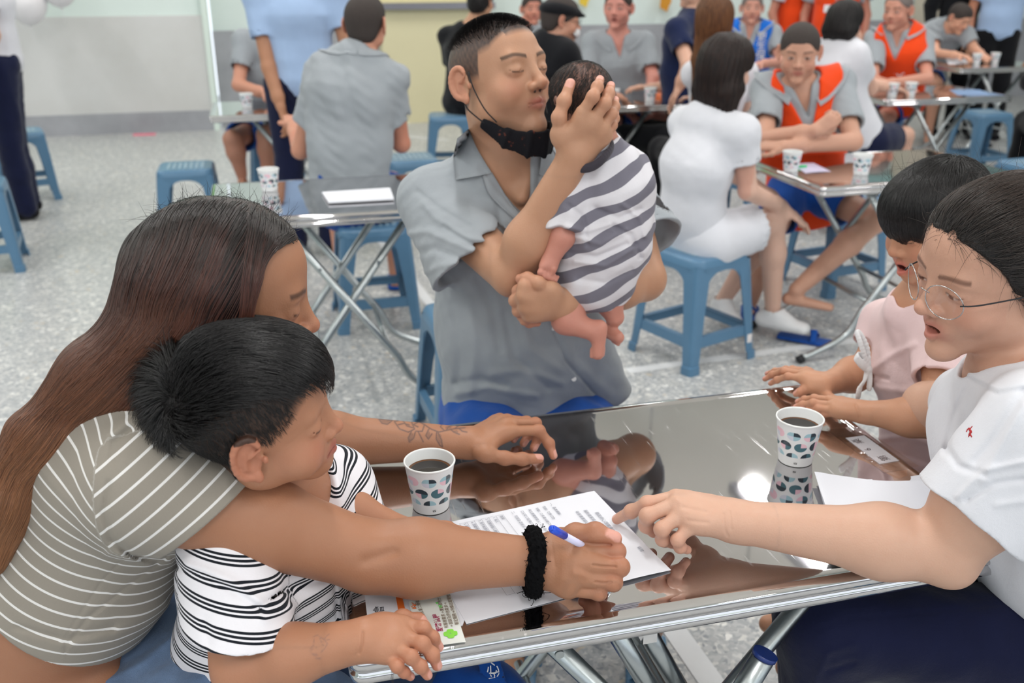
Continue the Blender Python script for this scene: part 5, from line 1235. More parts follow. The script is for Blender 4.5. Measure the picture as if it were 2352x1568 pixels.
# ================================================================== boy
def boy():
    org=A_(-.40,1.06,0); root=empty('person',org); tag(root,'small child with short black hair and a black-striped white shirt, held between the mother\'s arms','person')
    H=Head(Y(585,955,1.03),(.985,.06,.03),(0,-.24,1),.93,child=.8,ear=1.12,jaw=1.06,ey=.017)
    nk,ch,wa,pe=Y(648,1125,1.10),Y(625,1290,1.10),Y(600,1470,1.12),Y(560,1640,1.12); shR,elR=Y(520,1262,1.01),Y(560,1528,.925); wrR=Z(838,1468,.775); shL,elL,wrL=Y(762,1120,1.20),Y(800,1175,1.15),Z(930,1225,.775)
    J=HJ(index=[(930,1434,.776),(972,1442,.778),(994,1464,.765),(1008,1486,.750)],middle=[(925,1462,.776),(970,1478,.776),(993,1503,.762),(1004,1528,.746)],ring=[(908,1488,.772),(944,1508,.770),(966,1530,.757),(982,1550,.742)],pinky=[(890,1505,.766),(912,1530,.763),(928,1543,.752),(943,1553,.742)],thumb=[(868,1438,.772),(925,1418,.762),(960,1425,.756),(975,1436,.751)])
    B=SD(); R=nrm(shR-shL); B.u(EC(pe,wa,.10,.09,R,.085,.08),0); B.u(EC(wa,ch,.09,.10,R,.08,.085),.05); B.u(EC(ch,nk,.10,.05,R,.08,.045),.05); B.u(EC(nk,H.w(0,-.02,-.05),.042,.041),.03); B.u(EC(nk,shR,.04,.04),.04); B.u(EC(nk,shL,.04,.04),.04)
    B.u(EC(shR,elR,.042,.037),.03); B.u(SD().u(EC(elR,elR*.6+wrR*.4,.036,.034)).u(EC(elR*.6+wrR*.4,wrR,.034,.0235,(0,0,1),.033,.025),.02),.015); hand(B,wrR,J,.0078,wr=.024); B.u(EL(Z(885,1462,.768),(.034,.028,.020),(1,-.2,0),(.2,1,0)),.015)
    B.u(EC(shL,elL,.035,.032),.03); B.u(EC(elL,wrL,.030,.021),.02); simple_hand(B,wrL,(1,.1,-.1),(0,0,-1),.0068,.5,1)
    B.u(EC(pe,pe+A_(.22,.05,.02),.08,.055),.04); B.u(EC(pe,pe+A_(.22,-.08,.02),.08,.055),.04)
    B.u(H.sdf(),.02)
    B.fn(pxfold([([(826,1500),(832,1478),(833,1452)],3,-.0020),([(815,1506),(822,1496)],3,-.001)],1))
    doodle=[[(722,1480),(714,1488),(712,1500),(722,1504),(734,1500),(745,1490),(752,1478),(745,1468),(735,1462),(738,1474)],[(735,1462),(728,1458),(720,1462),(722,1480)],[(722,1504),(728,1512),(738,1510)],[(745,1468),(750,1460),(756,1456)],[(748,1470),(756,1468)],[(725,1484),(727,1486)],[(741,1480),(743,1482)]]
    def col(P):
        base=np.tile(lin((180,130,102)),(len(P),1)); hm_=np.linalg.norm(P-H.O,axis=1)<.16
        if hm_.any():
            c=H.paint(P[hm_],(180,130,102),brow=False,eyes='down'); q=H.loc(P[hm_]); x,y,z=q[:,0],q[:,1],q[:,2]
            line=np.interp(y,[-.12,-.05,-.02,.0,.03,.055,.075],[-.085,-.075,-.055,.012,.008,.03,.05]); a=np.clip((z-line)/.022+.35*vnoise(P[hm_],300,2)*.3,0,1)*.92*(y<.078); a*=1-((np.abs(x)>.0785)&(y>-.012)&(y<.04)&(z<.03)); c=c*(1-a[:,None])+lin((40,30,26))*a[:,None]; base[hm_]=c
        base=handcol(base,P,J,.0078,(.45,-.3,1),Z(920,1480,.76),.10)
        m=(P[:,1]<1.02)&(P[:,0]<-.15)&(P[:,0]>-.32)&(P[:,2]>.74)
        if m.any():
            x,y=proj(P[m]); dd=np.full(m.sum(),1e9)
            for pl in doodle:
                for (x0,y0),(x1,y1) in zip(pl[:-1],pl[1:]):
                    ax,ay=x1-x0,y1-y0; t=np.clip(((x-x0)*ax+(y-y0)*ay)/(ax*ax+ay*ay+1e-9),0,1); dd=np.minimum(dd,np.hypot(x-x0-t*ax,y-y0-t*ay))
            a=.38*np.exp(-(dd/1.3)**2); base[m]=base[m]*(1-a[:,None])+lin((96,84,92))*a[:,None]
        return base
    c1=Z(920,1480,.76); f1=(c1-A_(.085,.08,.05),c1+A_(.09,.085,.055))
    f2=(A_(-.33,.90,.71),A_(-.17,1.0,.83))
    sculpt('body',B,.0032,M['skin'],root,col=col,fine=[(*f1,.0013),(H.O-.115,H.O+.115,.0017),(*f2,.0018)],origin=org)
    # striped shirt
    T=SD(); t=SD(); t.u(EC(pe,wa,.128,.122,R,.105,.10),0); t.u(EC(wa,ch,.122,.125,R,.10,.105),.05); t.u(EC(ch,nk-A_(0,0,.01),.12,.07,R,.10,.062),.05); t.u(EC(nk-A_(0,0,.02),shL,.055,.058),.05)
    aL=nrm(elL-shL); t.u(EC(shL,shL+aL*.05+A_(0,0,-.04),.058,.062),.02)
    aa=nrm(elR-shR); e=Y(498,1412,.965); ea=shR+aa*((e-shR)@aa); q=SD(); q.u(EC(shR,ea+aa*.05,.060,.069)); q.sub(EC(ea-aa*.05,ea+aa*.10,.054,.062),.002); q.fn(planecut(e,A_(-.10,-.15,-1)))
    T.u(t,0); T.u(q,.02); T.u(EL(Y(788,1395,1.10),(.018,.05,.06)),.02)
    T.sub(EC(nk+A_(.03,-.02,.02),H.w(0,0,-.07),.050,.06),.01); T.sub(EC(nk+A_(.075,-.03,.0),ch+A_(.13,-.03,.02),.030,.006,(0,1,0),.05,.03),.008)
    T.fn(pxfold([([(400,1300),(470,1320),(560,1370),(600,1400)],8,-.004),([(430,1300),(520,1330),(600,1385)],14,.005),([(600,1390),(660,1350),(740,1330)],9,-.004),([(610,1420),(680,1390),(760,1340)],12,.004),([(640,1480),(700,1430),(770,1380)],8,-.003),([(470,1420),(480,1480)],10,-.002),([(768,1330),(775,1420)],4,-.004)],1))
    def s_at(P):
        ax=nrm(nk-pe); sb=(P-pe)@nrm(ax+A_(-.25,0,0)*1); sa=(P-shR)@nrm(A_(-.22,-.25,-1)); isA=(q.d(P)<t.d(P)-.001); y=sb*1.0; up=(P[:,2]>.95); y=np.where(up,(P[:,0]*.55-P[:,1]*.5-P[:,2]*.8),y); return np.where(isA,sa,y)
    M['boyshirt']=stripes_mat('white_jersey_with_black_triple_stripes',(238,236,242),(26,30,38),'s',[(.18,.29),(.37,.48),(.56,.67)],.0235)
    sculpt('striped_shirt',T,.0024,M['boyshirt'],root,attrs={'s':s_at},origin=org)
    J_=SD(); J_.u(EC(pe-A_(0,0,.06),pe+A_(0,0,.04),.125,.12,R,.11,.105),0)
    for dy in(-.08,.06): J_.u(EC(pe,pe+A_(.24,dy,.0),.10,.075),.04)
    J_.fn(lambda P,D:D-.003*vnoise(P,55,4)); sculpt('shorts',J_,.005,M['dk_denim'],root,origin=org)
    # hair
    G=SD(); G.u(H.el((0,-.020,.038),(.083,.104,.090)),0); G.u(H.el((0,.030,.062),(.069,.066,.050)),.03)
    def kp(P,D):
        q=H.loc(P); x,y,z=q[...,0],q[...,1],q[...,2]; line=np.interp(y,[-.12,-.06,-.02,.03,.07,.095],[.0,.04,.078,.080,.074,.070])
        return np.maximum(D,(line-z)*.8*H.sc)
    G.fn(kp); G.fn(lambda P,D:D-.0012*vnoise(P,120,5)); hm=sculpt('hair',G,.003,M['hair_black'],root,origin=org)
    wh=H.w(.052,-.070,.072)  # whorl
    def flow(P,t):
        d=P-wh; q=H.loc(P); L=np.linalg.norm(d,axis=1,keepdims=True); rad_=d/(L+1e-6); n=P-H.O; n/=np.linalg.norm(n,axis=1,keepdims=True); sw=np.cross(n,rad_)*.45
        fw=H.F*.9+H.X*np.sign(q[:,0:1])*.16*(q[:,1:2]>.0)-H.U*np.clip(q[:,1:2]*11-.1,0,1.1); a=np.clip(L/.06,0,1)*(q[:,1:2]>-.075); bk=-H.U*.9-H.F*.1; b_=(q[:,1:2]<-.085)*1.0
        return (rad_+sw)*(1-a*.75)+fw*a*.9+bk*b_*.6
    full=SD().u(H.el((0,-.020,.038),(.083,.104,.090)),0).u(H.el((0,.030,.062),(.069,.066,.050)),.03)
    keep=lambda P:(lambda q:(q[:,2]>np.interp(q[:,1],[-.12,-.06,0,.03,.07,.11],[-.01,.045,.084,.086,.080,.076])))(H.loc(P))
    Rt=surf_points(full,9500,H.O,.1,keep,6); q=H.loc(Rt); dw=np.linalg.norm(Rt-wh,axis=1); L=rng.uniform(.045,.080,len(Rt)); L=np.where(q[:,1]>.05,L*.72,L); L=np.where(np.abs(q[:,0])>.04,L*.55,L); L=np.where(dw<.035,L*.9,L)
    S=comb(full,Rt,flow,L,14,lambda t,N:.001+.006*math.sin(t*2.4),.55,.10,7); 
    m=dw<.05; S[m]=S[m]+((S[m][:,:1]-H.O)/.1)*(np.linspace(0,1,14)[None,:,None]**1.3)*.012*(rng.uniform(.2,1.3,(m.sum(),1,1)))
    strands_object('hair_strands',hm,S,.00034,M['str_black'],org)
    # clipped sides
    side=lambda P:(lambda q:(q[:,2]<np.interp(q[:,1],[-.12,-.06,-.02,.03,.07],[.04,.07,.095,.09,.085]))&(q[:,2]>np.interp(q[:,1],[-.12,-.05,-.022,.0,.03,.055,.07],[-.075,-.07,-.05,.028,.012,.036,.05])+.003)&(q[:,1]<.062))(H.loc(P))
    hs=H.sdf(ears=False); Rt=surf_points(hs,9000,H.O,.1,side,8); S=comb(hs,Rt,lambda P,t:(lambda q:-H.U*.8+H.F*(q[:,1:2]<.2)*.35)(H.loc(P)),rng.uniform(.006,.012,len(Rt)),4,lambda t,N:.0006+.0012*t,.2,.15,9); strands_object('clipped_hair',hm,S,.00022,M['str_black'],org)
    return H
M['dk_denim']=cloth('dark_blue_denim',(58,74,104),.3,.4)
bo=boy()
# ================================================================== father
def sleeve_tube(a,e,aa,r0,r1,n,th=.0045,ext=.03,side=None):
    q=SD(); q.u(EC(a,e+aa*ext,r0,r1)); q.sub(EC(e-aa*.05,e+aa*(ext+.06),r1-th-.004,r1-th),.002); q.fn(planecut(e,n)); return q
def father():
    org=A_(.02,2.02,0); root=empty('person',org); tag(root,'person with a buzz cut and grey uniform shirt holding a baby, mask under the chin','person')
    H=Head(Y(1143,184,1.885),(.695,-.67,.25),(-.2,.2,1),1.05,jaw=1.0,cr=.91)
    nk,ch,wa,pe=Y(1160,352,1.91),Y(1180,540,1.93),Y(1195,760,1.95),Y(1205,925,2.0)
    shR,elR,wrR=Y(998,462,1.93),Y(1178,632,1.70),Y(1322,352,1.665); shL,elL,wrL=Y(1425,468,1.93),Y(1478,640,1.80),Y(1290,698,1.665)
    R=nrm(shL-shR)
    JR=HJY(index=[(1338,258,1.645),(1362,222,1.640),(1372,200,1.655),(1378,183,1.675)],middle=[(1366,272,1.650),(1389,238,1.650),(1398,216,1.668),(1403,197,1.69)],ring=[(1386,292,1.66),(1404,262,1.665),(1411,245,1.69),(1413,230,1.71)],
      pinky=[(1392,312,1.67),(1406,288,1.68),(1412,272,1.70),(1414,258,1.72)],thumb=[(1285,318,1.655),(1284,270,1.650),(1296,232,1.655),(1310,192,1.67)])
    JL=HJY(index=[(1205,655,1.62),(1190,668,1.64),(1196,690,1.66),(1215,700,1.67)],middle=[(1200,680,1.615),(1183,690,1.635),(1190,708,1.655),(1210,712,1.665)],ring=[(1205,705,1.62),(1190,714,1.638),(1200,726,1.655),(1220,728,1.665)],
      pinky=[(1215,725,1.63),(1205,735,1.645),(1215,742,1.66),(1235,742,1.665)],thumb=[(1270,668,1.63),(1235,650,1.62),(1212,640,1.63),(1195,640,1.64)])
    B=SD(); B.u(EC(pe,wa,.15,.135,R,.10,.095),0); B.u(EC(wa,ch,.135,.155,R,.095,.10),.05); B.u(EC(ch,nk,.155,.08,R,.10,.055),.05)
    B.u(EC(nk,H.w(0,-.022,-.05),.060,.056),.03); B.u(EC(nk-A_(0,0,.02),shR,.05,.05),.05); B.u(EC(nk-A_(0,0,.02),shL,.05,.05),.05)
    B.u(EC(shR,elR,.052,.041),.03); m=elR*.72+wrR*.28; B.u(SD().u(EC(elR,m,.037,.043),0).u(EC(m,wrR,.043,.0265,R,.041,.030),.03),.012)
    B.u(EC(shL,elL,.052,.044),.03); m=elL*.7+wrL*.3; B.u(SD().u(EC(elL,m,.040,.040),0).u(EC(m,wrL,.040,.0270),.03),.015)
    hand(B,wrR,JR,.0096,wr=.029); hand(B,wrL,JL,.0098,wr=.029); B.u(EL(Y(1240,690,1.64),(.036,.026,.034),(1,0,-.1),(0,1,0)),.015)
    feet=[]
    for h,k,ft in((Y(1120,950,1.98),(-.02,1.50,.53),(.02,1.86,.085)),(Y(1290,950,1.98),(.26,1.50,.53),Z(1490,1440,.085))): B.u(EC(h,k,.08,.055),.04); k=A_(*k); ft=A_(*ft); B.u(EC(k,ft,.052,.035),.03); B.u(EC(ft+A_(0,.03,-.04),ft+A_(-.02,-.14,-.055),.03,.02),.02); feet.append(ft)
    for a in((Y(1200,455,1.83),Y(1215,395,1.86)),(Y(1160,420,1.86),Y(1195,450,1.84))): B.u(EC(*a,.010,.008),.02)
    B.u(H.sdf(),.02)
    B.fn(pxfold([([(1062,140),(1072,175)],6,.0)],1))
    def col(P):
        c=skincol((190,146,118),H,eyes='down')(P); m=np.linalg.norm(P-H.O,axis=1)<.17
        if m.any():
            q=H.loc(P[m]); x,y,z=q[:,0],q[:,1],q[:,2]
            line=np.interp(y,[-.12,-.06,-.03,.0,.022,.030,.05,.075,.085],[-.075,-.06,-.045,-.0,.0,.040,.045,.072,.076]); line=line-.010*(np.abs(x)<.035)*(y>.05)
            a=np.clip((z-line)/.014,0,1)*(.90+.08*np.clip((z-.045)/.045,0,1))*(.93+.07*vnoise(P[m],420,2)); a*=1-((np.abs(x)>.0745)&(y>-.03)&(y<.018)&(z<.034))
            c2=c[m]; a=np.clip(a,0,.96)[:,None]; c[m]=c2*(1-a)+lin((52,52,56))*a
            b=(.20*((z<-.055)&(y>.04)))[:,None]*1.0; c[m]=c[m]*(1-b)+lin((172,130,112))*b
        c=handcol(c,P,JR,.0096,(-.2,-1,.3),Y(1360,260,1.66),.13); c=handcol(c,P,JL,.0098,(-.3,-1,.2),Y(1225,690,1.63),.10,na=0); return c
    cR=Y(1350,265,1.67); cL=Y(1240,695,1.64)
    sculpt('body',B,.0036,M['skin'],root,col=col,fine=[(H.O-.14,H.O+.14,.0021),(cR-.10,cR+.10,.0016),(cL-.09,cL+.09,.0020)],origin=org)
    # buzzed hair: very short bristles over the whole scalp
    hs=H.sdf(ears=False); kr=np.random.default_rng(3); keep=lambda P:(lambda q:(q[:,2]-.062>kr.uniform(0,.035,len(P)))&(q[:,2]>np.interp(q[:,1],[.0,.05,.075,.09],[-.05,.057,.084,.092])))(H.loc(P))
    Rt=surf_points(hs,9000,H.O,.11,keep,12); q=H.loc(Rt); S=comb(hs,Rt,lambda P,t:(P-H.O)*3+H.F*.25,np.where(q[:,2]>.075,rng.uniform(.004,.007,len(Rt)),.0025),3,lambda t,N:.01*t,.0,.1,9)
    strands_object('buzzed_hair',root,S,.00022,M['str_black'],org)
    # shirt
    T=SD(); t=SD(); t.u(EC(pe-A_(0,0,.09),wa,.190,.172,R,.135,.122),0); t.u(EC(wa,ch,.172,.178,R,.122,.124),.06); t.u(EC(ch,nk,.178,.085,R,.120,.068),.05)
    t.u(EC(nk-A_(0,0,.025),shR,.062,.064),.05); t.u(EC(nk-A_(0,0,.025),shL,.062,.064),.05)
    T.u(t,0); T.u(EC(Y(1330,720,1.86),Y(1405,900,1.94),.035,.045,R,.03,.03),.06)
    aa=nrm(elR-shR); E1=Y(1078,606,1.80); a1=nrm(E1-shR); L1=np.linalg.norm(E1-shR); L2=np.linalg.norm(elR-shR); nR=nrm(A_(.60,-.38,-.70)); q1=SD(); q1.u(EC(shR,E1+a1*.10,.070,.094)); q1.u(EC(shR,shR+aa*L2*.62,.066,.060),.03)
    q1.sub(EC(shR+a1*L1*.80,E1+a1*.16,.070,.084),.002); q1.sub(EC(shR+aa*L2*.50,shR+aa*L2*.9,.050,.052),.006); q1.fn(planecut(E1,nR)); T.u(q1,.02)
    eL=Y(1492,552,1.84); nL=nrm(eL-Y(1440,450,1.92)); q2=SD(); q2.u(EC(shL,eL+nL*.04,.066,.078)); q2.sub(EC(eL-nL*.05,eL+nL*.1,.060,.071),.002); q2.fn(planecut(eL,nL)); T.u(q2,.03)
    Fd=nrm(np.cross([0,0,1],R)*1.0); Fd=Fd if Fd[1]<0 else -Fd
    T.sub(EC(nk+A_(0,0,.0),H.w(0,-.02,-.06),.068,.075),.012)
    T.sub(EC(Y(1165,380,1.80),Y(1205,500,1.80),.060,.006,R,.09,.05),.008)
    T.fn(pxfold([([(975,470),(1000,500),(1060,540),(1130,560)],9,.004),([(925,540),(980,530),(1050,560),(1120,590)],9,.0045),([(930,590),(1000,570),(1070,600)],10,-.004),([(950,640),(1010,610),(1075,600)],8,.003),([(1020,520),(1080,560),(1140,565)],6,-.0035),
       ([(960,440),(1010,480),(1080,520)],7,-.003),([(1040,700),(1060,800),(1050,880)],10,-.003),([(1080,690),(1090,800),(1080,900)],12,.0035),([(1190,700),(1215,800),(1290,850)],12,.005),([(1160,720),(1180,820),(1260,890)],10,-.0045),([(1130,860),(1200,850),(1290,880)],10,.004),
       ([(1045,880),(1100,870),(1160,885)],9,-.004),([(1050,905),(1120,890),(1230,910)],9,.004),([(1265,740),(1300,830),(1380,920)],3,-.0035),([(1285,740),(1320,830),(1400,905)],12,.003),([(1140,420),(1150,520),(1190,600)],8,-.003),([(1250,430),(1240,520)],8,.003),([(1100,640),(1130,700),(1150,800)],12,-.004)],1))
    T.fn(lambda P,D:D-.0022*vnoise(P*A_(1,1,.7),42,21)-.0008*vnoise(P,110,3)); T.fn(planecut(pe-A_(0,0,.10),(0,0,-1)))
    sh=sculpt('shirt',T,.0032,M['uniform'],root,origin=org)
    def leaf(A,Bq,nm='collar',th=.0035,y0=1.45):
        a_=bez([A_(*q,0) for q in A],6); b_=bez([A_(*q,0) for q in Bq],6); n=len(a_); V=[]; m=5; Q=[];O=[]
        for i in range(n):
            for j in range(m+1): t=j/m; q=a_[i]*(1-t)+b_[i]*t; Q.append(q[:2]); O.append(.005+.006*math.sin(math.pi*min(t*.8+.1,1)))
        RD=np.array([nrm(ray(*q)) for q in Q]); P=np.array([Y(q[0],q[1],y0) for q in Q]); O=np.array(O)[:,None]
        for _ in range(60): P=P+RD*np.maximum(np.minimum(T.d(P),B.d(P)),0)[:,None]*.75
        bad=np.minimum(T.d(P),B.d(P))>.01; P[bad]=np.array([Y(q[0],q[1],1.80) for q in Q])[bad]; V=list(P-RD*O-org)
        F=[]; rd=nrm(ray(1160,400))
        for i in range(n-1):
            for j in range(m): k=i*(m+1)+j; F.append((k,k+1,k+m+2,k+m+1))
        N=len(V); V+=[q+rd*th for q in V]; F+=[tuple(N+x for x in f[::-1]) for f in F]
        bd=[j for j in range(m+1)]+[i*(m+1)+m for i in range(1,n)]+[(n-1)*(m+1)+j for j in range(m-1,-1,-1)]+[i*(m+1) for i in range(n-2,0,-1)]
        F+=[(bd[k],bd[(k+1)%len(bd)],bd[(k+1)%len(bd)]+N,bd[k]+N) for k in range(len(bd))]
        o=link(nm,mesh_of(nm,V,F,True),M['uniform'],sh); return o
    leaf([(1076,296),(1098,345),(1130,398)],[(1050,318),(1041,365),(1047,413)])
    leaf([(1130,396),(1166,455),(1204,508)],[(1108,404),(1128,452),(1200,518)],'lapel',y0=1.745)
    leaf([(1240,322),(1243,360),(1238,402)],[(1262,330),(1284,372),(1270,414)],y0=1.76)
    leaf([(1238,400),(1228,455),(1211,512)],[(1264,408),(1252,470),(1215,522)],'lapel',y0=1.745)
    for x,y,dy in((1271,753,1.80),(1318,870,1.80)):
        p=Y(x,y,1.80); pts=np.stack([p]); 
        for _ in range(10):
            d=min(T.d(p[None])[0],.01); p=p+nrm(ray(x,y))*d
        b=MB(); r_=nrm(ray(x,y)); b.tube([p-r_*.002-org,p+r_*.001-org],.0055,16); b.build('button',M['whiteprint'],sh)
    S=SD(); S.u(EC(pe-A_(0,0,.06),pe+A_(0,0,.03),.185,.175,R,.13,.12),0)
    for h,k in((Y(1120,955,1.98),(-.02,1.53,.535)),(Y(1290,955,1.98),(.26,1.53,.535))): k=A_(*k); h_=A_(*h); S.u(EC(h,h_*.3+k*.7,.105,.09),.05)
    S.fn(lambda P,D:D-.003*vnoise(P,50,4)); sculpt('shorts',S,.006,M['shorts'],root,origin=org)
    for ft in feet: s=SD().u(EC(ft+A_(.005,.06,-.075),ft+A_(-.02,-.17,-.075),.048,.050,(1,0,0),.010,.009),0); s.u(EC(ft+A_(-.055,-.09,-.065),ft+A_(0,-.08,-.022),.012,.016,(0,1,0),.005,.005),.006); s.u(EC(ft+A_(0,-.08,-.022),ft+A_(.045,-.09,-.065),.016,.012,(0,1,0),.005,.005),.006); sculpt('slipper',s,.003,M['plastic'],root,origin=org)
    # face mask pulled below the chin, with ear loops
    K=SD(); fr=[H.w(x,y,z) for x,y,z in((.068,.012,-.072),(.056,.050,-.106),(.030,.080,-.124),(0,.092,-.128),(-.030,.080,-.124),(-.056,.050,-.106),(-.066,.015,-.076))]
    for i in range(6): K.u(EC(fr[i],fr[i+1],[.010,.019,.024,.025,.024,.019,.010][i],[.010,.019,.024,.025,.024,.019,.010][i+1],nrm(H.U*.8+H.F*.35),.0032,.0032),.008)
    K.fn(lambda P,D:D-.0005*vnoise(P,120,3)); mk=sculpt('face_mask',K,.0022,M['mask_print'],root,origin=org)
    for x in (1,-1):
        b=MB(); b.tube([p-org for p in bez([H.w(x*.078,.010,.018),H.w(x*.082,.020,-.012),H.w(x*.078,.034,-.050),H.w(x*.066,.046,-.076)],6)],.0013,8); b.build('ear_loop',M['blackmask'],mk)
        b=MB(); b.tube([p-org for p in bez([H.w(x*.080,-.012,-.030),H.w(x*.082,-.004,-.044),H.w(x*.076,.008,-.060),H.w(x*.068,.018,-.074)],6)],.0013,8); b.build('ear_loop',M['blackmask'],mk)
def maskprint():
    t=NT('black_printed_mask'); n=t.noise(60,4,.7); m=t.ramp(n,[(.60,(0,0,0,1)),(.68,(1,1,1,1))]); return t.set(Base_Color=t.mix(m,srgb(20,20,26),srgb(104,56,44)),Roughness=.8,Specular_IOR_Level=.2)
M['mask_print']=maskprint()
father()
# ================================================================== baby
def baby():
    hc=Y(1338,240,1.74); org=Y(1365,640,1.72); root=empty('person',org); tag(root,'baby in a grey and white striped suit held against the father\'s chest','person')
    nk,ch,wa,pe=Y(1372,335,1.735),Y(1392,430,1.735),Y(1382,545,1.725),Y(1362,632,1.72)
    H=Head(hc,(-.45,.86,-.22),(.0,-.22,1),.63,child=1.0,ear=1.15)
    R=nrm(np.cross(H.F,[0,0,1])); R=A_(.95,.2,0); B=SD(); B.u(EC(pe,ch,.062,.06,R,.055,.055),0); B.u(EC(ch,nk,.055,.032),.03); B.u(EC(nk,H.w(0,-.02,-.03),.033,.036),.03); B.u(H.sdf(detail=False),.015)
    aS,aE,aW=Y(1305,430,1.70),Y(1292,545,1.655),Y(1262,600,1.645)
    B.u(EC(aS,aE,.024,.021),.02); B.u(EC(aE,aW,.021,.015),.01)
    JB={}
    for i,f in enumerate(('index','middle','ring','pinky')):
        k=Y(1246+i*8,612+i*3,1.632+.002*i); JB[f]=[k,k+A_(-.004,-.006,-.009),k+A_(.004,-.006,-.016),k+A_(.009,.0,-.012)]
    JB['thumb']=[Y(1268,606,1.64),Y(1270,618,1.632),Y(1266,628,1.63)]
    hand(B,aW,JB,.0048,wr=.012)
    for (h,k,a,hl,to) in ((Y(1335,650,1.70),Y(1300,735,1.66),Y(1362,760,1.645),Y(1378,752,1.645),Y(1373,812,1.635)),(Y(1400,650,1.72),Y(1398,690,1.70),Y(1412,728,1.695),Y(1398,760,1.70),Y(1420,775,1.68))):
        B.u(EC(h,k,.032,.026),.02); B.u(EC(k,a,.025,.018),.012); B.u(EC(hl,to,.014,.0115),.012); 
        td=nrm(to-hl); sdv=nrm(np.cross(td,[0,1,0]))
        for i in range(5): p=to+sdv*(i-2)*.0055-td*abs(i-.8)*.0015; B.u(EC(p-td*.006,p+td*.007,.0042-.0004*i,.0038-.0004*i),.002)
    def col(P):
        c=np.tile(lin((198,138,122)),(len(P),1)); m=P[:,2]>nk[2]+.01; c[m]=lin((200,146,126)); q=H.loc(P); a=np.clip((q[:,2]+.02)/.03,0,1)*(q[:,1]<.06)*(.62+.16*vnoise(P,150,3)); a=np.clip(a,0,.95); c=c*(1-a[:,None])+lin((50,38,36))*a[:,None]; return c
    sculpt('body',B,.0022,M['skin'],root,col=col,origin=org)
    T=SD(); T.u(EC(pe,wa,.084,.086,R,.075,.075),0); T.u(EC(wa,ch,.086,.084,R,.075,.072),.04); T.u(EC(ch,nk-A_(0,0,.015),.084,.05,R,.072,.045),.04)
    s=SD(); s.u(EC(Y(1325,400,1.70),aE+nrm(aE-aS)*.0,.040,.034)); s.fn(planecut(aE+A_(0,0,.012),aE-aS)); T.u(s,.02); T.u(EL(Y(1448,505,1.72),(.030,.03,.045)),.03)
    T.u(EL(Y(1335,665,1.69),(.045,.04,.03)),.02); T.u(EC(Y(1350,335,1.69),Y(1440,385,1.74),.022,.03),.03)
    T.sub(EC(nk-A_(0,0,.008),nk+A_(-.02,0,.08),.040,.05),.006)
    T.fn(pxfold([([(1305,470),(1340,500),(1350,560)],6,-.004),([(1320,545),(1380,560),(1440,530)],7,.005),([(1310,580),(1370,590),(1440,560)],6,-.005),([(1320,600),(1390,610),(1460,570)],6,.005),([(1430,470),(1470,500),(1480,540)],6,.004),([(1410,520),(1450,540),(1470,590)],6,-.005),([(1300,520),(1350,530),(1400,515)],6,.004),
      ([(1330,640),(1390,650),(1450,620)],7,-.004),([(1370,480),(1420,500),(1470,480)],6,-.004)],1)); T.fn(lambda P,D:D-.0028*vnoise(P*A_(1,1,1.5),70,14)); T.fn(planecut(pe-A_(0,0,.055),(0,0,-1)))
    ax=nrm(A_(.30,.0,-.95)); 
    def s_at(P): return (P-nk)@nrm(A_(.40,0,-.9))+.006*vnoise(P,40,6)+.3
    M['babysuit']=stripes_mat('grey_and_white_striped_knit',(220,218,224),(118,116,128),'s',[(.0,.46)],.043,.2)
    sculpt('striped_suit',T,.0024,M['babysuit'],root,attrs={'s':s_at},origin=org)
    Cn=SD(); q=[Y(x,y,d) for x,y,d in((1335,388,1.645),(1362,382,1.645),(1388,362,1.655),(1405,338,1.685),(1400,322,1.72))]
    q=bez(q,5)
    for i in range(len(q)-1): Cn.u(EC(q[i],q[i+1],.0075,.0075,(0,0,1),.0035,.0035),.003)
    sculpt('neckband',Cn,.002,M['neckband'],root,origin=org)
    full=SD().u(H.el((0,-.014,.034),(.081,.101,.088)),0).u(H.el((0,.022,.054),(.066,.060,.050)),.03)
    full=H.sdf(detail=False,ears=False); hm=root
    Rt=surf_points(full,5200,H.O,.065,lambda P:(lambda q:(q[:,2]>-.035)&(q[:,1]<.07))(H.loc(P)),5); S=comb(full,Rt,lambda P,t:-H.U*.6-H.F*.35+np.cross(P-H.O,H.U)*9,rng.uniform(.015,.028,len(Rt)),7,lambda t,N:.0006+.0022*t,.6,.25,3); strands_object('hair_strands',hm,S,.00022,M['str_black'],org)
M['neckband']=cloth('charcoal_knit',(62,58,66))
baby()
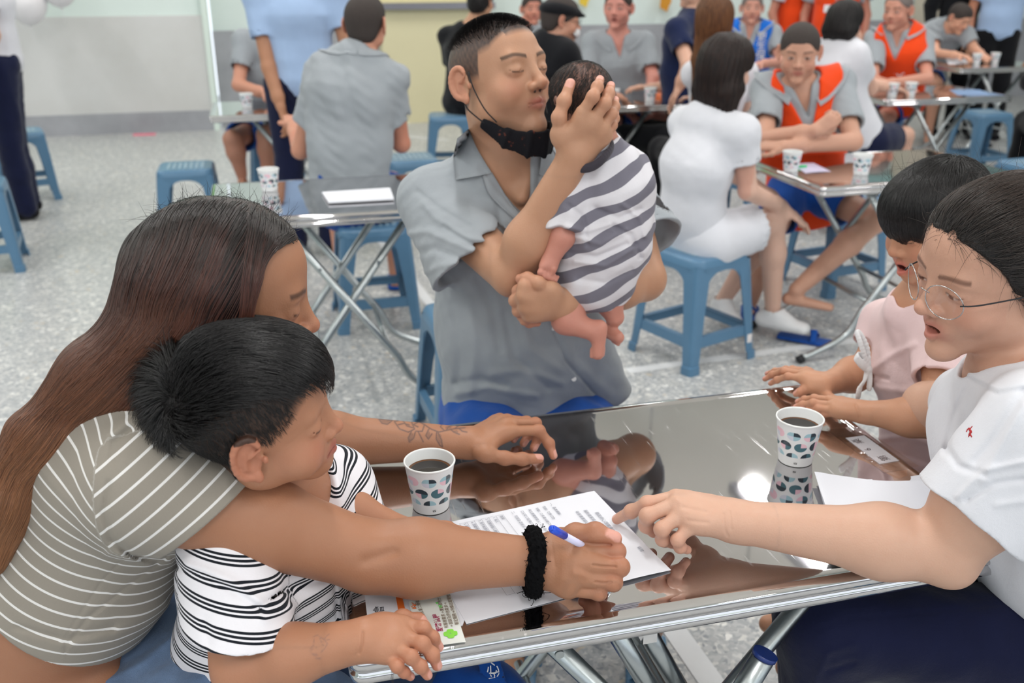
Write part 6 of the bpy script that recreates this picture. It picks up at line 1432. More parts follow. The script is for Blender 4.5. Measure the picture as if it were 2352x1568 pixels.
# ================================================================== woman with glasses
def woman():
    org=A_(1.02,1.18,0); root=empty('person',org); tag(root,'person with glasses, tied-back dark hair and white T-shirt, pointing at the form','person')
    H=Head(Y(2284,624,1.225),(-.955,-.22,-.20),(-.0,-.12,1),1.0,female=1,jaw=1.02,mouth=.009,lips=1)
    nk,ch,wa,pe=Y(2345,880,1.22),Y(2400,1050,1.215),Y(2470,1230,1.20),A_(1.02,1.18,.57)
    shL,elL,wrL=Y(2392,985,1.06),Z(2168,1262,.795),Z(1688,1196,.790); shR=Y(2235,930,1.40); elR=A_(.72,1.50,.80); wrR=A_(.92,1.40,.60)
    R=nrm(shR-shL)
    J=dict(index=[Z(1552,1142,.806),Z(1487,1156,.800),Z(1450,1174,.778),Z(1417,1192,.752)],middle=[Z(1550,1158,.808),Z(1487,1184,.796),Z(1484,1206,.772),Z(1500,1222,.758)],ring=[Z(1566,1178,.802),Z(1520,1215,.786),Z(1522,1238,.765),Z(1540,1246,.752)],
      pinky=[Z(1594,1200,.792),Z(1556,1240,.774),Z(1562,1256,.760),Z(1578,1262,.750)],thumb=[Z(1640,1165,.785),Z(1590,1160,.772),Z(1550,1175,.764),Z(1530,1190,.760)])
    B=SD(); B.u(EC(pe,wa,.15,.135,R,.11,.10),0); B.u(EC(wa,ch,.135,.14,R,.10,.10),.05); B.u(EC(ch,nk,.14,.07,R,.10,.055),.05); B.u(EC(nk,H.w(0,-.022,-.05),.054,.050),.03); B.u(EC(nk,shR,.05,.05),.05); B.u(EC(nk,shL,.05,.05),.05)
    B.u(SD().u(EC(shL,shL*.4+elL*.6,.060,.056),0).u(EC(shL*.4+elL*.6,elL,.056,.045),.02),.03); m=elL*.72+wrL*.28; B.u(SD().u(EC(elL,m,.043,.046),0).u(EC(m,wrL,.046,.0275,(0,0,1),.044,.030),.03),.015)
    B.u(EL(elL+A_(.012,-.01,-.020),.024),.02)
    hand(B,wrL,J,.0098,wr=.029); B.u(EL(Z(1620,1182,.795),(.042,.034,.020),(1,.1,0),(-.1,1,0)),.015)
    B.u(EC(shR,elR,.05,.04),.03); B.u(EC(elR,wrR,.04,.028),.02); simple_hand(B,wrR,(-.3,-.6,-.3),(-.5,0,-.5),.0085,.6,1)
    kn=[A_(.475,1.19,.585),A_(.50,1.36,.575)]; an=[A_(.50,1.13,.10),A_(.56,1.34,.09)]
    for k,a,dy in zip(kn,an,(-.10,.08)): B.u(EC(pe+A_(0,dy*.8,-.0),k,.085,.052),.04); B.u(EC(k,a,.048,.034),.03)
    B.u(H.sdf(),.02)
    B.fn(pxfold([([(1662,1180),(1664,1215),(1672,1230)],3,-.0010),([(1676,1175),(1680,1215)],3,-.0009),([(1570,1165),(1620,1175)],5,-.0012),([(1580,1195),(1625,1200)],5,-.0010),([(1548,1140),(1562,1150)],9,.0015)],1))
    def col(P):
        c=skincol((212,172,150),H,lip=(186,100,96),eyes='half')(P); m=np.linalg.norm(P-H.O,axis=1)<.17
        if m.any():
            q=H.loc(P[m]); x,y,z=q[:,0],q[:,1],q[:,2]; line=np.interp(y,[-.1,-.03,.0,.02,.04,.06,.085],[-.08,-.06,-.022,.0,.032,.060,.082]); a=np.clip((z-line)/.02+.25*vnoise(P[m],200,2),0,1)*.75; a*=1-((np.abs(x)>.0745)&(y>-.03)&(y<.018)&(z<.034)); c2=c[m]; c[m]=c2*(1-a[:,None])+lin((44,34,30))*a[:,None]
            c[m]=c[m]*.72+lin((176,122,100))*.28
            e=np.hypot(y+.002,z+.028)<.0; c[m]=np.where((e&(np.abs(x)>.07))[:,None],lin((40,20,20)),c[m])
        return handcol(c,P,J,.0098,{'index':(0,.1,1),'thumb':(0,0,1),'middle':(-1,0,0),'ring':(-1,0,0),'pinky':(-1,0,0)},Z(1530,1200,.78),.12,nail=(236,200,190))
    c1=Z(1545,1195,.78); lo=np.minimum(Z(1410,1200,.75),Z(1720,1240,.75))-.02
    sculpt('body',B,.0034,M['skin'],root,col=col,fine=[(c1-A_(.10,.09,.05),c1+A_(.13,.09,.06),.0014),(H.O-.14,H.O+.14,.0021)],origin=org)
    T=SD(); t=SD(); t.u(EC(pe-A_(0,0,.04),wa,.19,.172,R,.14,.135),0); t.u(EC(wa,ch,.172,.172,R,.135,.132),.06); t.u(EC(ch,nk,.172,.082,R,.128,.072),.05); t.u(EC(nk-A_(0,0,.015),shR,.062,.066),.05); t.u(EC(nk-A_(0,0,.015),shL,.062,.066),.05); T.u(t,0)
    aa=nrm(elL-shL); e=Y(2268,1222,1.08); ea=shL+aa*((e-shL)@aa); sn=nrm(A_(-.55,-.15,-.55)); sn=nrm(A_(-.60,-.10,-.74)); q=SD(); q.u(EC(shL,ea+aa*.07,.072,.086)); q.sub(EC(ea-aa*.03,ea+aa*.12,.072,.080),.002); q.fn(planecut(e,sn)); T.u(q,.025)
    T.sub(EC(nk+A_(-.01,0,.005),H.w(0,-.01,-.06),.062,.075),.010); T.u(EL(Y(2232,985,1.29),(.05,.06,.07)),.05)
    T.fn(pxfold([([(2352,900),(2290,1000),(2240,1060)],10,-.004),([(2352,930),(2300,1020),(2260,1100)],12,.004),([(2352,1060),(2260,1080),(2200,1140)],7,.004),([(2352,1100),(2280,1110),(2220,1150)],6,-.004),([(2352,1150),(2290,1160)],8,.003),([(2215,900),(2190,960),(2170,1040)],7,-.003),
      ([(2230,870),(2290,905),(2352,895)],5,-.0022),([(2222,855),(2290,892),(2352,880)],6,.002),([(2175,1030),(2200,1070),(2260,1090)],8,-.004)],1)); T.fn(lambda P,D:D-.0022*vnoise(P,45,31)); T.fn(planecut(pe-A_(0,0,.06),(0,0,-1)))
    sh=sculpt('t_shirt',T,.003,M['white_cloth'],root,origin=org)
    S=SD()
    for x0,y0,x1,y1,r in ((2226,984,2231,992,.0014),(2230,990,2228,998,.0013),(2223,985,2220,991,.0009),(2228,996,2232,1003,.0009),(2226,996,2225,1003,.0008),(2230,983,2233,979,.0008)): 
        a=Y(x0,y0,1.20);b=Y(x1,y1,1.20); out=[]
        for p,(xx,yy) in ((a,(x0,y0)),(b,(x1,y1))):
            p=Y(xx,yy,.98); rd=nrm(ray(xx,yy))
            for _ in range(60): p=p+rd*max(T.d(p[None])[0],.0)*.8
            out.append(p)
        S.u(EC(out[0],out[1],r,r),.001)
    sculpt('chest_emblem',S,.0008,M['redthread'],sh,origin=org)
    Jn=SD(); Jn.u(EC(pe,pe+A_(0,0,.10),.18,.165,R,.135,.125),0)
    for k,a,dy in zip(kn,an,(-.10,.08)): Jn.u(EC(pe+A_(0,dy*.8,.01),k,.098,.074),.05); Jn.u(EC(k,a+A_(0,0,.0),.068,.048),.03)
    Jn.fn(pxfold([([(1850,1500),(1870,1450),(1950,1420),(2100,1410),(2352,1380)],3,-.0015),([(1870,1568),(1900,1500),(1960,1480)],8,.003),([(1900,1540),(1960,1520)],6,-.003)],1)); Jn.fn(lambda P,D:D-.0018*vnoise(P,60,4)); sculpt('jeans',Jn,.004,M['darkblue'],root,origin=org)
    for a in an:
        s=SD().u(EC(a+A_(.03,0,-.05),a+A_(-.13,0,-.055),.036,.034,(0,1,0),.034,.022)).u(EC(a,a+A_(-.05,0,-.03),.04,.03),.02); s.fn(planecut((0,0,.003),(0,0,-1))); so=sculpt('sneaker',s,.003,M['greyshoe'],root,origin=org)
    # hair pulled back, loose strands at the temple
    full=SD().u(H.el((0,-.018,.040),(.082,.104,.088)),0).u(H.el((0,.022,.052),(.068,.062,.052)),.03).u(H.el((0,-.10,.06),(.05,.045,.05)),.03)
    def kp(P,D):
        q=H.loc(P); x,y,z=q[...,0],q[...,1],q[...,2]; line=np.interp(y,[-.12,-.05,-.025,.0,.02,.04,.06,.085],[-.075,-.065,-.05,-.025,.0,.034,.062,.086]); return np.maximum(D,(line-z)*.7)
    G=SD().u(full,0); G.fn(kp); G.fn(lambda P,D:D-.0010*vnoise(P,130,5)); hm=sculpt('hair',G,.0028,M['hair_black'],root,origin=org)
    keep=lambda P:(lambda q:(q[:,2]>np.interp(q[:,1],[-.12,-.05,-.02,.0,.02,.04,.06,.085],[-.07,-.055,-.045,-.022,.002,.034,.060,.082]))&(q[:,1]<.095))(H.loc(P))
    Rt=surf_points(full,9000,H.O,.1,keep,6); bun=H.w(0,-.13,.06)
    S=comb(full,Rt,lambda P,t:(lambda d:d/np.linalg.norm(d,axis=1,keepdims=True))(bun-P),rng.uniform(.06,.14,len(Rt)),12,lambda t,N:.0005+.0035*math.sin(t*2.8),.5,.10,7); strands_object('hair_strands',hm,S,.00027,M['str_brown'],org)
    hl=surf_points(full,500,H.O,.1,lambda P:(lambda q:(np.abs(q[:,2]-np.interp(q[:,1],[0,.02,.04,.06,.085],[-.02,.003,.034,.060,.082]))<.007)&(q[:,1]>.0)&(q[:,1]<.09))(H.loc(P)),16); hs=H.sdf(ears=False)
    S=comb(hs,hl,lambda P,t:-H.F*.8-H.U*(.35+t*.8),rng.uniform(.02,.05,len(hl)),8,lambda t,N:.0012+.003*t,.4,.45,3); strands_object('loose_hair',hm,S,.00020,M['str_brown'],org)
    Rf=surf_points(full,260,H.O,.1,lambda P:(lambda q:(q[:,2]>.06))(H.loc(P)),9); g=np.random.default_rng(4); d0=(Rf-H.O); d0/=np.linalg.norm(d0,axis=1,keepdims=True); tg=g.normal(size=Rf.shape)*.8-H.F*.6
    strands_object('flyaway_hair',hm,np.stack([Rf+d0*(t-.5*t*t)*.022+tg*t*t*.022 for t in np.linspace(0,1,8)],1),.00018,M['str_brown'],org)
    # glasses
    gl=empty('glasses',(0,0,0),0,root)
    tl=-.005
    def g(x,y,z): return H.w(x,y+.0,z+tl)-org
    for sx in (1,-1):
        b=MB(); ring=[g(sx*.033+.0255*math.cos(a),.108-.010*abs(math.cos(a)*sx*.5+.5)-.010*(abs(sx*.033+.0255*math.cos(a))/.06)**2,.004+.0235*math.sin(a)) for a in np.linspace(0,2*math.pi,41)]; b.tube(ring,.00085,8,cap=False); b.build('rim',M['gold'],gl)
        b=MB(); b.add([g(sx*.033,.1035,.004)]+ring[:-1],[(0,1+i,1+(i+1)%40) for i in range(40)],True); b.build('lens',M['lens'],gl)
        b=MB(); b.tube(bez([g(sx*.0585,.094,.009),g(sx*.068,.075,.009),g(sx*.0765,.03,.009),g(sx*.0805,-.005,.008),g(sx*.078,-.025,-.006)],6),.0011,8); b.build('temple_arm',M['rubber'],gl)
    b=MB(); b.tube(bez([g(.009,.103,.008),g(0,.108,.012),g(-.009,.103,.008)],5),.0009,8); b.build('bridge',M['gold'],gl)
M['gold']=simple('silver_wire_frame',(190,186,186),.2,1)
M['lens']=clear_film('clear_lens',.05)
M['greyshoe']=simple('grey_knit_sneaker',(170,172,174),.8,bump=.3)
woman()
# ================================================================== girl
def girl():
    org=A_(.98,1.64,0); root=empty('person',org); tag(root,'small child with a black bowl cut and pale pink top, both hands on the table','person')
    H=Head(Y(2148,510,1.63),(-.91,-.26,-.33),(-.05,0,1),.88,child=.8,mouth=.012,lips=1)
    nk,ch,wa,pe=Y(2120,705,1.65),Y(2140,840,1.67),Y(2170,980,1.68),A_(.98,1.66,.56)
    shL,elL,wrL=Y(2170,800,1.57),Z(2165,965,.785),Z(1985,946,.775); shR,elR,wrR=Y(2035,745,1.78),Y(2000,845,1.74),Z(1893,884,.772); R=nrm(shR-shL)
    JR=HJ(index=[(1845,868,.778),(1810,864,.775),(1785,872,.760),(1770,880,.748)],middle=[(1840,858,.778),(1800,852,.775),(1775,860,.760),(1757,870,.748)],ring=[(1845,852,.775),(1805,848,.770),(1780,852,.758),(1762,858,.748)],pinky=[(1852,850,.768),(1820,846,.763),(1800,848,.755),(1785,852,.748)],thumb=[(1868,890,.768),(1850,895,.762),(1838,900,.757),(1828,904,.752)])
    JL=HJ(index=[(1905,918,.776),(1870,914,.772),(1848,917,.760),(1832,922,.750)],middle=[(1908,930,.776),(1868,925,.773),(1844,929,.760),(1828,934,.750)],ring=[(1915,942,.773),(1880,938,.768),(1860,942,.757),(1846,946,.749)],pinky=[(1925,950,.768),(1896,950,.762),(1880,953,.755),(1868,956,.749)],thumb=[(1935,925,.768),(1905,912,.762),(1885,905,.757),(1870,903,.752)])
    B=SD(); B.u(EC(pe,wa,.10,.09,R,.085,.08),0); B.u(EC(wa,ch,.09,.10,R,.08,.08),.05); B.u(EC(ch,nk,.10,.05,R,.075,.045),.04); B.u(EC(nk,H.w(0,-.02,-.05),.040,.040),.03); B.u(EC(nk,shR,.036,.036),.04); B.u(EC(nk,shL,.036,.036),.04)
    for a,b,c_,J in ((shL,elL,wrL,JL),(shR,elR,wrR,JR)):
        B.u(EC(a,b,.038,.034),.03); m=b*.6+c_*.4; B.u(SD().u(EC(b,m,.033,.032),0).u(EC(m,c_,.032,.020),.02),.015); hand(B,c_,J,.0066,wr=.020)
        B.u(EL(c_*.5+A_(*J['middle'][0])*.5,(.026,.024,.014)),.012)
    for dy in(-.08,.06): B.u(EC(pe,A_(.66,pe[1]+dy,.54),.07,.045),.04); B.u(EC((.66,pe[1]+dy,.54),(.68,pe[1]+dy,.22),.043,.03),.02); B.u(EC((.68,pe[1]+dy,.20),(.56,pe[1]+dy,.17),.026,.02),.02)
    B.u(H.sdf(),.02)
    B.fn(pxfold([([(1966,930),(1972,945),(1974,960)],3,-.0014)],1))
    def col(P):
        c=skincol((200,150,120),H,lip=(200,100,96),eyes='down')(P); c=handcol(c,P,JL,.0066,(-.3,0,1),Z(1880,930,.76),.08); return handcol(c,P,JR,.0066,(-.3,0,1),Z(1820,875,.76),.08)
    ca=Z(1895,930,.765); cb=Z(1830,872,.765)
    sculpt('body',B,.0030,M['skin'],root,col=col,fine=[(ca-.075,ca+.075,.0015),(cb-.075,cb+.075,.0016),(H.O-.12,H.O+.12,.0022)],origin=org)
    T=SD(); t=SD(); t.u(EC(pe-A_(0,0,.03),wa,.135,.118,R,.12,.105),0); t.u(EC(wa,ch,.118,.118,R,.105,.098),.05); t.u(EC(ch,nk-A_(0,0,.008),.118,.062,R,.094,.056),.04); t.u(EC(nk-A_(0,0,.015),shR,.045,.048),.04); t.u(EC(nk-A_(0,0,.015),shL,.046,.050),.04); T.u(t,0)
    for a,b,c in((shL,elL,Y(2185,890,1.53)),(shR,elR,Y(2012,790,1.76))):
        aa=nrm(b-a); ea=a+aa*((c-a)@aa); q=SD(); q.u(EC(a,ea+aa*.05,.050,.056)); q.sub(EC(ea-aa*.02,ea+aa*.08,.046,.050),.002); q.fn(planecut(c,aa+A_(-.2,0,0) if a is shL else aa)); T.u(q,.02)
    T.sub(EC(nk+A_(-.012,0,.012),H.w(0,-.0,-.07),.046,.055),.008)
    T.fn(pxfold([([(2110,860),(2130,920),(2160,980)],6,-.003),([(2140,800),(2115,860),(2120,900)],6,-.003),([(2010,890),(2080,900),(2130,880)],9,.003),([(2000,940),(2060,960),(2120,950)],8,-.003),([(2010,1010),(2080,1000),(2140,1020)],8,.004),([(2050,1040),(2100,1050),(2150,1070)],7,-.003),
       ([(2000,850),(2040,820),(2100,790)],8,.003),([(1995,860),(2040,870)],5,-.003)],1)); T.fn(lambda P,D:D-.0020*vnoise(P,55,41)); T.fn(planecut(pe-A_(0,0,.06),(0,0,-1)))
    sh=sculpt('pink_top',T,.0026,M['pink'],root,origin=org)
    # white bow on the front
    W=SD()
    def ch_(pts,r,k=.003):
        P=[Y(*p) for p in pts]; P=bez(P,4)
        for i in range(len(P)-1): W.u(EC(P[i],P[i+1],r,r,(.3,0,1),.0022,.0022),k)
    ch_([(1992,845,1.60),(1985,815,1.59),(1975,785,1.59),(1968,762,1.60),(1978,770,1.60),(1992,800,1.60),(1996,845,1.60)],.0042)
    ch_([(1992,848,1.60),(1980,838,1.59),(1968,822,1.59),(1972,815,1.60),(1988,832,1.60)],.006); ch_([(1992,850,1.60),(1985,875,1.595),(1975,890,1.59),(1970,915,1.59)],.0045); ch_([(1996,850,1.60),(1998,870,1.595),(1996,895,1.59)],.0045)
    W.u(EL(Y(1994,848,1.60),(.007,.007,.007)),.003); sculpt('bow',W,.0015,M['whiteprint'],sh,origin=org)
    S=SD().u(EC(pe-A_(0,0,.05),pe+A_(0,0,.03),.125,.12,R,.12,.11),0)
    for dy in(-.08,.06): S.u(EC(pe,A_(.78,pe[1]+dy,.55),.09,.07),.04)
    S.fn(planecut((.80,0,0),(-1,0,0))); sculpt('shorts',S,.005,M['pink'],root,origin=org)
    # bowl cut with straight bangs
    full=SD().u(H.el((0,-.016,.036),(.083,.103,.087)),0).u(H.el((0,.028,.044),(.072,.072,.062)),.03).u(H.el((0,-.03,-.03),(.080,.075,.055)),.03)
    def kp(P,D):
        q=H.loc(P); x,y,z=q[...,0],q[...,1],q[...,2]; line=np.where(y>.035,-.010+.0*x,np.interp(y,[-.12,-.05,.0,.035],[-.07,-.07,-.055,-.045])); return np.maximum(D,(line-z)*.7*H.sc)
    G=SD().u(full,0); G.fn(kp); G.fn(lambda P,D:D-.0009*vnoise(P,120,5)); hm=sculpt('hair',G,.0028,M['hair_black'],root,origin=org)
    wh=H.w(-.005,-.055,.10)
    Rt=surf_points(full,9000,H.O,.1,lambda P:(lambda q:(q[:,2]>.035))(H.loc(P)),6); q=H.loc(Rt)
    def fl(P,t): d=P-wh; L=np.linalg.norm(d,axis=1,keepdims=True); return d/(L+1e-6)*np.clip(1.4-L*8,.1,1)-H.U*np.clip(L*12-.3,0,2)
    S=comb(full,Rt,fl,rng.uniform(.05,.10,len(Rt)),14,lambda t,N:.0006+.0022*math.sin(t*2.9),.7,.07,7); ql=H.loc(S.reshape(-1,3)).reshape(S.shape); bad=((ql[...,1]>.035)&(ql[...,2]<-.020)).any(1); S=S[~bad]
    strands_object('hair_strands',hm,S,.00026,M['str_black'],org)
    Rf=surf_points(full,120,H.O,.1,lambda P:(lambda q:(q[:,2]>.07))(H.loc(P)),9); g=np.random.default_rng(8); d0=(Rf-H.O); d0/=np.linalg.norm(d0,axis=1,keepdims=True); tg=g.normal(size=Rf.shape)
    strands_object('flyaway_hair',hm,np.stack([Rf+d0*(t-.5*t*t)*.022+tg*t*t*.022 for t in np.linspace(0,1,8)],1),.00018,M['str_black'],org)
girl()
# ================================================================== things on the front table
ZT=TABLE_Z+.0003
def quad_sheet(name,A,B_,C_,D_,mat,z0,bend,lab,cat,nx=40,ny=28,th=.0003):
    """sheet with corners A (far left) B (far right) C (near right) D (near left) on the table; local axes follow A->B and A->D"""
    A,B_,C_,D_=[A_(*p) for p in(A,B_,C_,D_)]; V=[];F=[]
    for j in range(ny+1):
        for i in range(nx+1):
            s,t=i/nx,j/ny; p=(A*(1-s)+B_*s)*(1-t)+(D_*(1-s)+C_*s)*t; p=p.copy(); p[2]=z0+th+bend(s,t); V.append(p-A)
    n=len(V)
    for j in range(ny):
        for i in range(nx): a=j*(nx+1)+i; F.append((a,a+nx+1,a+nx+2,a+1))
    V+=[p-[0,0,th] for p in V]; F+=[tuple(n+k for k in f[::-1]) for f in F[:]]
    bd=list(range(nx+1))+[j*(nx+1)+nx for j in range(1,ny+1)]+[ny*(nx+1)+i for i in range(nx-1,-1,-1)]+[j*(nx+1) for j in range(ny-1,0,-1)]
    F+=[(bd[k],bd[(k+1)%len(bd)],bd[(k+1)%len(bd)]+n,bd[k]+n) for k in range(len(bd))]
    o=link(name,mesh_of(name,V,F,False),mat); o.location=A; tag(o,lab,cat); return o,A
A4a=Z(1365,1128); A4b=Z(1541,1312); ux=nrm(A4b-A4a); lx=nrm(A_(ux[1],-ux[0],0)); lx=-lx if lx[0]>0 else lx   # lx points to the foot of the page (left)
A4c=A4b+lx*.297; A4d=A4a+lx*.297
form,_=quad_sheet('form_sheet',A4d,A4a,A4b,A4c,M['paper'],ZT+.0004,lambda s,t:.0035*math.exp(-((t-1.0)/.16)**2)*math.exp(-((s-.80)/.22)**2)+.0015*math.sin(s*6)**2*(1-t)*.4,'printed survey form in the middle of the front table, under the writing hand','paper')
angw=math.atan2(ux[1],ux[0])
def page(o,org,base,body,size,along,down,mat,nm='print',line=1.25,h=.0016,bold=0):
    """text on a page: along = metres along the reading direction, down = metres from the head of the page"""
    p=base+ux*along+lx*down; p=A_(p[0],p[1],ZT+h+.0011)-org; return text(body,size,o,p,angw,mat,nm,.00002,line,bold=bold)
O_=A4d
page(form,O_,A4a,'縣政府心理健康中心',.0072,.060,.030,M['ink']); page(form,O_,A4a,'服刑者家庭支持及資源培力計畫',.0066,.048,.043,M['ink']); page(form,O_,A4a,'收容者家庭日活動參與問卷',.0066,.046,.056,M['ink'])
page(form,O_,A4a,'編號',.0062,.165,.016,M['ink'])
page(form,O_,A4a,'一、基本資料',.0060,.010,.083,M['ink']); page(form,O_,A4a,'性別：□男 □女',.0056,.014,.096,M['ink']); page(form,O_,A4a,'年齡：□未滿18歲 □18-30歲',.0056,.014,.108,M['ink']); page(form,O_,A4a,'與主要關係家人：□父母 □配偶 □子女',.0056,.014,.120,M['ink']); page(form,O_,A4a,'□父母 □配偶 □手足',.0056,.014,.132,M['ink'])
page(form,O_,A4a,'二、目前生活狀況',.0060,.010,.146,M['ink'])
for k,s_ in enumerate(('題項','1. 家人','2. 我覺得家人關係','3. 我不知道可以向誰求助','4. 我覺得自己一個人','5. 家庭關係很困難')): page(form,O_,A4a,s_,.0056,.014,.166+.0115*k,M['ink'])
page(form,O_,A4a,'三、對家庭支持的需求',.0060,.010,.246,M['ink']); page(form,O_,A4a,'1. 我認為\n□非常同意',.0056,.014,.258,M['ink'],line=1.8)
b=MB()
for d in [.160]+[.1715+.0115*k for k in range(6)]: b.prism([ux*.012+lx*d+[0,0,0],ux*.198+lx*d,ux*.198+lx*(d+.0004),ux*.012+lx*(d+.0004)],(0,0,1),.00003)
for a in (.012,.110,.132,.154,.176,.198): b.prism([ux*a+lx*.160,ux*(a+.0004)+lx*.160,ux*(a+.0004)+lx*.229,ux*a+lx*.229],(0,0,1),.00003)
g_=b.build('ruled_box',M['ink'],form); g_.location=A4a+A_(0,0,ZT+.0027-TABLE_Z)-O_
g_.location=A_(*(A4a-O_)[:2],ZT+.0027-O_[2])
# folder page under the form, bottom left
Fa=Z(835,1345); Fb=Z(1030,1335); Fc=Z(1062,1437); Fd=Z(868,1470)
fol,fo_=quad_sheet('flyer_sheet',Fa,Z(1120,1290),Fc,Z(850,1472),M['paper'],ZT,lambda s,t:0,'white flyer with an orange bar under the child\'s hand','paper',6,6)
def flat_text(parent,org,body,size,px,py,dpx,dpy,mat,z,nm='print',line=1.2,bold=0):
    a=Z(px,py);b=Z(dpx,dpy); an=math.atan2((b-a)[1],(b-a)[0]); return text(body,size,parent,A_(a[0],a[1],z)-org,an,mat,nm,.00002,line,bold=bold)
M['ink_dark']=simple('dark_grey_ink',(60,62,70),.6); M['ink_orange']=simple('orange_ink',(226,110,40),.6); M['ink_magenta']=simple('magenta_ink',(160,20,80),.6); M['ink_brown']=simple('brown_ink',(112,90,62),.6); M['ink_green']=simple('light_green_ink',(120,200,110),.6); M['clover']=simple('green_clover_print',(132,214,70),.6); M['ink_blue']=simple('blue_marker_ink',(34,52,74),.5)
flat_text(fol,fo_,'更生保護會',.0155,889,1480,877,1372,M['ink_dark'],ZT+.0004,bold=.0001)
flat_text(fol,fo_,'Rehabilitation Care Association',.0058,905,1580,897,1395,M['ink_dark'],ZT+.0004)
b=MB(); b.prism([Z(908,1366)-fo_,Z(922,1364)-fo_,Z(936,1425)-fo_,Z(920,1428)-fo_],(0,0,1),.0016); b.build('orange_bar',M['ink_orange'],fol)
# leaflet with the four-leaf clover
La,Lb,Lc,Ld=Z(938,1385),Z(1034,1365),Z(1070,1478),Z(968,1494)
lf,lo_=quad_sheet('leaflet',La,Lb,Lc,Ld,M['leaflet'] if 'leaflet' in M else M['paper'],ZT+.0022,lambda s,t:.001*math.sin(s*3),'small leaflet with a green clover next to the child\'s fingertips','leaflet',8,8)
zl=ZT+.0040
flat_text(lf,lo_,'服務流程',.0088,1017,1455,1003,1404,M['ink_magenta'],zl,bold=.00015)
flat_text(lf,lo_,'有服務需求→連繫當地分會',.0058,1030,1448,1008,1366,M['ink_brown'],zl); flat_text(lf,lo_,'→面談及評估需求→',.0058,1042,1446,1024,1382,M['ink_brown'],zl); flat_text(lf,lo_,'擬定服務→持續追蹤關懷',.0058,1054,1440,1032,1366,M['ink_brown'],zl); flat_text(lf,lo_,'更生保護法第二條者',.0058,984,1440,963,1388,M['ink_brown'],zl)
for nm,cx,cy,rr in (('clover_print',1035,1461,.0052),):
    b=MB(); c=Z(cx,cy); 
    for k in range(4):
        a=k*math.pi/2+.15; ct=c+A_(math.cos(a),math.sin(a),0)*rr*1.0; pts=[ct+A_(math.cos(q),math.sin(q),0)*rr*.85*(1-.25*max(0,math.cos(q-a))**6) for q in np.linspace(0,2*math.pi,25)[:-1]]; b.prism([A_(p[0],p[1],zl+.00003*k)-lo_ for p in pts],(0,0,1),.00006)
    b.build(nm,M['clover'],lf)
b=MB()
for cx,cy,r0 in ((1011,1399,.003),(1004,1391,.002)): c=Z(cx,cy); b.tube([A_(c[0]+r0*(q/9)*math.cos(q),c[1]+r0*(q/9)*math.sin(q),zl)-lo_ for q in np.linspace(1,9,26)],.0005,6)
b.build('swirl_print',M['ink_green'],lf)
b=MB()
for (x0,y0,x1,y1) in ((946,1390,955,1397),(945,1399,956,1403)): p,q=Z(x0,y0),Z(x1,y1); p[2]=q[2]=zl; b.tube([p-lo_,q-lo_],.0005,6); d=nrm(q-p); n_=A_(-d[1],d[0],0); b.tube([q-d*.004+n_*.0025-lo_,q-lo_,q-d*.004-n_*.0025-lo_],.0005,6)
b.build('arrow_print',M['ink_orange'],lf)
# blank sheets by the woman's arm
bl,_=quad_sheet('blank_sheet',Z(1876,1110),Z(2200,1085),Z(2260,1200),Z(1905,1200),M['paper'],ZT,lambda s,t:.004*math.exp(-((s)/.12)**2)*math.exp(-(t/.3)**2)+.003*math.sin(s*9)*math.exp(-(t/.15)**2)*.6+.02*max(0,s-.82),'blank white sheets pushed against the pointing forearm','paper')
bl2,_=quad_sheet('blank_sheet',Z(1868,1102),Z(2165,1118),Z(2230,1205),Z(1900,1195),M['paper'],ZT+.0050,lambda s,t:.003+.003*math.sin(s*7+1)*math.exp(-(t/.25)**2)+.004*math.exp(-(s/.1)**2),'creased top sheet of the blank papers beside the pointing forearm','paper')
# table label 第6桌 under clear tape
La,Lb,Lc,Ld=Z(1942,1006),Z(1985,1000),Z(2066,1058),Z(2020,1066)
lb,lo2=quad_sheet('table_label',La,Lb,Lc,Ld,M['paper'],ZT,lambda s,t:0,'white label with handwritten characters and a 6 taped to the table end','label',4,4)
a0=Z(2022,1052); a1=Z(1962,1012); an=math.atan2((a1-a0)[1],(a1-a0)[0])
for ch_c,(x,y),sz in (('第',(2046,1057),.019),('6',(2003,1034),.017),('桌',(1985,1018),.019)):
    p=Z(x,y); text(ch_c,sz,lb,A_(p[0],p[1],ZT+.0005)-lo2,an,M['ink_blue'],'handwritten_character',.00003)
M['tape']=clear_film('clear_tape',.16,1)
tpz,_=quad_sheet('clear_tape',Z(1898,985),Z(1975,978),Z(2112,1072),Z(2030,1086),M['tape'],ZT+.0006,lambda s,t:.0006*math.sin(t*40)*abs(s-.5),'strip of clear tape holding the numbered label','tape',8,30,.0001)
# pen
pe_=empty('pen',Z(1266,1213,.872)); tag(pe_,'white ballpoint pen with blue clip end held in the mother\'s fist','pen')
a=Z(1266,1213,.872); tip=Z(1425,1300,.744); ax_=nrm(tip-a)
b=MB(); b.tube([ax_*.033,ax_*.125],.0046,20); b.build('barrel',M['lilac'] if 'lilac' in M else M['whiteprint'],pe_)
b=MB(); b.tube([ax_*0-ax_*.0,ax_*.004,ax_*.012,ax_*.034],[.0040,.0052,.0053,.0051],20); b.tube([ax_*-.0015,ax_*.0],[.002,.004],16); b.build('end_cap',M['pen_blue'],pe_)
b=MB(); L_=np.linalg.norm(tip-a); b.tube([ax_*.125,ax_*(L_-.008),ax_*L_],[.0046,.0035,.0006],16); b.build('pen_tip',M['rim'],pe_)
pe_.location=a
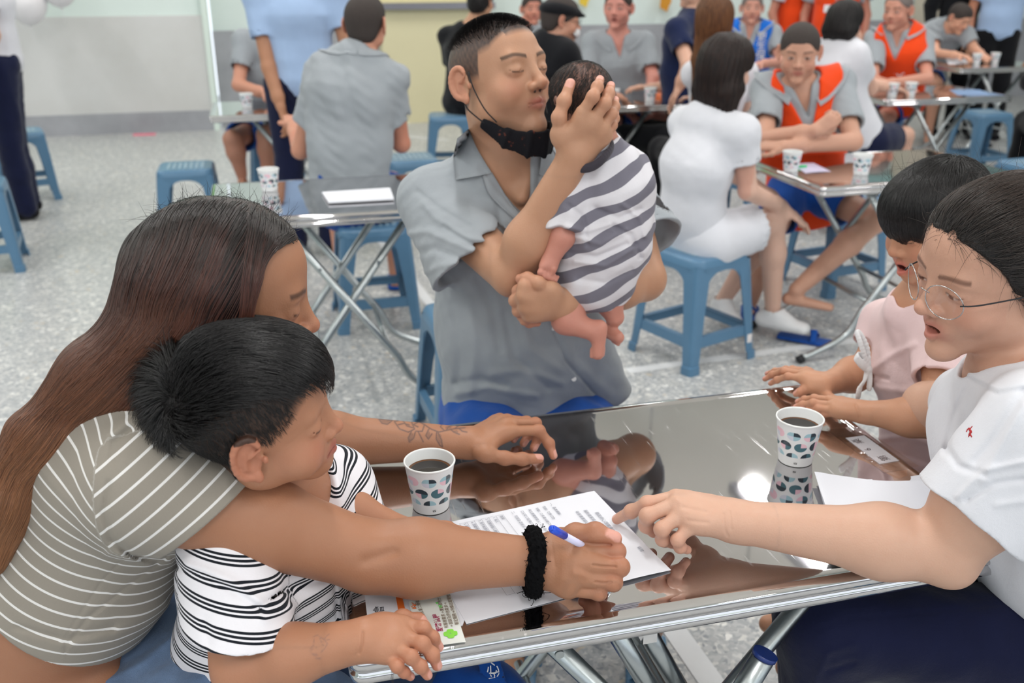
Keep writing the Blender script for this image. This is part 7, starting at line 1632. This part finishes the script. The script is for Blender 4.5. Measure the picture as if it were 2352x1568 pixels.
# ================================================================== small things around the hall
# reading matter and pens on the other tables
quad_sheet('booklet',Z(740,447),Z(896,437),Z(905,462),Z(755,470),M['paper'],ZT+.004,lambda s,t:0,'white booklet with a green corner lying on the table edge behind the mother','booklet',4,4,.006)
quad_sheet('leaflet',Z(1820,378),Z(1890,372),Z(1935,392),Z(1850,398),M['lilac'],ZT,lambda s,t:.002*math.sin(s*5),'pale lilac leaflet beside the green pen on the vest man\'s table','leaflet',8,4)
b=MB(); p=Z(1832,386); b.tube([p+[0,0,.006]-p,Z(1852,385)+[0,0,.006]-p],.005,12); o=b.build('green_pen',M['pen_green'],None) if 'pen_green' in M else None
M['pen_green']=simple('bright_green_plastic',(40,206,120),.3)
if o is None: o=b.build('green_pen',M['pen_green'])
o.location=p; tag(o,'short bright green pen by the first cup on the vest man\'s table','pen')
quad_sheet('leaflet',Z(1500,214),Z(1545,212),Z(1556,232),Z(1508,232),M['ink_orange'],ZT,lambda s,t:0,'orange sheet under the cup near the woman with long brown hair','leaflet',4,4)
quad_sheet('leaflet',Z(2180,206),Z(2250,206),Z(2275,218),Z(2200,219),M['midblue'],ZT,lambda s,t:0,'pale blue leaflet on the older man\'s table','leaflet',4,4)
quad_sheet('writing_sheet',Z(2170,135),Z(2215,134),Z(2225,146),Z(2180,148),M['paper'],ZT,lambda s,t:0,'white sheet the bending young man writes on','paper',4,4)
b=MB(); p=Z(600,222); b.box((0,0,.01),(.15,.07,.018),rot2(-.3)); o=b.build('phone',M['rubber']); o.location=p; tag(o,'dark phone lying by the forearms of the man in blue shorts','phone')
# balloons on the left wall
def balloon(px,py,yy,r,lab):
    e=empty('balloon',Y(px,py,yy)); tag(e,lab,'balloon',None)
    b=MB(); pr=[(0,-r*1.16)]+[(r*math.sin(a)*(1-.10*(math.cos(a)>0)*math.cos(a)),-r*1.12*math.cos(a)) for a in np.linspace(.15,math.pi-.02,18)]; b.lathe(pr,seg=32); b.build('skin',M['balloon'],e)
    b=MB(); b.lathe([(.004,-r*1.14),(.012,-r*1.2),(.010,-r*1.22)],seg=12); b.tube(bez([(0,0,-r*1.2),(.01,0,-r*1.5),(0,0,-r*2)],4),.0015,5); b.build('knot',M['balloon'],e)
M['balloon']=simple('white_balloon_latex',(238,236,240),.25,var=.01)
balloon(62,8,8.6,.16,'white balloon at the upper left in front of the wall'); balloon(134,-30,8.7,.15,'paler balloon higher up, cut by the top edge of the photo')
# paper decorations on the wall
def deco(px,py,r,mat,lab,k):
    u_=None; r_=ray(px,py); t=(WV+.13)/(r_@VX); c=C0+r_*t; b=MB(); pts=[]
    for q in np.linspace(0,2*math.pi,33)[:-1]:
        rr=r*(1+.12*math.cos(5*q)); pts.append(UX*rr*math.cos(q)*.6+A_(0,0,1)*rr*math.sin(q))
    b.prism(pts,-VX,.01); o=b.build('paper_decoration',mat); o.location=c; tag(o,lab,'wall decoration')
M['deco_orange']=simple('orange_card',(214,148,44),.7); M['deco_yellow']=simple('yellow_card',(232,200,70),.7)
deco(1528,2,.10,M['deco_orange'],'orange paper decoration on the wall above the man in navy',0); deco(1342,-6,.09,M['deco_yellow'],'yellow paper decoration on the wall above the flat cap',1)
# badge and prints on the vests
def decal(fig,px,py,yy,size,txt,mat,nm,w_=None,h_=None):
    root=[c for c in fig['root'].children if c.name.startswith(('vest','shirt'))][-1]; sdf=fig['garment']; rd=nrm(ray(px,py)); p=Y(px,py,yy)-rd*.45
    for _ in range(60): p=p+rd*max(sdf.d(p[None])[0],0)*.8
    if np.linalg.norm(p-fig['org'])>3: p=Y(px,py,yy)
    p=p-rd*.004; o_=p-fig['org']; an=math.atan2(fig['F'][1],fig['F'][0])+math.pi/2
    if txt: o=text(txt,size,root,o_,0,mat,nm,.001,.95)
    else: b=MB(); b.box((0,0,0),(w_,h_,.004)); o=b.build(nm,mat,root); o.location=o_
    o.rotation_euler=(math.pi/2-.1,0,an); return o
decal(om,1785,268,4.3,.045,'人',M['whiteprint'],'printed_mark'); decal(bv,1738,92,7.8,.075,'更\n生\n保\n護',M['whiteprint'],'printed_character')
decal(ov,2052,172,6.8,.07,'心',M['whiteprint'],'printed_mark'); decal(sv,1905,20,8.5,.07,None,M['whiteprint'],'name_badge',.09,.06)
# blue bag with a strap under the near corner of the table
bg=empty('cloth_bag',Z(1060,1600,.30)); tag(bg,'royal blue cloth bag with a printed strap under the near table edge','bag')
S=SD(); p=Y(1075,1600,1.16); S.u(EL(p,(.10,.07,.055)),0); S.fn(lambda P,D:D-.004*vnoise(P,50,4)); o=sculpt('pouch',S,.005,M['shorts'],bg,origin=A_(*bg.location))
S=SD(); S.u(EC(Y(1122,1515,1.16),Y(1145,1600,1.12),.018,.018,(1,0,0),.003,.003),0); s=sculpt('strap',S,.003,M['shorts'],bg,origin=A_(*bg.location))
for k_,(ch_c,(x,y)) in enumerate((('心',(1117,1546)),('采',(1121,1568)))):
    o=text(ch_c,.020,s,Y(x,y,1.135)-A_(*bg.location),0,M['whiteprint'],'printed_character',.0002); o.rotation_euler=(math.pi/2-.35,0,.1)
